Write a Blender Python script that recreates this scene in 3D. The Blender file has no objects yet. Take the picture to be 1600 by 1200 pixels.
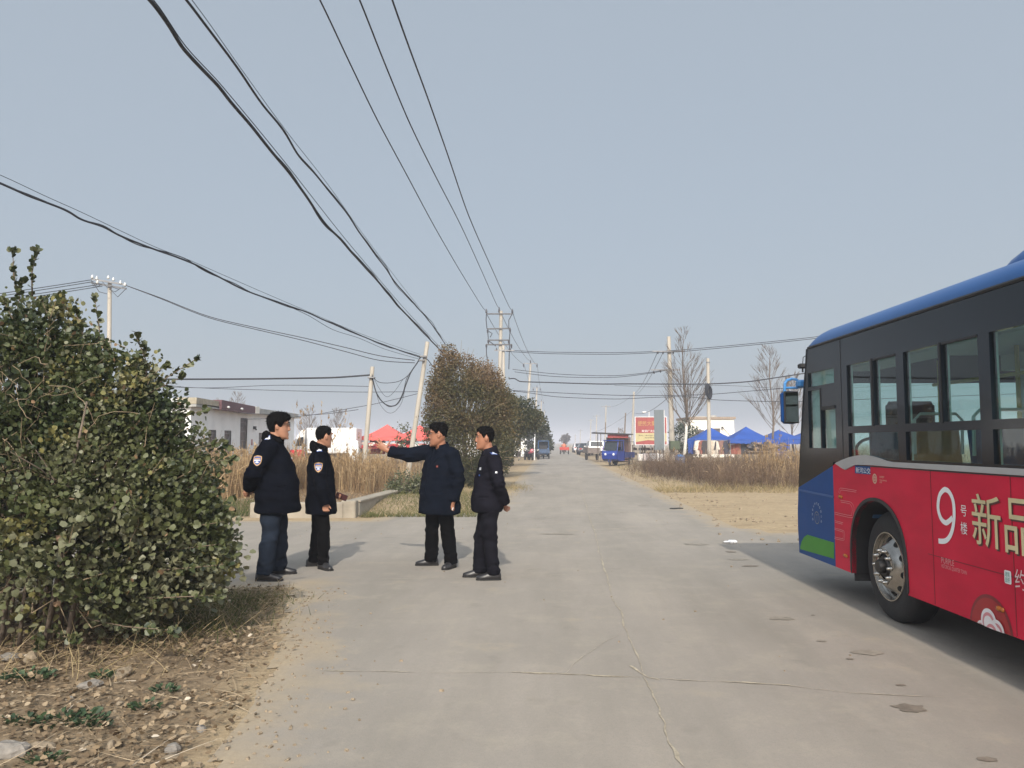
import bpy, math, random
import numpy as np
from mathutils import Vector, Matrix, noise
from mathutils.bvhtree import BVHTree
R = math.radians
random.seed(7); RNG = np.random.default_rng(11)
scene = bpy.context.scene
col = scene.collection

# ------------------------------------------------------------------ camera
FPX, CAMH, HORIZON = 1248.0, 1.55, 691.0            # focal length in photo pixels, eye height, horizon row
PITCH = math.atan((HORIZON - 600.0) / FPX)
cam = bpy.data.cameras.new('camera'); cam.sensor_width = 36.0; cam.lens = 36.0 * FPX / 1600.0
cam.clip_start = 0.05; cam.clip_end = 9000
camo = bpy.data.objects.new('camera', cam); col.objects.link(camo)
camo.location = (0, 0, CAMH); camo.rotation_euler = (R(90) + PITCH, 0, 0)
scene.camera = camo

# ------------------------------------------------------------------ sky, sun, exposure
SUN_EL = R(35); HAZE_DENSITY = 0.0017
w = bpy.data.worlds.new('World'); scene.world = w; w.use_nodes = True
nt = w.node_tree; nt.nodes.clear()
sky = nt.nodes.new('ShaderNodeTexSky'); sky.sky_type = 'NISHITA'; sky.sun_disc = False
sky.sun_elevation = SUN_EL; sky.sun_rotation = R(180); sky.air_density = 1.0; sky.dust_density = 6.0; sky.ozone_density = 1.6
hz = nt.nodes.new('ShaderNodeMix'); hz.data_type = 'RGBA'; hz.inputs[0].default_value = 0.72
hz.inputs[7].default_value = (4.4, 5.02, 5.62, 1)    # bright winter haze layer over the blue
bg = nt.nodes.new('ShaderNodeBackground'); bg.inputs[1].default_value = 0.1
wo = nt.nodes.new('ShaderNodeOutputWorld')
# the haze scatters more light round the (hidden) sun behind the camera than on the side we look at
tcw = nt.nodes.new('ShaderNodeTexCoord'); dt = nt.nodes.new('ShaderNodeVectorMath'); dt.operation = 'DOT_PRODUCT'
dt.inputs[1].default_value = (0, -math.cos(SUN_EL), math.sin(SUN_EL)); nt.links.new(tcw.outputs['Generated'], dt.inputs[0])
au = nt.nodes.new('ShaderNodeMapRange'); au.interpolation_type = 'SMOOTHSTEP'; au.inputs[1].default_value = .15; au.inputs[2].default_value = 1.0; au.inputs[3].default_value = 1.0; au.inputs[4].default_value = 2.8
nt.links.new(dt.outputs['Value'], au.inputs[0])
sc_ = nt.nodes.new('ShaderNodeVectorMath'); sc_.operation = 'SCALE'; nt.links.new(hz.outputs[2], sc_.inputs[0]); nt.links.new(au.outputs[0], sc_.inputs['Scale'])
nt.links.new(sky.outputs[0], hz.inputs[6]); nt.links.new(sc_.outputs[0], bg.inputs[0]); nt.links.new(bg.outputs[0], wo.inputs[0])
sun = bpy.data.lights.new('sun', 'SUN'); sun.energy = 3.3; sun.angle = R(1.1); sun.color = (1.0, 0.93, 0.82)
suno = bpy.data.objects.new('sun', sun); col.objects.link(suno)
suno.rotation_euler = (R(90) - SUN_EL, 0, R(-0.6))
vs = scene.view_settings; vs.view_transform = 'Standard'; vs.look = 'None'; vs.exposure = 0.22; vs.gamma = 1.0
scene.cycles.max_bounces = 8; scene.cycles.transparent_max_bounces = 12; scene.cycles.volume_bounces = 1
scene.cycles.caustics_reflective = False; scene.cycles.caustics_refractive = False
scene.cycles.use_denoising = True

# ------------------------------------------------------------------ projection helpers (photo pixels -> real places)
def ray(px, py):
    u = (px - 800.0) / FPX; v = (600.0 - py) / FPX
    return Vector((u, math.cos(PITCH) - v * math.sin(PITCH), math.sin(PITCH) + v * math.cos(PITCH)))
def at(px, py, Y):
    d = ray(px, py); k = Y / d.y
    return Vector((d.x * k, Y, CAMH + d.z * k))
def gnd(px, py, z=0.0):
    d = ray(px, py); k = (z - CAMH) / d.z
    return Vector((d.x * k, d.y * k, z))
def X(px, Y): return at(px, HORIZON, Y).x
def Zh(py, Y): return at(800, py, Y).z

# ------------------------------------------------------------------ tagging
def tag(o, label=None, cat=None, group=None, kind=None):
    if label: o['label'] = label
    if cat: o['category'] = cat
    if group: o['group'] = group
    if kind: o['kind'] = kind
    return o
def thing(name, label, cat, loc=(0, 0, 0), rotz=0.0, group=None):
    o = bpy.data.objects.new(name, None); col.objects.link(o); o.empty_display_size = 0.2
    o.location = loc; o.rotation_euler = (0, 0, rotz)
    return tag(o, label, cat, group)
def sub_empty(name, parent, loc=(0, 0, 0)):
    o = bpy.data.objects.new(name, None); col.objects.link(o); o.parent = parent; o.location = loc
    return o
def children(o): return list(o.children)
def copy_tree(o, parent=None):
    c = o.copy(); col.objects.link(c)
    if parent is not None: c.parent = parent
    for ch in children(o): copy_tree(ch, c)
    return c

# ------------------------------------------------------------------ materials
def node_mat(name):
    m = bpy.data.materials.new(name); m.use_nodes = True
    n = m.node_tree.nodes; b = n['Principled BSDF']
    return m, m.node_tree, n, b
def M(name, c, rough=0.6, metal=0.0, var=0.12, scale=6.0, bump=0.0, bscale=40.0, spec=0.5, coat=0.0, c2=None, detail=4.0, stretch=None):
    """plain surface with noise in its own colour (dirt, weathering) and optional bump"""
    m, t, n, b = node_mat(name)
    b.inputs['Roughness'].default_value = rough; b.inputs['Metallic'].default_value = metal
    b.inputs['Specular IOR Level'].default_value = spec; b.inputs['Coat Weight'].default_value = coat
    b.inputs['Coat Roughness'].default_value = 0.08
    tc = n.new('ShaderNodeTexCoord'); src = tc.outputs['Object']
    if stretch:
        mp = n.new('ShaderNodeMapping'); mp.inputs['Scale'].default_value = stretch
        t.links.new(src, mp.inputs[0]); src = mp.outputs[0]
    if var > 0 or c2:
        ns = n.new('ShaderNodeTexNoise'); ns.inputs['Scale'].default_value = scale; ns.inputs['Detail'].default_value = detail
        t.links.new(src, ns.inputs['Vector'])
        cr = n.new('ShaderNodeValToRGB'); cr.color_ramp.elements[0].position = 0.3; cr.color_ramp.elements[1].position = 0.7
        a = c2 if c2 else tuple(x * (1 - var) for x in c); bcol = c if c2 else tuple(min(1, x * (1 + var)) for x in c)
        cr.color_ramp.elements[0].color = (*a, 1); cr.color_ramp.elements[1].color = (*bcol, 1)
        t.links.new(ns.outputs['Fac'], cr.inputs[0]); t.links.new(cr.outputs[0], b.inputs['Base Color'])
    else:
        b.inputs['Base Color'].default_value = (*c, 1)
    if bump > 0:
        nb = n.new('ShaderNodeTexNoise'); nb.inputs['Scale'].default_value = bscale; nb.inputs['Detail'].default_value = 5
        t.links.new(src, nb.inputs['Vector'])
        bp = n.new('ShaderNodeBump'); bp.inputs['Strength'].default_value = bump; bp.inputs['Distance'].default_value = 0.02
        t.links.new(nb.outputs['Fac'], bp.inputs['Height']); t.links.new(bp.outputs[0], b.inputs['Normal'])
    return m
def leaf_mat(name, stops, rough=0.5, trans=0.25, spec=0.4):
    """leaves: colour from the per-leaf 'tint' attribute"""
    m, t, n, b = node_mat(name)
    at_ = n.new('ShaderNodeAttribute'); at_.attribute_name = 'tint'
    cr = n.new('ShaderNodeValToRGB'); e = cr.color_ramp.elements
    e[0].position = stops[0][0]; e[0].color = (*stops[0][1], 1); e[1].position = stops[-1][0]; e[1].color = (*stops[-1][1], 1)
    for p, c in stops[1:-1]:
        x = e.new(p); x.color = (*c, 1)
    t.links.new(at_.outputs['Fac'], cr.inputs[0]); t.links.new(cr.outputs[0], b.inputs['Base Color'])
    b.inputs['Roughness'].default_value = rough; b.inputs['Specular IOR Level'].default_value = spec
    if trans > 0:
        tr = n.new('ShaderNodeBsdfTranslucent'); mx = n.new('ShaderNodeMixShader'); mx.inputs[0].default_value = trans
        t.links.new(cr.outputs[0], tr.inputs[0]); out = n['Material Output']
        t.links.new(b.outputs[0], mx.inputs[1]); t.links.new(tr.outputs[0], mx.inputs[2]); t.links.new(mx.outputs[0], out.inputs[0])
    return m

# ------------------------------------------------------------------ meshes
def np_mesh(name, V, F, mats, parent=None, tint=None, smooth=False, mi=None):
    """V (n,3), F list of index lists or (m,k) array -> one linked mesh object"""
    me = bpy.data.meshes.new(name)
    V = np.asarray(V, dtype=np.float32)
    if isinstance(F, np.ndarray):
        k = F.shape[1]; nf = F.shape[0]
        me.vertices.add(len(V)); me.vertices.foreach_set('co', V.ravel())
        me.loops.add(nf * k); me.loops.foreach_set('vertex_index', F.astype(np.int32).ravel())
        me.polygons.add(nf); me.polygons.foreach_set('loop_start', np.arange(0, nf * k, k, dtype=np.int32))
        me.polygons.foreach_set('loop_total', np.full(nf, k, dtype=np.int32))
    else:
        me.from_pydata(V.tolist(), [], F)
    if not isinstance(mats, (list, tuple)): mats = [mats]
    for m in mats: me.materials.append(m)
    if mi is not None: me.polygons.foreach_set('material_index', np.asarray(mi, dtype=np.int32))
    me.update(calc_edges=True)
    if smooth: me.polygons.foreach_set('use_smooth', np.ones(len(me.polygons), dtype=bool))
    if tint is not None:
        a = me.attributes.new('tint', 'FLOAT', 'POINT'); a.data.foreach_set('value', np.asarray(tint, dtype=np.float32))
    me.validate()
    o = bpy.data.objects.new(name, me); col.objects.link(o)
    if parent is not None: o.parent = parent
    return o

class MB:
    def __init__(s): s.v = []; s.f = []; s.m = []; s.cur = 0
    def mat(s, i): s.cur = i; return s
    def add(s, vs, fs):
        b = len(s.v); s.v.extend([tuple(x) for x in vs]); s.f.extend([[b + i for i in f] for f in fs]); s.m.extend([s.cur] * len(fs)); return s
    def box(s, c, d, rot=None, taper=1.0):
        hx, hy, hz = d[0] / 2, d[1] / 2, d[2] / 2
        vs = [Vector((x * hx * (taper if z > 0 else 1), y * hy * (taper if z > 0 else 1), z * hz)) for z in (-1, 1) for y in (-1, 1) for x in (-1, 1)]
        if rot is not None: vs = [rot @ v for v in vs]
        c = Vector(c); vs = [v + c for v in vs]
        return s.add(vs, [(0, 2, 3, 1), (4, 5, 7, 6), (0, 1, 5, 4), (2, 6, 7, 3), (0, 4, 6, 2), (1, 3, 7, 5)])
    def bbox(s, c, d, b=0.02, rot=None):
        """box with chamfered edges"""
        hx, hy, hz = d[0] / 2, d[1] / 2, d[2] / 2; b = min(b, hx * .9, hy * .9, hz * .9)
        rings = []
        for z, i in ((-hz, b), (-hz + b, 0), (hz - b, 0), (hz, b)):
            x, y = hx - i, hy - i; k = b
            rings.append([(x, -y + k, z), (x, y - k, z), (x - k, y, z), (-x + k, y, z), (-x, y - k, z), (-x, -y + k, z), (-x + k, -y, z), (x - k, -y, z)])
        vs = [Vector(p) for r in rings for p in r]
        if rot is not None: vs = [rot @ v for v in vs]
        c = Vector(c); vs = [v + c for v in vs]; fs = []
        for i in range(3):
            for j in range(8): fs.append((i * 8 + j, i * 8 + (j + 1) % 8, i * 8 + 8 + (j + 1) % 8, i * 8 + 8 + j))
        fs.append(tuple(range(7, -1, -1))); fs.append(tuple(range(24, 32)))
        return s.add(vs, fs)
    def loft(s, rings, cap=True):
        n = len(rings[0]); vs = [p for r in rings for p in r]; fs = []
        for i in range(len(rings) - 1):
            for j in range(n): fs.append((i * n + j, i * n + (j + 1) % n, (i + 1) * n + (j + 1) % n, (i + 1) * n + j))
        if cap:
            fs.append(tuple(range(n - 1, -1, -1))); k = (len(rings) - 1) * n; fs.append(tuple(range(k, k + n)))
        return s.add(vs, fs)
    def tube(s, pts, rad, n=8, cap=True, flat=1.0):
        pts = [Vector(p) for p in pts]; m = len(pts)
        if not isinstance(rad, (list, tuple)): rad = [rad] * m
        up = None; rings = []
        for i in range(m):
            d = (pts[min(i + 1, m - 1)] - pts[max(i - 1, 0)])
            d = d.normalized() if d.length > 1e-9 else Vector((0, 0, 1))
            if up is None:
                a = Vector((0, 0, 1)) if abs(d.z) < .9 else Vector((1, 0, 0)); u = d.cross(a).normalized()
            else:
                u = (up - d * up.dot(d)); u = u.normalized() if u.length > 1e-6 else d.orthogonal().normalized()
            up = u; v = d.cross(u)
            rings.append([pts[i] + (u * math.cos(2 * math.pi * k / n) + v * math.sin(2 * math.pi * k / n) * flat) * rad[i] for k in range(n)])
        return s.loft(rings, cap)
    def ell(s, c, r, n=14, m=10, rot=None):
        c = Vector(c); rings = []
        for i in range(1, m):
            t = math.pi * i / m
            ring = [Vector((r[0] * math.sin(t) * math.cos(2 * math.pi * k / n), r[1] * math.sin(t) * math.sin(2 * math.pi * k / n), -r[2] * math.cos(t))) for k in range(n)]
            if rot is not None: ring = [rot @ p for p in ring]
            rings.append([c + p for p in ring])
        return s.loft(rings, True)
    def lathe(s, prof, c, axis='X', n=32):
        """prof: (along, radius) pairs; closed into itself if first==last"""
        c = Vector(c); rings = []
        for a, r in prof:
            ring = []
            for k in range(n):
                q = 2 * math.pi * k / n; p, w_ = r * math.cos(q), r * math.sin(q)
                ring.append(c + (Vector((a, p, w_)) if axis == 'X' else Vector((p, a, w_)) if axis == 'Y' else Vector((p, w_, a))))
            rings.append(ring)
        return s.loft(rings, prof[0] != prof[-1])
    def prism(s, poly, f):
        """poly: 2-D outline (may be concave), f(u, v, w) -> point for w in 0, 1"""
        n = len(poly); vs = [f(u, v, 0) for u, v in poly] + [f(u, v, 1) for u, v in poly]
        return s.add(vs, [tuple(range(n))] + [tuple(range(2 * n - 1, n - 1, -1))] + [(i, i + n, (i + 1) % n + n, (i + 1) % n) for i in range(n)])
    def build(s, name, mats, parent=None, smooth=False, bevel=0):
        o = np_mesh(name, np.array(s.v, dtype=np.float32), s.f, mats, parent, None, smooth, s.m)
        if smooth == 'auto' or bevel:
            pass
        return o

def smooth_by_angle(o, ang=40):
    me = o.data
    me.polygons.foreach_set('use_smooth', np.ones(len(me.polygons), dtype=bool))
    me.set_sharp_from_angle(angle=R(ang))
    return o

def text_tris(txt):
    """glyph outlines of a string as (V 2-D, tris), scaled to the unit box"""
    cu = bpy.data.curves.new('lettering', 'FONT'); cu.body = txt; cu.size = 1.0; cu.resolution_u = 4
    o = bpy.data.objects.new('lettering', cu); col.objects.link(o)
    bpy.context.view_layer.update()
    me = o.evaluated_get(bpy.context.evaluated_depsgraph_get()).to_mesh()
    me.calc_loop_triangles()
    V = np.array([v.co[:2] for v in me.vertices]); T = [tuple(t.vertices) for t in me.loop_triangles]
    o.evaluated_get(bpy.context.evaluated_depsgraph_get()).to_mesh_clear()
    bpy.data.objects.remove(o); bpy.data.curves.remove(cu)
    mn, mx = V.min(0), V.max(0)
    return (V - mn) / np.maximum(mx - mn, 1e-6), T, (mx - mn)
def put_text(mb, txt, f, fit=True):
    """f(u, v) -> 3-D point for the unit box"""
    V, T, sz = text_tris(txt)
    return mb.add([f(u, v) for u, v in V], T)

# ---- foliage
def rand_unit(n):
    v = RNG.normal(size=(n, 3)); return v / np.linalg.norm(v, axis=1, keepdims=True)
LEAF6 = np.array([[0, 0, 0], [.28, .36, .06], [.72, .44, .10], [1, 0, 0], [.72, -.44, .10], [.28, -.36, .06]])
LEAF6F = np.array([[0, 5, 4, 3], [0, 3, 2, 1]])
LEAF4 = np.array([[0, 0, 0], [.5, .34, .06], [1, 0, 0], [.5, -.34, .06]]); LEAF4F = np.array([[0, 3, 2, 1]])
def leaves(C, D, S, tint, tpl=6, wid=1.0, updir=0.5):
    """leaf faces at C pointing along D, size S"""
    n = len(C); D = D / np.maximum(np.linalg.norm(D, axis=1, keepdims=True), 1e-6)
    r = rand_unit(n); r[:, 2] += updir
    W = np.cross(D, r); W /= np.maximum(np.linalg.norm(W, axis=1, keepdims=True), 1e-6); N = np.cross(W, D)
    T, TF = (LEAF6, LEAF6F) if tpl == 6 else (LEAF4, LEAF4F)
    k = len(T)
    V = (C[:, None, :] + S[:, None, None] * (T[None, :, 0:1] * D[:, None, :] + wid * T[None, :, 1:2] * W[:, None, :] + T[None, :, 2:3] * N[:, None, :])).reshape(-1, 3)
    F = (TF[None] + (np.arange(n) * k)[:, None, None]).reshape(-1, 4)
    return V, F, np.repeat(tint, k)
def ribbons(P, D, L, Wd, bend, tint, seg=4, gravity=0.0):
    """n thin bent blades: root P, direction D, length L, width Wd"""
    n = len(P); D = D / np.linalg.norm(D, axis=1, keepdims=True)
    r = rand_unit(n); S = np.cross(D, r); S /= np.maximum(np.linalg.norm(S, axis=1, keepdims=True), 1e-6)
    B = np.cross(S, D); Vs = []
    for i in range(seg + 1):
        t = i / seg
        c = P + D * (L * t)[:, None] + B * (bend * L * t * t)[:, None]
        c = c + np.array([0, 0, -1.0]) * (gravity * L * t * t)[:, None] if np.ndim(gravity) else c + np.array([0, 0, -gravity]) * (L * t * t)[:, None]
        wv = S * (Wd * (1 - .8 * t) * .5)[:, None]
        Vs.append(c - wv); Vs.append(c + wv)
    V = np.stack(Vs, 1).reshape(-1, 3); k = 2 * (seg + 1)
    TF = np.array([[2 * i, 2 * i + 1, 2 * i + 3, 2 * i + 2] for i in range(seg)])
    F = (TF[None] + (np.arange(n) * k)[:, None, None]).reshape(-1, 4)
    return V, F, np.repeat(tint, k)
def cat_mesh(parts):
    Vs, Fs, Ts, b = [], [], [], 0
    for V, F, T in parts:
        Vs.append(V); Fs.append(F + b); Ts.append(T); b += len(V)
    return np.concatenate(Vs), np.concatenate(Fs), np.concatenate(Ts)
def blob_shell(ells, n, inner=0.7):
    """points in the outer layer of a union of ellipsoids, with outward normals"""
    E = np.array([list(c) + list(r) for c, r in ells], dtype=float)
    wts = np.array([(a[3] * a[4] + a[3] * a[5] + a[4] * a[5]) for a in E]); wts /= wts.sum()
    out, nor = [], []; tot = 0
    while tot < n:
        k = RNG.choice(len(E), size=n, p=wts); u = rand_unit(n)
        rr = inner + (1 - inner) * RNG.random(n) ** 0.7
        p = E[k, :3] + u * E[k, 3:] * rr[:, None]
        nn = u / E[k, 3:]; nn /= np.linalg.norm(nn, axis=1, keepdims=True)
        d = np.full(n, 9.0)
        for j in range(len(E)):
            q = np.linalg.norm((p - E[j, :3]) / E[j, 3:], axis=1); q = np.where(k == j, 9.0, q); d = np.minimum(d, q)
        ok = (d > inner * .95) & (p[:, 2] > 0.03)
        out.append(p[ok]); nor.append(nn[ok]); tot += ok.sum()
    return np.concatenate(out)[:n], np.concatenate(nor)[:n]
def nz(P, sc, off=0.0):
    return np.array([noise.noise(Vector((p[0] * sc + off, p[1] * sc, p[2] * sc))) for p in P])
# ================================================================== the setting: ground, road, dirt
def sd_line(x, y, a, b):
    """signed distance to line a->b, positive on the left of a->b"""
    ax, ay = a; bx, by = b; L = math.hypot(bx - ax, by - ay)
    return ((bx - ax) * (y - ay) - (by - ay) * (x - ax)) / L
TH = math.atan(60 / FPX); SN, CS = math.sin(TH), math.cos(TH)          # heading of the road
def lat(x, y): return x * CS - y * SN
def road_sd(x, y):
    """negative inside the concrete"""
    s = lat(x, y)
    wob = 0.0
    # left edge bulges out to (and past) the junction, right edge opens to the apron under the bus
    left = np.interp(y, [0, 3.8, 4.7, 6.06, 8.3, 11, 11.01], [-1.6, -1.66, -1.78, -2.08, -2.75, -2.95, -1.42])
    main = np.maximum(left - s, s - np.where(y < 14.5, 3.75, 3.4))
    side = np.maximum(np.maximum(8.75 - y + 0.10 * (x + 2.0), y - (16.0 + 0.02 * (x + 2))), x - 0.5)
    flare = np.maximum(np.maximum(np.abs(y - 17) - 4.0, (y - 16) - (s + 4.2) * 1.3), np.maximum(-3.6 - s, s))
    apron = np.maximum(np.maximum(y - (13.9 + .12 * np.sin(x * 1.3)), -6 - y), np.maximum(2.0 - s, s - 26))
    return np.minimum(np.minimum(main, side), np.minimum(apron, flare))
def hgt(x, y):
    """ground height of the earth round the road"""
    h = np.zeros_like(x)
    # bank under the big shrub
    b = np.clip((-2.3 - x) / 0.9, 0, 1) * np.clip((8.3 - y) / 1.0, 0, 1); h = h + 0.05 * b
    # verge left beyond the side road, falling into a dry ditch behind the low wall
    v = np.clip((y - 17.2) / 2.0, 0, 1) * np.clip((-3.6 - x) / 1.0, 0, 1); h = h + 0.16 * v
    # verge heaped against the low wall
    u = np.clip((y - 17.2) / 1.6, 0, 1) * np.clip((-.9 - lat(x, y) + -.6) / 1.3, 0, 1) * np.clip((x + 3.9) / .5, 0, 1) * np.clip((26 - y) / 2, 0, 1); h = np.maximum(h, .23 * u)
    # rough land to the right
    q = np.clip((y - 24.5) / 2.5, 0, 1) * np.clip((lat(x, y) - 4.4) / 1.0, 0, 1); h = h + 0.10 * q
    return h
def grid(x0, x1, y0, y1, dx, dy):
    xs = np.arange(x0, x1 + 1e-6, dx); ys = np.arange(y0, y1 + 1e-6, dy)
    gx, gy = np.meshgrid(xs, ys); nx, ny = len(xs), len(ys)
    i = np.arange(nx * ny).reshape(ny, nx)
    F = np.stack([i[:-1, :-1], i[:-1, 1:], i[1:, 1:], i[1:, :-1]], -1).reshape(-1, 4)
    return gx.ravel(), gy.ravel(), F
def earth_mat():
    m, t, n, b = node_mat('earth')
    tc = n.new('ShaderNodeTexCoord')
    def ns(sc, det=6, ro=.6):
        x = n.new('ShaderNodeTexNoise'); x.inputs['Scale'].default_value = sc; x.inputs['Detail'].default_value = det; x.inputs['Roughness'].default_value = ro
        t.links.new(tc.outputs['Object'], x.inputs['Vector']); return x
    def ramp(src, a, ca, b_, cb):
        r = n.new('ShaderNodeValToRGB'); r.color_ramp.elements[0].position = a; r.color_ramp.elements[0].color = (*ca, 1)
        r.color_ramp.elements[1].position = b_; r.color_ramp.elements[1].color = (*cb, 1); t.links.new(src, r.inputs[0]); return r
    fine = ns(9, 8, .7); big = ns(.45, 5)
    sand = ramp(fine.outputs['Fac'], .3, (.29, .218, .135), .7, (.42, .33, .21))
    soil = ramp(fine.outputs['Fac'], .32, (.11, .078, .050), .68, (.27, .205, .135))
    at_ = n.new('ShaderNodeAttribute'); at_.attribute_name = 'tint'          # 0 sandy, 1 dark soil with litter
    ad = n.new('ShaderNodeMath'); ad.operation = 'ADD'; sc_ = n.new('ShaderNodeMath'); sc_.operation = 'MULTIPLY_ADD'
    sc_.inputs[1].default_value = 1.1; sc_.inputs[2].default_value = -.55
    t.links.new(big.outputs['Fac'], sc_.inputs[0]); t.links.new(at_.outputs['Fac'], ad.inputs[0]); t.links.new(sc_.outputs[0], ad.inputs[1])
    mx = n.new('ShaderNodeMix'); mx.data_type = 'RGBA'; mx.clamp_factor = True
    t.links.new(ad.outputs[0], mx.inputs[0]); t.links.new(sand.outputs[0], mx.inputs[6]); t.links.new(soil.outputs[0], mx.inputs[7])
    t.links.new(mx.outputs[2], b.inputs['Base Color']); b.inputs['Roughness'].default_value = .95; b.inputs['Specular IOR Level'].default_value = .15
    # trodden patches, wheel ruts and darker damp spots in the sand
    mpr = n.new('ShaderNodeMapping'); mpr.inputs['Scale'].default_value = (.35, 1.6, 1); t.links.new(tc.outputs['Object'], mpr.inputs[0])
    rut = n.new('ShaderNodeTexNoise'); rut.inputs['Scale'].default_value = 1.4; rut.inputs['Detail'].default_value = 7; rut.inputs['Roughness'].default_value = .65; t.links.new(mpr.outputs[0], rut.inputs['Vector'])
    rr = n.new('ShaderNodeMapRange'); rr.inputs[1].default_value = .50; rr.inputs[2].default_value = .66; rr.inputs[3].default_value = 0; rr.inputs[4].default_value = .6; t.links.new(rut.outputs['Fac'], rr.inputs[0])
    grit = ns(55, 4, .8); gr = n.new('ShaderNodeMapRange'); gr.inputs[1].default_value = .55; gr.inputs[2].default_value = .75; gr.inputs[3].default_value = 0; gr.inputs[4].default_value = .45; t.links.new(grit.outputs['Fac'], gr.inputs[0])
    m2 = n.new('ShaderNodeMix'); m2.data_type = 'RGBA'; t.links.new(rr.outputs[0], m2.inputs[0]); t.links.new(mx.outputs[2], m2.inputs[6]); m2.inputs[7].default_value = (.235, .175, .11, 1)
    m3 = n.new('ShaderNodeMix'); m3.data_type = 'RGBA'; t.links.new(gr.outputs[0], m3.inputs[0]); t.links.new(m2.outputs[2], m3.inputs[6]); m3.inputs[7].default_value = (.16, .12, .08, 1)
    t.links.new(m3.outputs[2], b.inputs['Base Color'])
    bp = n.new('ShaderNodeBump'); bp.inputs['Strength'].default_value = .8; bp.inputs['Distance'].default_value = .04
    hs = n.new('ShaderNodeMath'); hs.operation = 'ADD'; t.links.new(fine.outputs['Fac'], hs.inputs[0]); t.links.new(rut.outputs['Fac'], hs.inputs[1]); t.links.new(hs.outputs[0], bp.inputs['Height']); t.links.new(bp.outputs[0], b.inputs['Normal'])
    return m
MAT_EARTH = earth_mat()
def concrete_mat():
    m, t, n, b = node_mat('road_concrete')
    tc = n.new('ShaderNodeTexCoord')
    mp = n.new('ShaderNodeMapping'); mp.inputs['Rotation'].default_value = (0, 0, TH); t.links.new(tc.outputs['Object'], mp.inputs[0])
    mp2 = n.new('ShaderNodeMapping'); mp2.inputs['Scale'].default_value = (1.0, .16, 1); t.links.new(mp.outputs[0], mp2.inputs[0])   # streaks along the traffic
    def ns(sc, det, src, ro=.6):
        x = n.new('ShaderNodeTexNoise'); x.inputs['Scale'].default_value = sc; x.inputs['Detail'].default_value = det; x.inputs['Roughness'].default_value = ro
        t.links.new(src, x.inputs['Vector']); return x
    def mixc(fac, a, b_, mode='MIX'):
        k = n.new('ShaderNodeMix'); k.data_type = 'RGBA'; k.blend_type = mode; k.clamp_factor = True
        (t.links.new(fac, k.inputs[0]) if not isinstance(fac, float) else setattr(k.inputs[0], 'default_value', fac))
        for q, s_ in ((a, 6), (b_, 7)):
            if isinstance(q, tuple): k.inputs[s_].default_value = (*q, 1)
            else: t.links.new(q, k.inputs[s_])
        return k.outputs[2]
    def rng(src, a, b_, lo=0., hi=1.):
        k = n.new('ShaderNodeMapRange'); k.inputs[1].default_value = a; k.inputs[2].default_value = b_; k.inputs[3].default_value = lo; k.inputs[4].default_value = hi
        t.links.new(src, k.inputs[0]); return k.outputs[0]
    blot = ns(.35, 5, mp.outputs[0]); streak = ns(1.3, 6, mp2.outputs[0], .65); fine = ns(38, 6, mp.outputs[0], .75); spot = ns(3.2, 3, mp.outputs[0], .5)
    c = mixc(rng(blot.outputs['Fac'], .35, .65), (0.272, 0.243, 0.209), (0.325, 0.287, 0.244))
    c = mixc(rng(streak.outputs['Fac'], .42, .70, 0, .75), c, (0.212, 0.192, 0.160))
    c = mixc(rng(streak.outputs['Fac'], .28, .40, .5, 0), c, (0.384, 0.340, 0.268))
    c = mixc(rng(spot.outputs['Fac'], .64, .76, 0, .4), c, (.17, .155, .13))
    grain = ns(140, 3, mp.outputs[0], .8); c = mixc(rng(grain.outputs['Fac'], .52, .72, 0, .6), c, (.16, .148, .128))
    wash = ns(2.2, 9, mp.outputs[0], .7); c = mixc(rng(wash.outputs['Fac'], .50, .72, 0, .5), c, (0.368, 0.324, 0.256))
    c = mixc(rng(fine.outputs['Fac'], .3, .7, 0, .35), c, (.20, .19, .17), 'MIX')
    # sand blown over the edges of the slab
    at_ = n.new('ShaderNodeAttribute'); at_.attribute_name = 'tint'; e1 = ns(1.1, 7, mp.outputs[0], .65)
    ad = n.new('ShaderNodeMath'); ad.operation = 'MULTIPLY_ADD'; ad.inputs[1].default_value = 2.2; t.links.new(e1.outputs['Fac'], ad.inputs[0]); t.links.new(at_.outputs['Fac'], ad.inputs[2])
    sand = mixc(rng(fine.outputs['Fac'], .3, .7), (.27, .215, .147), (.375, .305, .21))
    c = mixc(rng(ad.outputs[0], 1.35, 2.1), c, sand)
    t.links.new(c, b.inputs['Base Color']); b.inputs['Roughness'].default_value = .85; b.inputs['Specular IOR Level'].default_value = .25
    bp = n.new('ShaderNodeBump'); bp.inputs['Strength'].default_value = .35; bp.inputs['Distance'].default_value = .01
    t.links.new(fine.outputs['Fac'], bp.inputs['Height']); t.links.new(bp.outputs[0], b.inputs['Normal'])
    return m
MAT_CONC = concrete_mat()
# --- earth: fine near the camera, coarse to the horizon
gx, gy, GF = grid(-14, 24, -8, 62, .25, .25)
gz = hgt(gx, gy); dsd = road_sd(gx, gy)
bump = np.array([noise.noise(Vector((a * .9, b_ * .9, 3))) * .03 + noise.noise(Vector((a * 3.1, b_ * 3.1, 7))) * .012 for a, b_ in zip(gx, gy)])
gz = gz + np.where(dsd > .05, np.clip(dsd / .5, 0, 1) * (bump + .012), 0.0) 
soil = np.clip(dsd / .25, 0, 1) * (gx < -1) * np.clip((9.2 - gy) / .6, 0, 1) * .85 + np.clip((gy - 16.3) / 1.5, 0, 1) * np.clip((-3 - gx) / .8, 0, 1) * .8
soil = soil + np.clip((gy - 24.5) / 1.5, 0, 1) * np.clip((lat(gx, gy) - 4.6) / .8, 0, 1) * .8 + np.clip((gy - 17) / 2, 0, 1) * np.clip((-1.7 - lat(gx, gy)) / .5, 0, 1) * .5
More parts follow.
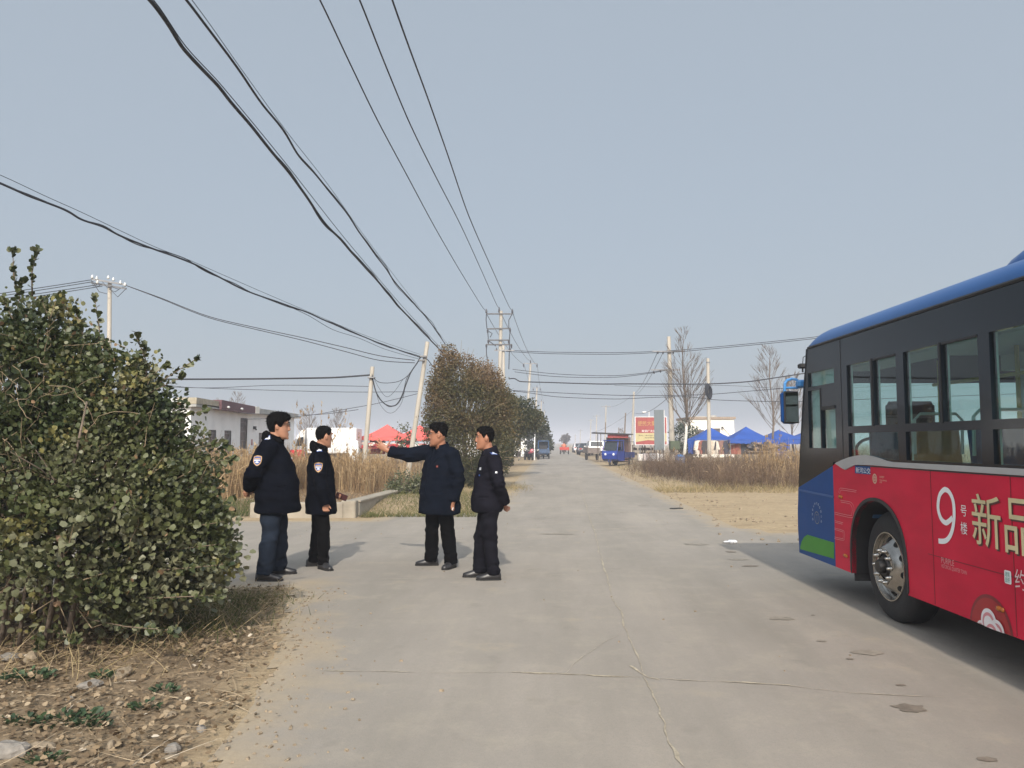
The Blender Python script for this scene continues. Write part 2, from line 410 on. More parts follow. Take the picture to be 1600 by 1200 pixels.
tag(np_mesh('ground', np.stack([gx, gy, gz], 1), GF, MAT_EARTH, tint=np.clip(soil, 0, 1), smooth=True), kind='structure')
def ring_land():
    xs = [-2600, -800, -250, -60, -14, 24, 70, 250, 800, 2600]; ys = [-300, -60, -8, 62, 120, 300, 900, 4200]
    V, F, T = [], [], []
    for y in ys:
        for x in xs: V.append((x, y, -.02 if -20 < y else -.02)); T.append(.35)
    nx = len(xs)
    for j in range(len(ys) - 1):
        for i in range(nx - 1):
            if xs[i] == -14 and ys[j] == -8: continue
            F.append((j * nx + i, j * nx + i + 1, (j + 1) * nx + i + 1, (j + 1) * nx + i))
    tag(np_mesh('terrain', V, F, MAT_EARTH, tint=T), kind='structure')
ring_land()
# --- concrete road with its junction and apron
def make_road():
    parts = []
    gx, gy, F = grid(-14, 24, -6, 62, .2, .2)
    d = road_sd(gx, gy)
    keep = (d < .12)[F].all(1); F = F[keep]
    used = np.unique(F); re = -np.ones(len(gx), dtype=int); re[used] = np.arange(len(used)); F = re[F]
    x, y, dd = gx[used], gy[used], d[used]
    wide = np.clip(.9 - np.abs(0 * x), .2, .9)
    t = np.clip(1 + dd / np.where((x < -1) & (y < 9), .8, .75), 0, 1.0)
    z = .012 - np.clip((dd + .1) / .22, 0, 1) * .03
    o1 = (np.stack([x, y, z], 1), F, t)
    # the far stretch
    ys = np.linspace(61.9, 1500, 120) ; ss = np.array([-1.4, -1.2, -.7, 0, 1, 2, 2.7, 3.2, 3.45])
    V, T = [], []
    for yy in ys:
        for s_ in ss:
            V.append((s_ / CS + yy * SN / CS, yy, .012)); T.append(np.clip(1 - min(s_ + 1.4, 3.45 - s_) / .7, 0, 1))
    n = len(ss); F2 = np.array([[j * n + i, j * n + i + 1, (j + 1) * n + i + 1, (j + 1) * n + i] for j in range(len(ys) - 1) for i in range(n - 1)])
    V, F, T = cat_mesh([o1, (np.array(V), F2, np.array(T))])
    tag(np_mesh('road', V, F, MAT_CONC, tint=T, smooth=True), kind='structure')
make_road()
# --- joints and cracks filled with sand, oil stains: thin sheets on the slab
def strip(name, px, wd, mat, jit=.03, z=.017, dens=.05):
    P = [gnd(a, b, z) for a, b in px]; pts = []
    for i in range(len(P) - 1):
        k = max(2, int((P[i + 1] - P[i]).length / dens))
        for j in range(k): pts.append(P[i].lerp(P[i + 1], j / k))
    pts.append(P[-1]); V, F = [], []
    for i, p in enumerate(pts):
        d = (pts[min(i + 1, len(pts) - 1)] - pts[max(i - 1, 0)]).normalized(); s_ = Vector((-d.y, d.x, 0))
        o = s_ * (noise.noise(p * 1.7) * jit + noise.noise(p * 7) * jit * .4)
        w_ = wd * (.15 + abs(noise.noise(p * 3.1 + Vector((5, 1, 0)))) * 2.4)
        V += [p + o - s_ * w_ * (.5 + .5 * noise.noise(p * 11)), p + o + s_ * w_ * (.5 + .5 * noise.noise(p * 13))]
        if i: F.append((2 * i - 2, 2 * i - 1, 2 * i + 1, 2 * i))
    tag(np_mesh(name, V, F, mat), kind='structure')
MAT_FILL = M('joint_sand', (.335, .292, .22), .95, var=.3, scale=30)
MAT_SAND = M('crack_sand', (.40, .345, .255), .95, var=.3, scale=40)
MAT_CRK = M('crack_pale', (.37, .33, .265), .95, var=.25, scale=30)
strip('road_joint', [(1065, 1205), (1040, 1130), (1005, 1050), (968, 960), (945, 890), (928, 830), (916, 790), (903, 745)], .013, MAT_FILL, .04)
strip('road_crack', [(505, 1048), (640, 1049), (760, 1050), (830, 1050), (900, 1053), (1000, 1058), (1100, 1064), (1230, 1071), (1330, 1082), (1480, 1090)], .010, MAT_FILL, .03)
strip('road_crack', [(800, 1050), (850, 1051), (900, 1053), (950, 1056), (1000, 1058)], .030, MAT_SAND, .03, .0165)
strip('road_crack', [(985, 1040), (1010, 1058), (1030, 1062)], .03, MAT_SAND, .03, .0163)
strip('road_crack', [(1160, 1067), (1200, 1069), (1235, 1071)], .018, MAT_SAND, .03, .0163)
strip('road_crack', [(690, 843), (760, 840), (850, 833), (960, 826), (1080, 818)], .02, MAT_CRK, .05)
strip('road_crack', [(800, 812), (900, 806), (1000, 798)], .03, MAT_CRK, .05)
strip('road_joint', [(560, 905), (700, 903), (840, 899), (930, 896), (1050, 893), (1180, 890)], .006, MAT_CRK, .01)
strip('road_crack', [(980, 985), (940, 1005), (905, 1030), (885, 1052)], .005, MAT_CRK, .03)
MAT_STAIN = M('oil_stain', (.165, .138, .108), .8, var=.25, scale=20)
MAT_STAIN2 = M('oil_stain_pale', (.225, .198, .16), .8, var=.22, scale=20)
def stain(px, py, a, b, mat):
    c = gnd(px, py, .0165); k = 26; V = []
    for i in range(k):
        q = 2 * math.pi * i / k; r_ = 1 + .45 * noise.noise(Vector((math.cos(q) * 1.6 + px, math.sin(q) * 1.6 + py, 0))) + .2 * noise.noise(Vector((math.cos(q) * 5 + px, math.sin(q) * 5, 3)))
        V.append(c + Vector((a * r_ * math.cos(q), b * r_ * math.sin(q), 0)))
    tag(np_mesh('stain', V, [list(range(k))], mat), kind='structure')
for px, py, a, b, m_ in ((1356, 1019, .10, .075, MAT_STAIN2), (1422, 1106, .085, .075, MAT_STAIN), (1173, 884, .09, .07, MAT_STAIN), (1152, 874, .12, .06, MAT_STAIN2), 
                         (1222, 966, .10, .07, MAT_STAIN2),  (1283, 1001, .04, .03, MAT_STAIN2), (1408, 1070, .03, .02, MAT_STAIN), 
                         (1086, 850, .18, .12, MAT_STAIN2), (868, 834, .26, .10, MAT_STAIN2),  (1328, 1029, .03, .02, MAT_STAIN), (1542, 1186, .045, .03, MAT_STAIN),
                          (1142, 862, .07, .08, MAT_STAIN), (1270, 961, .015, .012, MAT_STAIN), (1004, 790, .12, .1, MAT_STAIN2)):
    stain(px, py, a, b, m_)
# ================================================================== city bus
BPH = math.atan(10.2 / FPX); BLAT, BFRONT = 3.13, 8.92        # heading, distance of its near side, distance of its nose
BR = Vector((math.cos(BPH), -math.sin(BPH), 0)); BF = Vector((math.sin(BPH), math.cos(BPH), 0))
BUS_LOC = BR * BLAT + BF * BFRONT
def S(px, py, off=0.0):
    """photo pixel -> (y, z) on the near side of the bus, in its own axes"""
    d = ray(px, py); k = (BLAT + off) / d.dot(BR); p = Vector((0, 0, CAMH)) + d * k
    return (p.dot(BF) - BFRONT, p.z)
BW = 2.34; BREAR = -8.35
BLUE = M('bus_blue', (.010, .080, .26), .38, var=.06, scale=2, coat=.15, spec=.3)
DBLUE = M('bus_dark_blue', (.006, .058, .215), .45, var=.08, scale=3, coat=.0, spec=.12)
RED = M('bus_red', (.56, .014, .045), .42, var=.13, scale=2.2, coat=.0, spec=.10, stretch=(1, .8, 2.0), detail=7)
GREEN = M('bus_green', (.05, .25, .025), .42, var=.06, spec=.2)
BLACK = M('bus_black', (.008, .013, .020), .14, var=.1, scale=2, coat=.0, spec=.32)
RUBBER = M('rubber', (.014, .014, .0145), .8, var=.2, scale=9, bump=.2, bscale=60)
DARK = M('dark_plastic', (.012, .012, .013), .55, var=.1)
SILV = M('silver_trim', (.42, .43, .44), .3, metal=.3, var=.05)
CHROME = M('polished_steel', (.40, .375, .34), .24, metal=1.0, var=.12, scale=18)
STEEL = M('dull_steel', (.045, .042, .04), .45, metal=.8, var=.25, scale=25)
WHITE = M('white_print', (.80, .80, .80), .4, var=.02)
PINKW = M('pale_pink_print', (.72, .52, .52), .4, var=.03)
LINE = M('pink_line_print', (.62, .25, .26), .4, var=.03)
GOLD = M('gold_print', (.62, .53, .30), .4, var=.16, scale=5)
DRED = M('dark_red_print', (.20, .010, .018), .4, var=.1)
CRED = M('crimson_print', (.34, .009, .014), .4, var=.1)
AMBER = M('amber_lens', (.30, .085, .008), .2, var=.2, scale=60)
CREAM = M('interior_panel', (.60, .66, .64), .6, var=.06)
SEATB = M('seat_blue', (.03, .08, .22), .7, var=.1)
SEATO = M('seat_shell', (.42, .22, .10), .5, var=.1)
def glass_mat(name, tint, ior=1.5):
    m, t, n, b = node_mat(name); n.remove(b)
    tr = n.new('ShaderNodeBsdfTransparent'); tr.inputs[0].default_value = (*tint, 1)
    gl = n.new('ShaderNodeBsdfGlossy'); gl.inputs['Roughness'].default_value = .02; gl.inputs[0].default_value = (.9, .95, .95, 1)
    fr0 = n.new('ShaderNodeFresnel'); fr0.inputs[0].default_value = ior
    ge = n.new('ShaderNodeNewGeometry'); fr = n.new('ShaderNodeMath'); fr.operation = 'MULTIPLY_ADD'; fr.inputs[1].default_value = -1.0; fr.inputs[2].default_value = 1.0; fr.use_clamp = True
    t.links.new(ge.outputs['Backfacing'], fr.inputs[0]); f1 = n.new('ShaderNodeMath'); f1.operation = 'MULTIPLY'; t.links.new(fr.outputs[0], f1.inputs[0]); t.links.new(fr0.outputs[0], f1.inputs[1]); fr = f1
    mx = n.new('ShaderNodeMixShader'); t.links.new(fr.outputs[0], mx.inputs[0]); t.links.new(tr.outputs[0], mx.inputs[1]); t.links.new(gl.outputs[0], mx.inputs[2])
    t.links.new(mx.outputs[0], n['Material Output'].inputs[0]); return m
GLASS = glass_mat('tinted_glass', (.66, .80, .78), 1.5); CLEAR = glass_mat('clear_glass', (.96, .985, .98), 1.3)
MIRR = M('mirror_glass', (.085, .095, .09), .03, metal=1.0, var=0)

SEAMR = M('seam_red', (.14, .008, .012), .6, var=0)
bus = thing('bus', 'red and blue city bus with advertising on its side standing at the road edge', 'bus', BUS_LOC, -BPH)
def side(mb, poly, x0, x1): mb.prism(poly, lambda u, v, w_: (x0 if w_ == 0 else x1, u, v)); return mb
ZSK, ZB0, ZB1, ZDR = .325, 1.345, 1.385, 2.56
yb = S(1303.5, 800)[0]                                            # where the blue nose panel meets the red
# nose outline (silhouette of the front corner), bottom to top
NOSE = [S(1250, 862), S(1247, 840), S(1246.5, 800), S(1247.5, 762), S(1250, 700), S(1253, 640), S(1256, 590), S(1260, 556), S(1262.5, 544.5)]
NZ = [p[1] for p in NOSE]; NY = [p[0] for p in NOSE]
def Yp(px): return S(px, 690)[0]
def nose_y(z): return float(np.interp(z, NZ, NY))
ytri = S(1303.5, 728); ztri = ytri[1]; znose = S(1248, 762)[1]
# blue nose panel
mb = MB(); side(mb, [(yb, ZSK), (nose_y(.4), ZSK), (nose_y(.4), .4), (nose_y(.6), .6), (nose_y(.8), .8), (nose_y(znose), znose), (yb, ztri)], 0, .04)
mb.build('nose_panel', DBLUE, bus)
# pressed crease across the nose panel
mb = MB(); a, b = S(1249, 764), S(1303, 775); c = S(1303, 778); d_ = S(1249, 767)
side(mb, [a, b, c, d_], -.006, 0); mb.build('crease', BLUE, bus)
mb = MB(); side(mb, [S(1251, 854), S(1253, 846), S(1257, 839), S(1262, 835.5), S(1303.3, 848), S(1303.3, 879 - 6), S(1251, 858)], -.0035, 0); mb.build('green_band', GREEN, bus)
# red side panel with the wheel arch cut out
def arch(cy, r, rz, n=22):
    return [(cy - r * math.cos(math.pi * i / n), ZSK + (1.035 - ZSK) * math.sin(math.pi * i / n) ** .62) for i in range(n + 1)]
AY = (S(1331.5, 890)[0] + S(1419, 930)[0]) / 2; AR = (S(1331.5, 890)[0] - S(1419, 930)[0]) / 2
RY = -7.0 + .0
arc_f = arch(AY, AR, 1.03); arc_r = arch(RY, AR, 1.03)
poly = [(yb, ZSK), (yb, ztri), (S(1306, 724)[0], ZB0), (BREAR, ZB0), (BREAR, ZSK)] + arc_r + arc_f
for side_x, nm in ((0, 'side_panel'), (BW - .04, 'far_side_panel')):
    mb = MB(); side(mb, poly, side_x, side_x + .04); o = mb.build(nm, RED, bus)
mb = MB(); side(mb, [(yb, ZSK), (nose_y(.4), ZSK), (nose_y(.8), .8), (nose_y(1.3), 1.3), (yb, 1.345)], BW - .04, BW); mb.build('far_nose_panel', DBLUE, bus)
# panel seams, a flap and its lock on the red side
for px_ in (1452, 1576): MB().box((-.0015, Yp(px_), (ZSK + ZB0) / 2), (.003, .004, ZB0 - ZSK - .02)).build('panel_seam', SEAMR, bus)
MB().box((-.0015, (S(1452, 900)[0] + BREAR) / 2, .70), (.003, -BREAR + S(1452, 900)[0], .004)).build('panel_seam', SEAMR, bus)
MB().box((-.0015, (yb + BREAR) / 2, ZSK + .012), (.006, yb - BREAR, .012)).build('skirt_edge', DARK, bus) if False else None
# arch liners and lips
for cy, pl in ((AY, arc_f), (RY, arc_r)):
    mb = MB(); rings = []
    for (u, v) in pl: rings.append([(-.008, u, v), (.55, u, v), (.55, u + (u - cy) * .02, v + .02), (-.008, u + (u - cy) * .045, v + .03)])
    mb.loft(rings); smooth_by_angle(mb.build('wheel_arch', DARK, bus))
    mb = MB(); rings = [[(BW + .008, u, v), (BW - .55, u, v), (BW - .55, u + (u - cy) * .02, v + .02), (BW + .008, u + (u - cy) * .045, v + .03)] for (u, v) in pl]
    mb.loft(rings); smooth_by_angle(mb.build('wheel_arch', DARK, bus))
# window band: a black panel with real openings
wz0, wz1, wz2, wz3 = 1.405, 1.635, 1.70, 2.28
def Yp(px): return S(px, 690)[0]
ypair = [(Yp(1326), Yp(1362.5), Yp(1368), Yp(1403.5)), (Yp(1415.5), Yp(1470), Yp(1476), Yp(1533.5))]
y0 = Yp(1552)
for k in range(5): ypair.append((y0 - 1.13 * k, y0 - 1.13 * k - .47, y0 - 1.13 * k - .53, y0 - 1.13 * k - 1.0))
openings = []
for k, (a, b, c, d_) in enumerate(ypair):
    openings += [(b, a, wz2, wz3), (d_, c, wz2, wz3)] if k < 2 else [(d_, a, wz2, wz3)]
    openings += [(d_, a, wz1 - .23, wz1)]
ydr0, ydr1, ydm = Yp(1306.5), Yp(1264.5), Yp(1284)
drv = [(ydm + .012, ydr1, 1.49, 2.10), (ydr0, ydm - .012, 1.49, 1.88), (ydr0 + .01, ydr1 - .01, 2.14, 2.29)]
yband = ydr1 + .03
def band(x0, x1, ops, name):
    ys = sorted(set([BREAR, yband] + [q for o in ops for q in o[:2]])); zs = sorted(set([ZB1 - .03, ZDR] + [q for o in ops for q in o[2:]]))
    mb = MB(); V = {}
    def inside(u, v): return any(o[0] < u < o[1] and o[2] < v < o[3] for o in ops)
    nx, nz_ = len(ys) - 1, len(zs) - 1
    solid = [[not inside((ys[i] + ys[i + 1]) / 2, (zs[j] + zs[j + 1]) / 2) for j in range(nz_)] for i in range(nx)]
    for i in range(nx):
        for j in range(nz_):
            if not solid[i][j]: continue
            a, b, c, d_ = ys[i], ys[i + 1], zs[j], zs[j + 1]
            mb.add([(x0, a, c), (x0, b, c), (x0, b, d_), (x0, a, d_)], [(0, 1, 2, 3)]); mb.add([(x1, a, c), (x1, b, c), (x1, b, d_), (x1, a, d_)], [(3, 2, 1, 0)])
            for di, dj, q in ((-1, 0, ((a, c), (a, d_))), (1, 0, ((b, c), (b, d_))), (0, -1, ((a, c), (b, c))), (0, 1, ((a, d_), (b, d_)))):
                ii, jj = i + di, j + dj
                if not (0 <= ii < nx and 0 <= jj < nz_) or not solid[ii][jj]:
                    (u0, v0), (u1, v1) = q; mb.add([(x0, u0, v0), (x0, u1, v1), (x1, u1, v1), (x1, u0, v0)], [(0, 1, 2, 3)])
    return mb.build(name, BLACK, bus)
band(0, .045, openings + drv, 'window_band')
band(BW - .045, BW, openings + [(ydr0 - .1, ydr1 - .02, 1.40, 2.28)], 'far_window_band')
# light lining inside both window walls
for x0, x1, nm in ((.047, .060, 'lining'), (BW - .060, BW - .047, 'lining')):
    o = band(x0, x1, openings, nm); o.data.materials.clear(); o.data.materials.append(CREAM)
# black nose corner: between the band and the outline
mb = MB(); zz = [znose, 1.15, 1.3, 1.5, 1.7, 1.9, 2.1, 2.3, 2.45, ZDR]
side(mb, [(yb, ztri), (nose_y(znose), znose + .001)] + [(nose_y(z), z) for z in zz[1:]] + [(yband, ZDR), (yband, ZB1 - .03), (yb, ZB1 - .03)], 0, .045); mb.build('corner_pillar', BLACK, bus)
# panes
for (a, b, c, d_) in openings + drv:
    MB().box((.020, (a + b) / 2, (c + d_) / 2), (.006, b - a + .004, d_ - c + .004)).build('window', GLASS, bus)
    MB().box((BW - .022, (a + b) / 2, (c + d_) / 2), (.006, b - a, d_ - c)).build('window', CLEAR, bus)
# sash rails and seal lines
for k, (a, b, c, d_) in enumerate(ypair[:2]):
    MB().box((.004, (b + c) / 2 - .006, (wz2 + wz3) / 2), (.02, .022, wz3 - wz2 + .02)).box((.003, (c + d_) / 2 - .004, wz3 - .004), (.02, c - d_ - .014, .016)).build('sash_rail', DARK, bus)
MB().box((.004, ydm, 1.80), (.02, .02, .62)).box((.003, ydm - (ydm - ydr0) / 2 - .006, 1.90), (.03, ydm - ydr0 - .012, .03)).build('sash_rail', DARK, bus)
mb = MB(); mb.tube([(-.004, nose_y(2.55) - .02, ZDR + .004), (-.004, BREAR, ZDR + .004)], .014, 6); mb.build('drip_rail', DARK, bus)
mb = MB(); mb.box((-.001, Yp(1317), 1.97), (.004, .006, 1.16)); mb.build('panel_seam', DARK, bus)
# silver belt with its curl behind the driver's window
belt = [S(*p) for p in ((1306, 724), (1316, 719), (1328, 714.5), (1340, 711.8), (1352, 711), (1364, 712.8), (1375, 716), (1386, 720), (1396, 722))]
belt += [(BREAR, ZB1 + .002), (BREAR, ZB0 - .002)] + [S(1396, 729.5), S(1366, 727), S(1338, 726.2), S(1330, 730), S(1322, 734), S(1316, 731)]
mb = MB(); side(mb, belt, -.012, .004); mb.build('belt_trim', SILV, bus)
mb = MB(); side(mb, [(S(1340, 727)[0], ZB0 - .003), (BREAR, ZB0 - .003), (BREAR, ZB0 - .013), (S(1340, 727)[0], ZB0 - .013)], -.004, .002); mb.build('belt_seal', DARK, bus)
mb = MB(); side(mb, [(BREAR, 1.345), (yb, 1.345), (yb, 1.39), (BREAR, 1.39)], BW - .045, BW + .01); mb.build('belt_trim', SILV, bus)
# roof
def roof_prof(sc=1.0, dz=0.0, n=9):
    pts = []
    for i in range(n):
        q = math.pi / 2 * i / (n - 1); pts.append((.30 * (1 - math.cos(q)) , ZDR + .01 + .19 * math.sin(q)))
    full = pts + [(BW / 2, ZDR + .235)] + [(BW - x, z) for x, z in reversed(pts)]
    return [(BW / 2 + (x - BW / 2) * sc, z * 1.0 + dz if z > ZDR + .02 else z) for x, z in full]
mb = MB(); rings = []
fy = nose_y(2.555)
for y_, sc, k in ((fy, 1.0, .18), (fy - .025, 1.0, .5), (fy - .08, 1.0, .78), (fy - .17, 1, .95), (fy - .3, 1, 1.0), (-4, 1, 1), (BREAR + .2, 1, 1), (BREAR, 1, .6)):
    rings.append([(x, y_, ZDR + .01 + (z - ZDR - .01) * k) for x, z in roof_prof()])
mb.loft(rings); smooth_by_angle(mb.build('roof', BLUE, bus), 50)
# air conditioner pod on the roof
mb = MB(); rings = []
py_ = S(1577, 405, .62)[0]
for dy, k in ((0, .12), (-.05, .5), (-.16, .82), (-.32, 1.0), (-1.9, 1.0), (-2.1, .75), (-2.2, .2)):
    rings.append([(BW / 2 + .70 * math.cos(q) * (.9 + .1 * k), py_ + dy, 2.755 + max(0, .30 * k * (abs(math.sin(q)) ** .55))) for q in [math.pi * i / 16 for i in range(17)]])
mb.loft(rings); smooth_by_angle(mb.build('roof_air_conditioner', BLUE, bus), 50)
# front face, windscreen, rear face, floor, underside
def face(name, zlist, mat, inset=0.0, bulge=.10):
    mb = MB(); n = 12; rows = []
    for z in zlist: rows.append([(BW * i / n, nose_y(z) - .03 + bulge * (1 - (2 * i / n - 1) ** 2) - inset - .0, z) for i in range(n + 1)])
    vs = [p for r_ in rows for p in r_]; fs = [(j * (n + 1) + i, j * (n + 1) + i + 1, (j + 1) * (n + 1) + i + 1, (j + 1) * (n + 1) + i) for j in range(len(zlist) - 1) for i in range(n)]
    b2 = len(vs); vs += [(x, y - (.004 if name == 'windscreen' else .03), z) for x, y, z in vs]; fs += [tuple(b2 + i for i in reversed(f)) for f in fs]
    mb.add(vs, fs); return smooth_by_angle(mb.build(name, mat, bus), 50)
face('front_panel', [ZSK, .5, .7, .9, 1.05], DBLUE); face('windscreen', [1.05, 1.3, 1.6, 1.9, 2.2], CLEAR); face('front_header', [2.2, 2.35, 2.5, ZDR + .03], BLACK)
mb = MB(); mb.bbox((BW / 2, nose_y(.45) + .05, .45), (BW - .1, .12, .22), .04); mb.build('bumper', DBLUE, bus)
for x in (.32, BW - .32):
    MB().ell((x, nose_y(.8) + .0, .78), (.17, .07, .10)).build('headlight', CHROME, bus, True)
mb = MB(); mb.box((BW / 2, BREAR + .02, (ZSK + ZDR) / 2), (BW - .01, .04, ZDR - ZSK)); mb.build('rear_panel', RED, bus)
mb = MB(); mb.box((BW / 2, (BREAR + .3) / 2 - .3, .78), (1.1, -BREAR - .6, .06))
for a_, b_ in ((-.25, AY + AR + .05), (AY - AR - .05, RY + AR + .05)):
    for sx in (-1, 1): mb.box((BW / 2 + sx * .83, (a_ + b_) / 2, .781), (.55, a_ - b_, .06))
mb.build('floor', CREAM, bus)
for sx in (-1, 1):
    for cy in (AY, RY): MB().bbox((BW / 2 + sx * .82, cy, 1.10), (.52, 2 * AR + .12, .1), .02).box((BW / 2 + sx * .555, cy, .72), (.02, 2 * AR, .8)).build('wheel_housing', DARK, bus)
mb = MB(); mb.box((BW / 2, -4.25, 2.50), (BW - .2, 7.9, .03)); mb.build('ceiling', CREAM, bus)
mb = MB(); mb.box((BW / 2, -.75, .52), (BW - .35, 1.2, .34)); mb.box((BW / 2, (AY + RY) / 2, .50), (BW - .25, abs(AY - RY) - 2 * AR - .1, .34)); mb.box((BW / 2, AY, .47), (1.3, .16, .16)); mb.box((BW / 2, RY, .47), (1.3, .2, .2))
mb.build('chassis', DARK, bus)
# inside: ceiling duct, poles, seats, driver's place
mb = MB(); mb.box((.33, -4.4, 2.36), (.36, 7.4, .16)); mb.box((BW - .33, -4.4, 2.36), (.36, 7.4, .16)); mb.build('air_duct', CREAM, bus)
mb = MB()
for k in range(6):
    yy = -1.6 - 1.15 * k
    for x in (.72, BW - .72): mb.tube([(x, yy, .8), (x, yy, 2.3)], .017, 8)
for x in (.72, BW - .72): mb.tube([(x, -1.5, 2.08), (x, -7.9, 2.08)], .016, 8)
mb.build('handrail', M('rail_yellow', (.55, .42, .08), .4), bus)
for k in range(7):
    for xs in (.42, BW - .42):
        yy = -1.9 - .88 * k
        mb = MB(); mb.bbox((xs, yy, 1.13), (.42, .40, .07), .02); mb.bbox((xs, yy - .19, 1.42), (.42, .06, .56), .03, Matrix.Rotation(R(-8), 3, 'X')); mb.box((xs, yy, .95), (.1, .3, .3))
        st = mb.build('seat', SEATB if k % 2 else SEATO, bus)
        mb = MB(); mb.tube([(xs - .2, yy - .22, 1.45), (xs - .2, yy - .23, 1.74), (xs - .15, yy - .23, 1.79), (xs + .15, yy - .23, 1.79), (xs + .2, yy - .23, 1.74), (xs + .2, yy - .22, 1.45)], .013, 7); mb.build('handle', CREAM, st)
mb = MB(); mb.bbox((.62, -1.0, 1.2), (.48, .46, .1), .03); mb.bbox((.62, -1.24, 1.58), (.46, .1, .72), .04); mb.build('driver_seat', DARK, bus)
mb = MB(); q = [2 * math.pi * i / 24 for i in range(25)]
mb.tube([(.62 + .22 * math.cos(a), -.52 + .12 * math.sin(a), 1.42 + .17 * math.sin(a)) for a in q], .016, 7, False); mb.tube([(.62, -.52, 1.42), (.62, -.35, 1.1)], .03, 7); mb.build('steering_wheel', DARK, bus)
mb = MB(); mb.bbox((BW / 2, -.28, 1.08), (BW - .2, .34, .3), .05); mb.build('dashboard', DARK, bus)
mb = MB(); mb.box((.55, -1.42, 1.25), (.8, .03, .80)); mb.build('partition', M('partition_blue', (.05, .12, .22), .4), bus)
# wheels
HOLE = M('hole_dark', (.005, .005, .005), .9, var=0)
def wheel(cx, cy, sgn):
    """local x grows inwards for the near wheels (sgn 1)"""
    w_ = sub_empty('wheel', bus, (cx, cy, .475))
    mb = MB(); mb.lathe([(sgn * a, b) for a, b in ((.0, .295), (-.006, .33), (-.004, .40), (.012, .44), (.035, .462), (.06, .474), (.12, .472), (.2, .475), (.235, .46), (.26, .42), (.26, .29), (.13, .27), (.02, .275), (.0, .295))], (0, 0, 0), 'X', 56)
    smooth_by_angle(mb.build('tyre', RUBBER, w_), 50)
    PR = ((.008, .300), (-.010, .294), (-.010, .284), (.025, .274), (.040, .264), (.030, .235), (.000, .205), (-.030, .175), (-.040, .158), (-.040, .112), (.03, .108), (.03, .02), (.2, .02), (.2, .296), (.008, .300))
    mb = MB(); mb.lathe([(sgn * a, b) for a, b in PR], (0, 0, 0), 'X', 56); mb.mat(1)
    rr_, aa_ = [p[1] for p in reversed(PR[4:9])], [p[0] for p in reversed(PR[4:9])]
    for i in range(10):
        q = 2 * math.pi * (i + .3) / 10; rad = Vector((0, math.cos(q), math.sin(q))); tan = Vector((0, -math.sin(q), math.cos(q))); P = []
        for j in range(16):
            t_ = 2 * math.pi * j / 16; r_ = .232 + .022 * math.cos(t_); P.append(Vector((sgn * (float(np.interp(r_, rr_, aa_)) - .004), 0, 0)) + rad * r_ + tan * (.031 * math.sin(t_)))
        mb.add(P, [tuple(range(16))])
    smooth_by_angle(mb.build('rim', [CHROME, HOLE], w_), 40)
    mb = MB(); mb.lathe([(sgn * a, b) for a, b in ((.03, .106), (-.03, .100), (-.05, .085), (-.05, .062), (-.085, .060), (-.10, .05), (-.10, .0001))], (0, 0, 0), 'X', 28); smooth_by_angle(mb.build('hub', STEEL, w_), 40)
    for i in range(10):
        q = 2 * math.pi * i / 10
        mb = MB(); mb.lathe([(sgn * a_, b) for a_, b in ((-.036, .021), (-.050, .020), (-.052, .0145), (-.074, .0140), (-.083, .008), (-.085, .0001))], (0, .137 * math.cos(q), .137 * math.sin(q)), 'X', 10); mb.build('wheel_nut', CHROME, w_, True)
for cy in (AY - .03, RY): wheel(.085, cy, 1); wheel(BW - .085, cy, -1)
# mud flap
MB().box((.18, AY + AR + .02, .5), (.3, .012, .5)).build('mud_flap', RUBBER, bus)
# side marker lamps
for px, py in ((1313.5, 776), (1321.5, 868), (1562.5, 951)):
    a = S(px, py); mb = MB(); mb.ell((-.006, a[0], a[1]), (.016, .032, .018), 12, 8); mb.ell((-.004, a[0] - .035, a[1] - .002), (.012, .018, .018), 10, 6); mb.build('marker_lamp', AMBER, bus, True)
# mirror on its blue arm, cctv cameras
def bl(p): return Vector(((p - BUS_LOC).dot(BR), (p - BUS_LOC).dot(BF), p.z))
MY = 9.12
arm = [bl(at(px, py, y_)) for px, py, y_ in ((1259, 598, 8.9), (1250, 598, 8.95), (1244, 593, 9.0), (1237, 592, MY), (1230, 594, MY), (1226.5, 599, MY), (1226, 606, MY), (1226, 614, MY))]
mb = MB(); mb.tube(arm, .017, 8); mb.tube([bl(at(1227, 606, MY)), bl(at(1247, 606, 9.0))], .014, 8); mb.bbox(bl(at(1252, 600, 8.96)), (.10, .12, .09), .02); mb.bbox(bl(at(1262, 598, 8.88)), (.06, .16, .10), .02)
MARM = M('mirror_arm_blue', (.05, .22, .50), .35, coat=.5); mo = mb.build('mirror_arm', MARM, bus)
c = bl(at(1234.5, 636.5, MY)); cw, ch = .185, .375
mb = MB(); mb.bbox(c + Vector((0, .045, 0)), (cw, .10, ch), .03, Matrix.Rotation(R(10), 3, 'Z')); smooth_by_angle(mb.build('mirror_housing', DBLUE, bus), 30)
rm = Matrix.Rotation(R(10), 3, 'Z')
mb = MB(); mb.bbox(c + rm @ Vector((.008, -.012, 0)), (cw - .004, .02, ch - .01), .012, rm); mb.build('mirror_rim', DARK, bus)
mb = MB(); mb.box(c + rm @ Vector((.010, -.0245, 0)), (cw - .035, .004, ch - .04), rm @ Matrix.Rotation(R(0), 3, 'X')); mb.build('mirror_glass', MIRR, bus)
for px, y_ in ((1254, 8.98), (1266, 8.86)):
    p = bl(at(px, 572, y_)); mb = MB(); mb.bbox(p, (.09, .09, .055), .012); mb.tube([p, p + Vector((.0, -.0, -.07))], .01, 6); mb.tube([p, p + Vector((.01, 0, .1)), p + Vector((.06, -.02, .13))], .005, 5); mb.build('camera', DARK, bus)
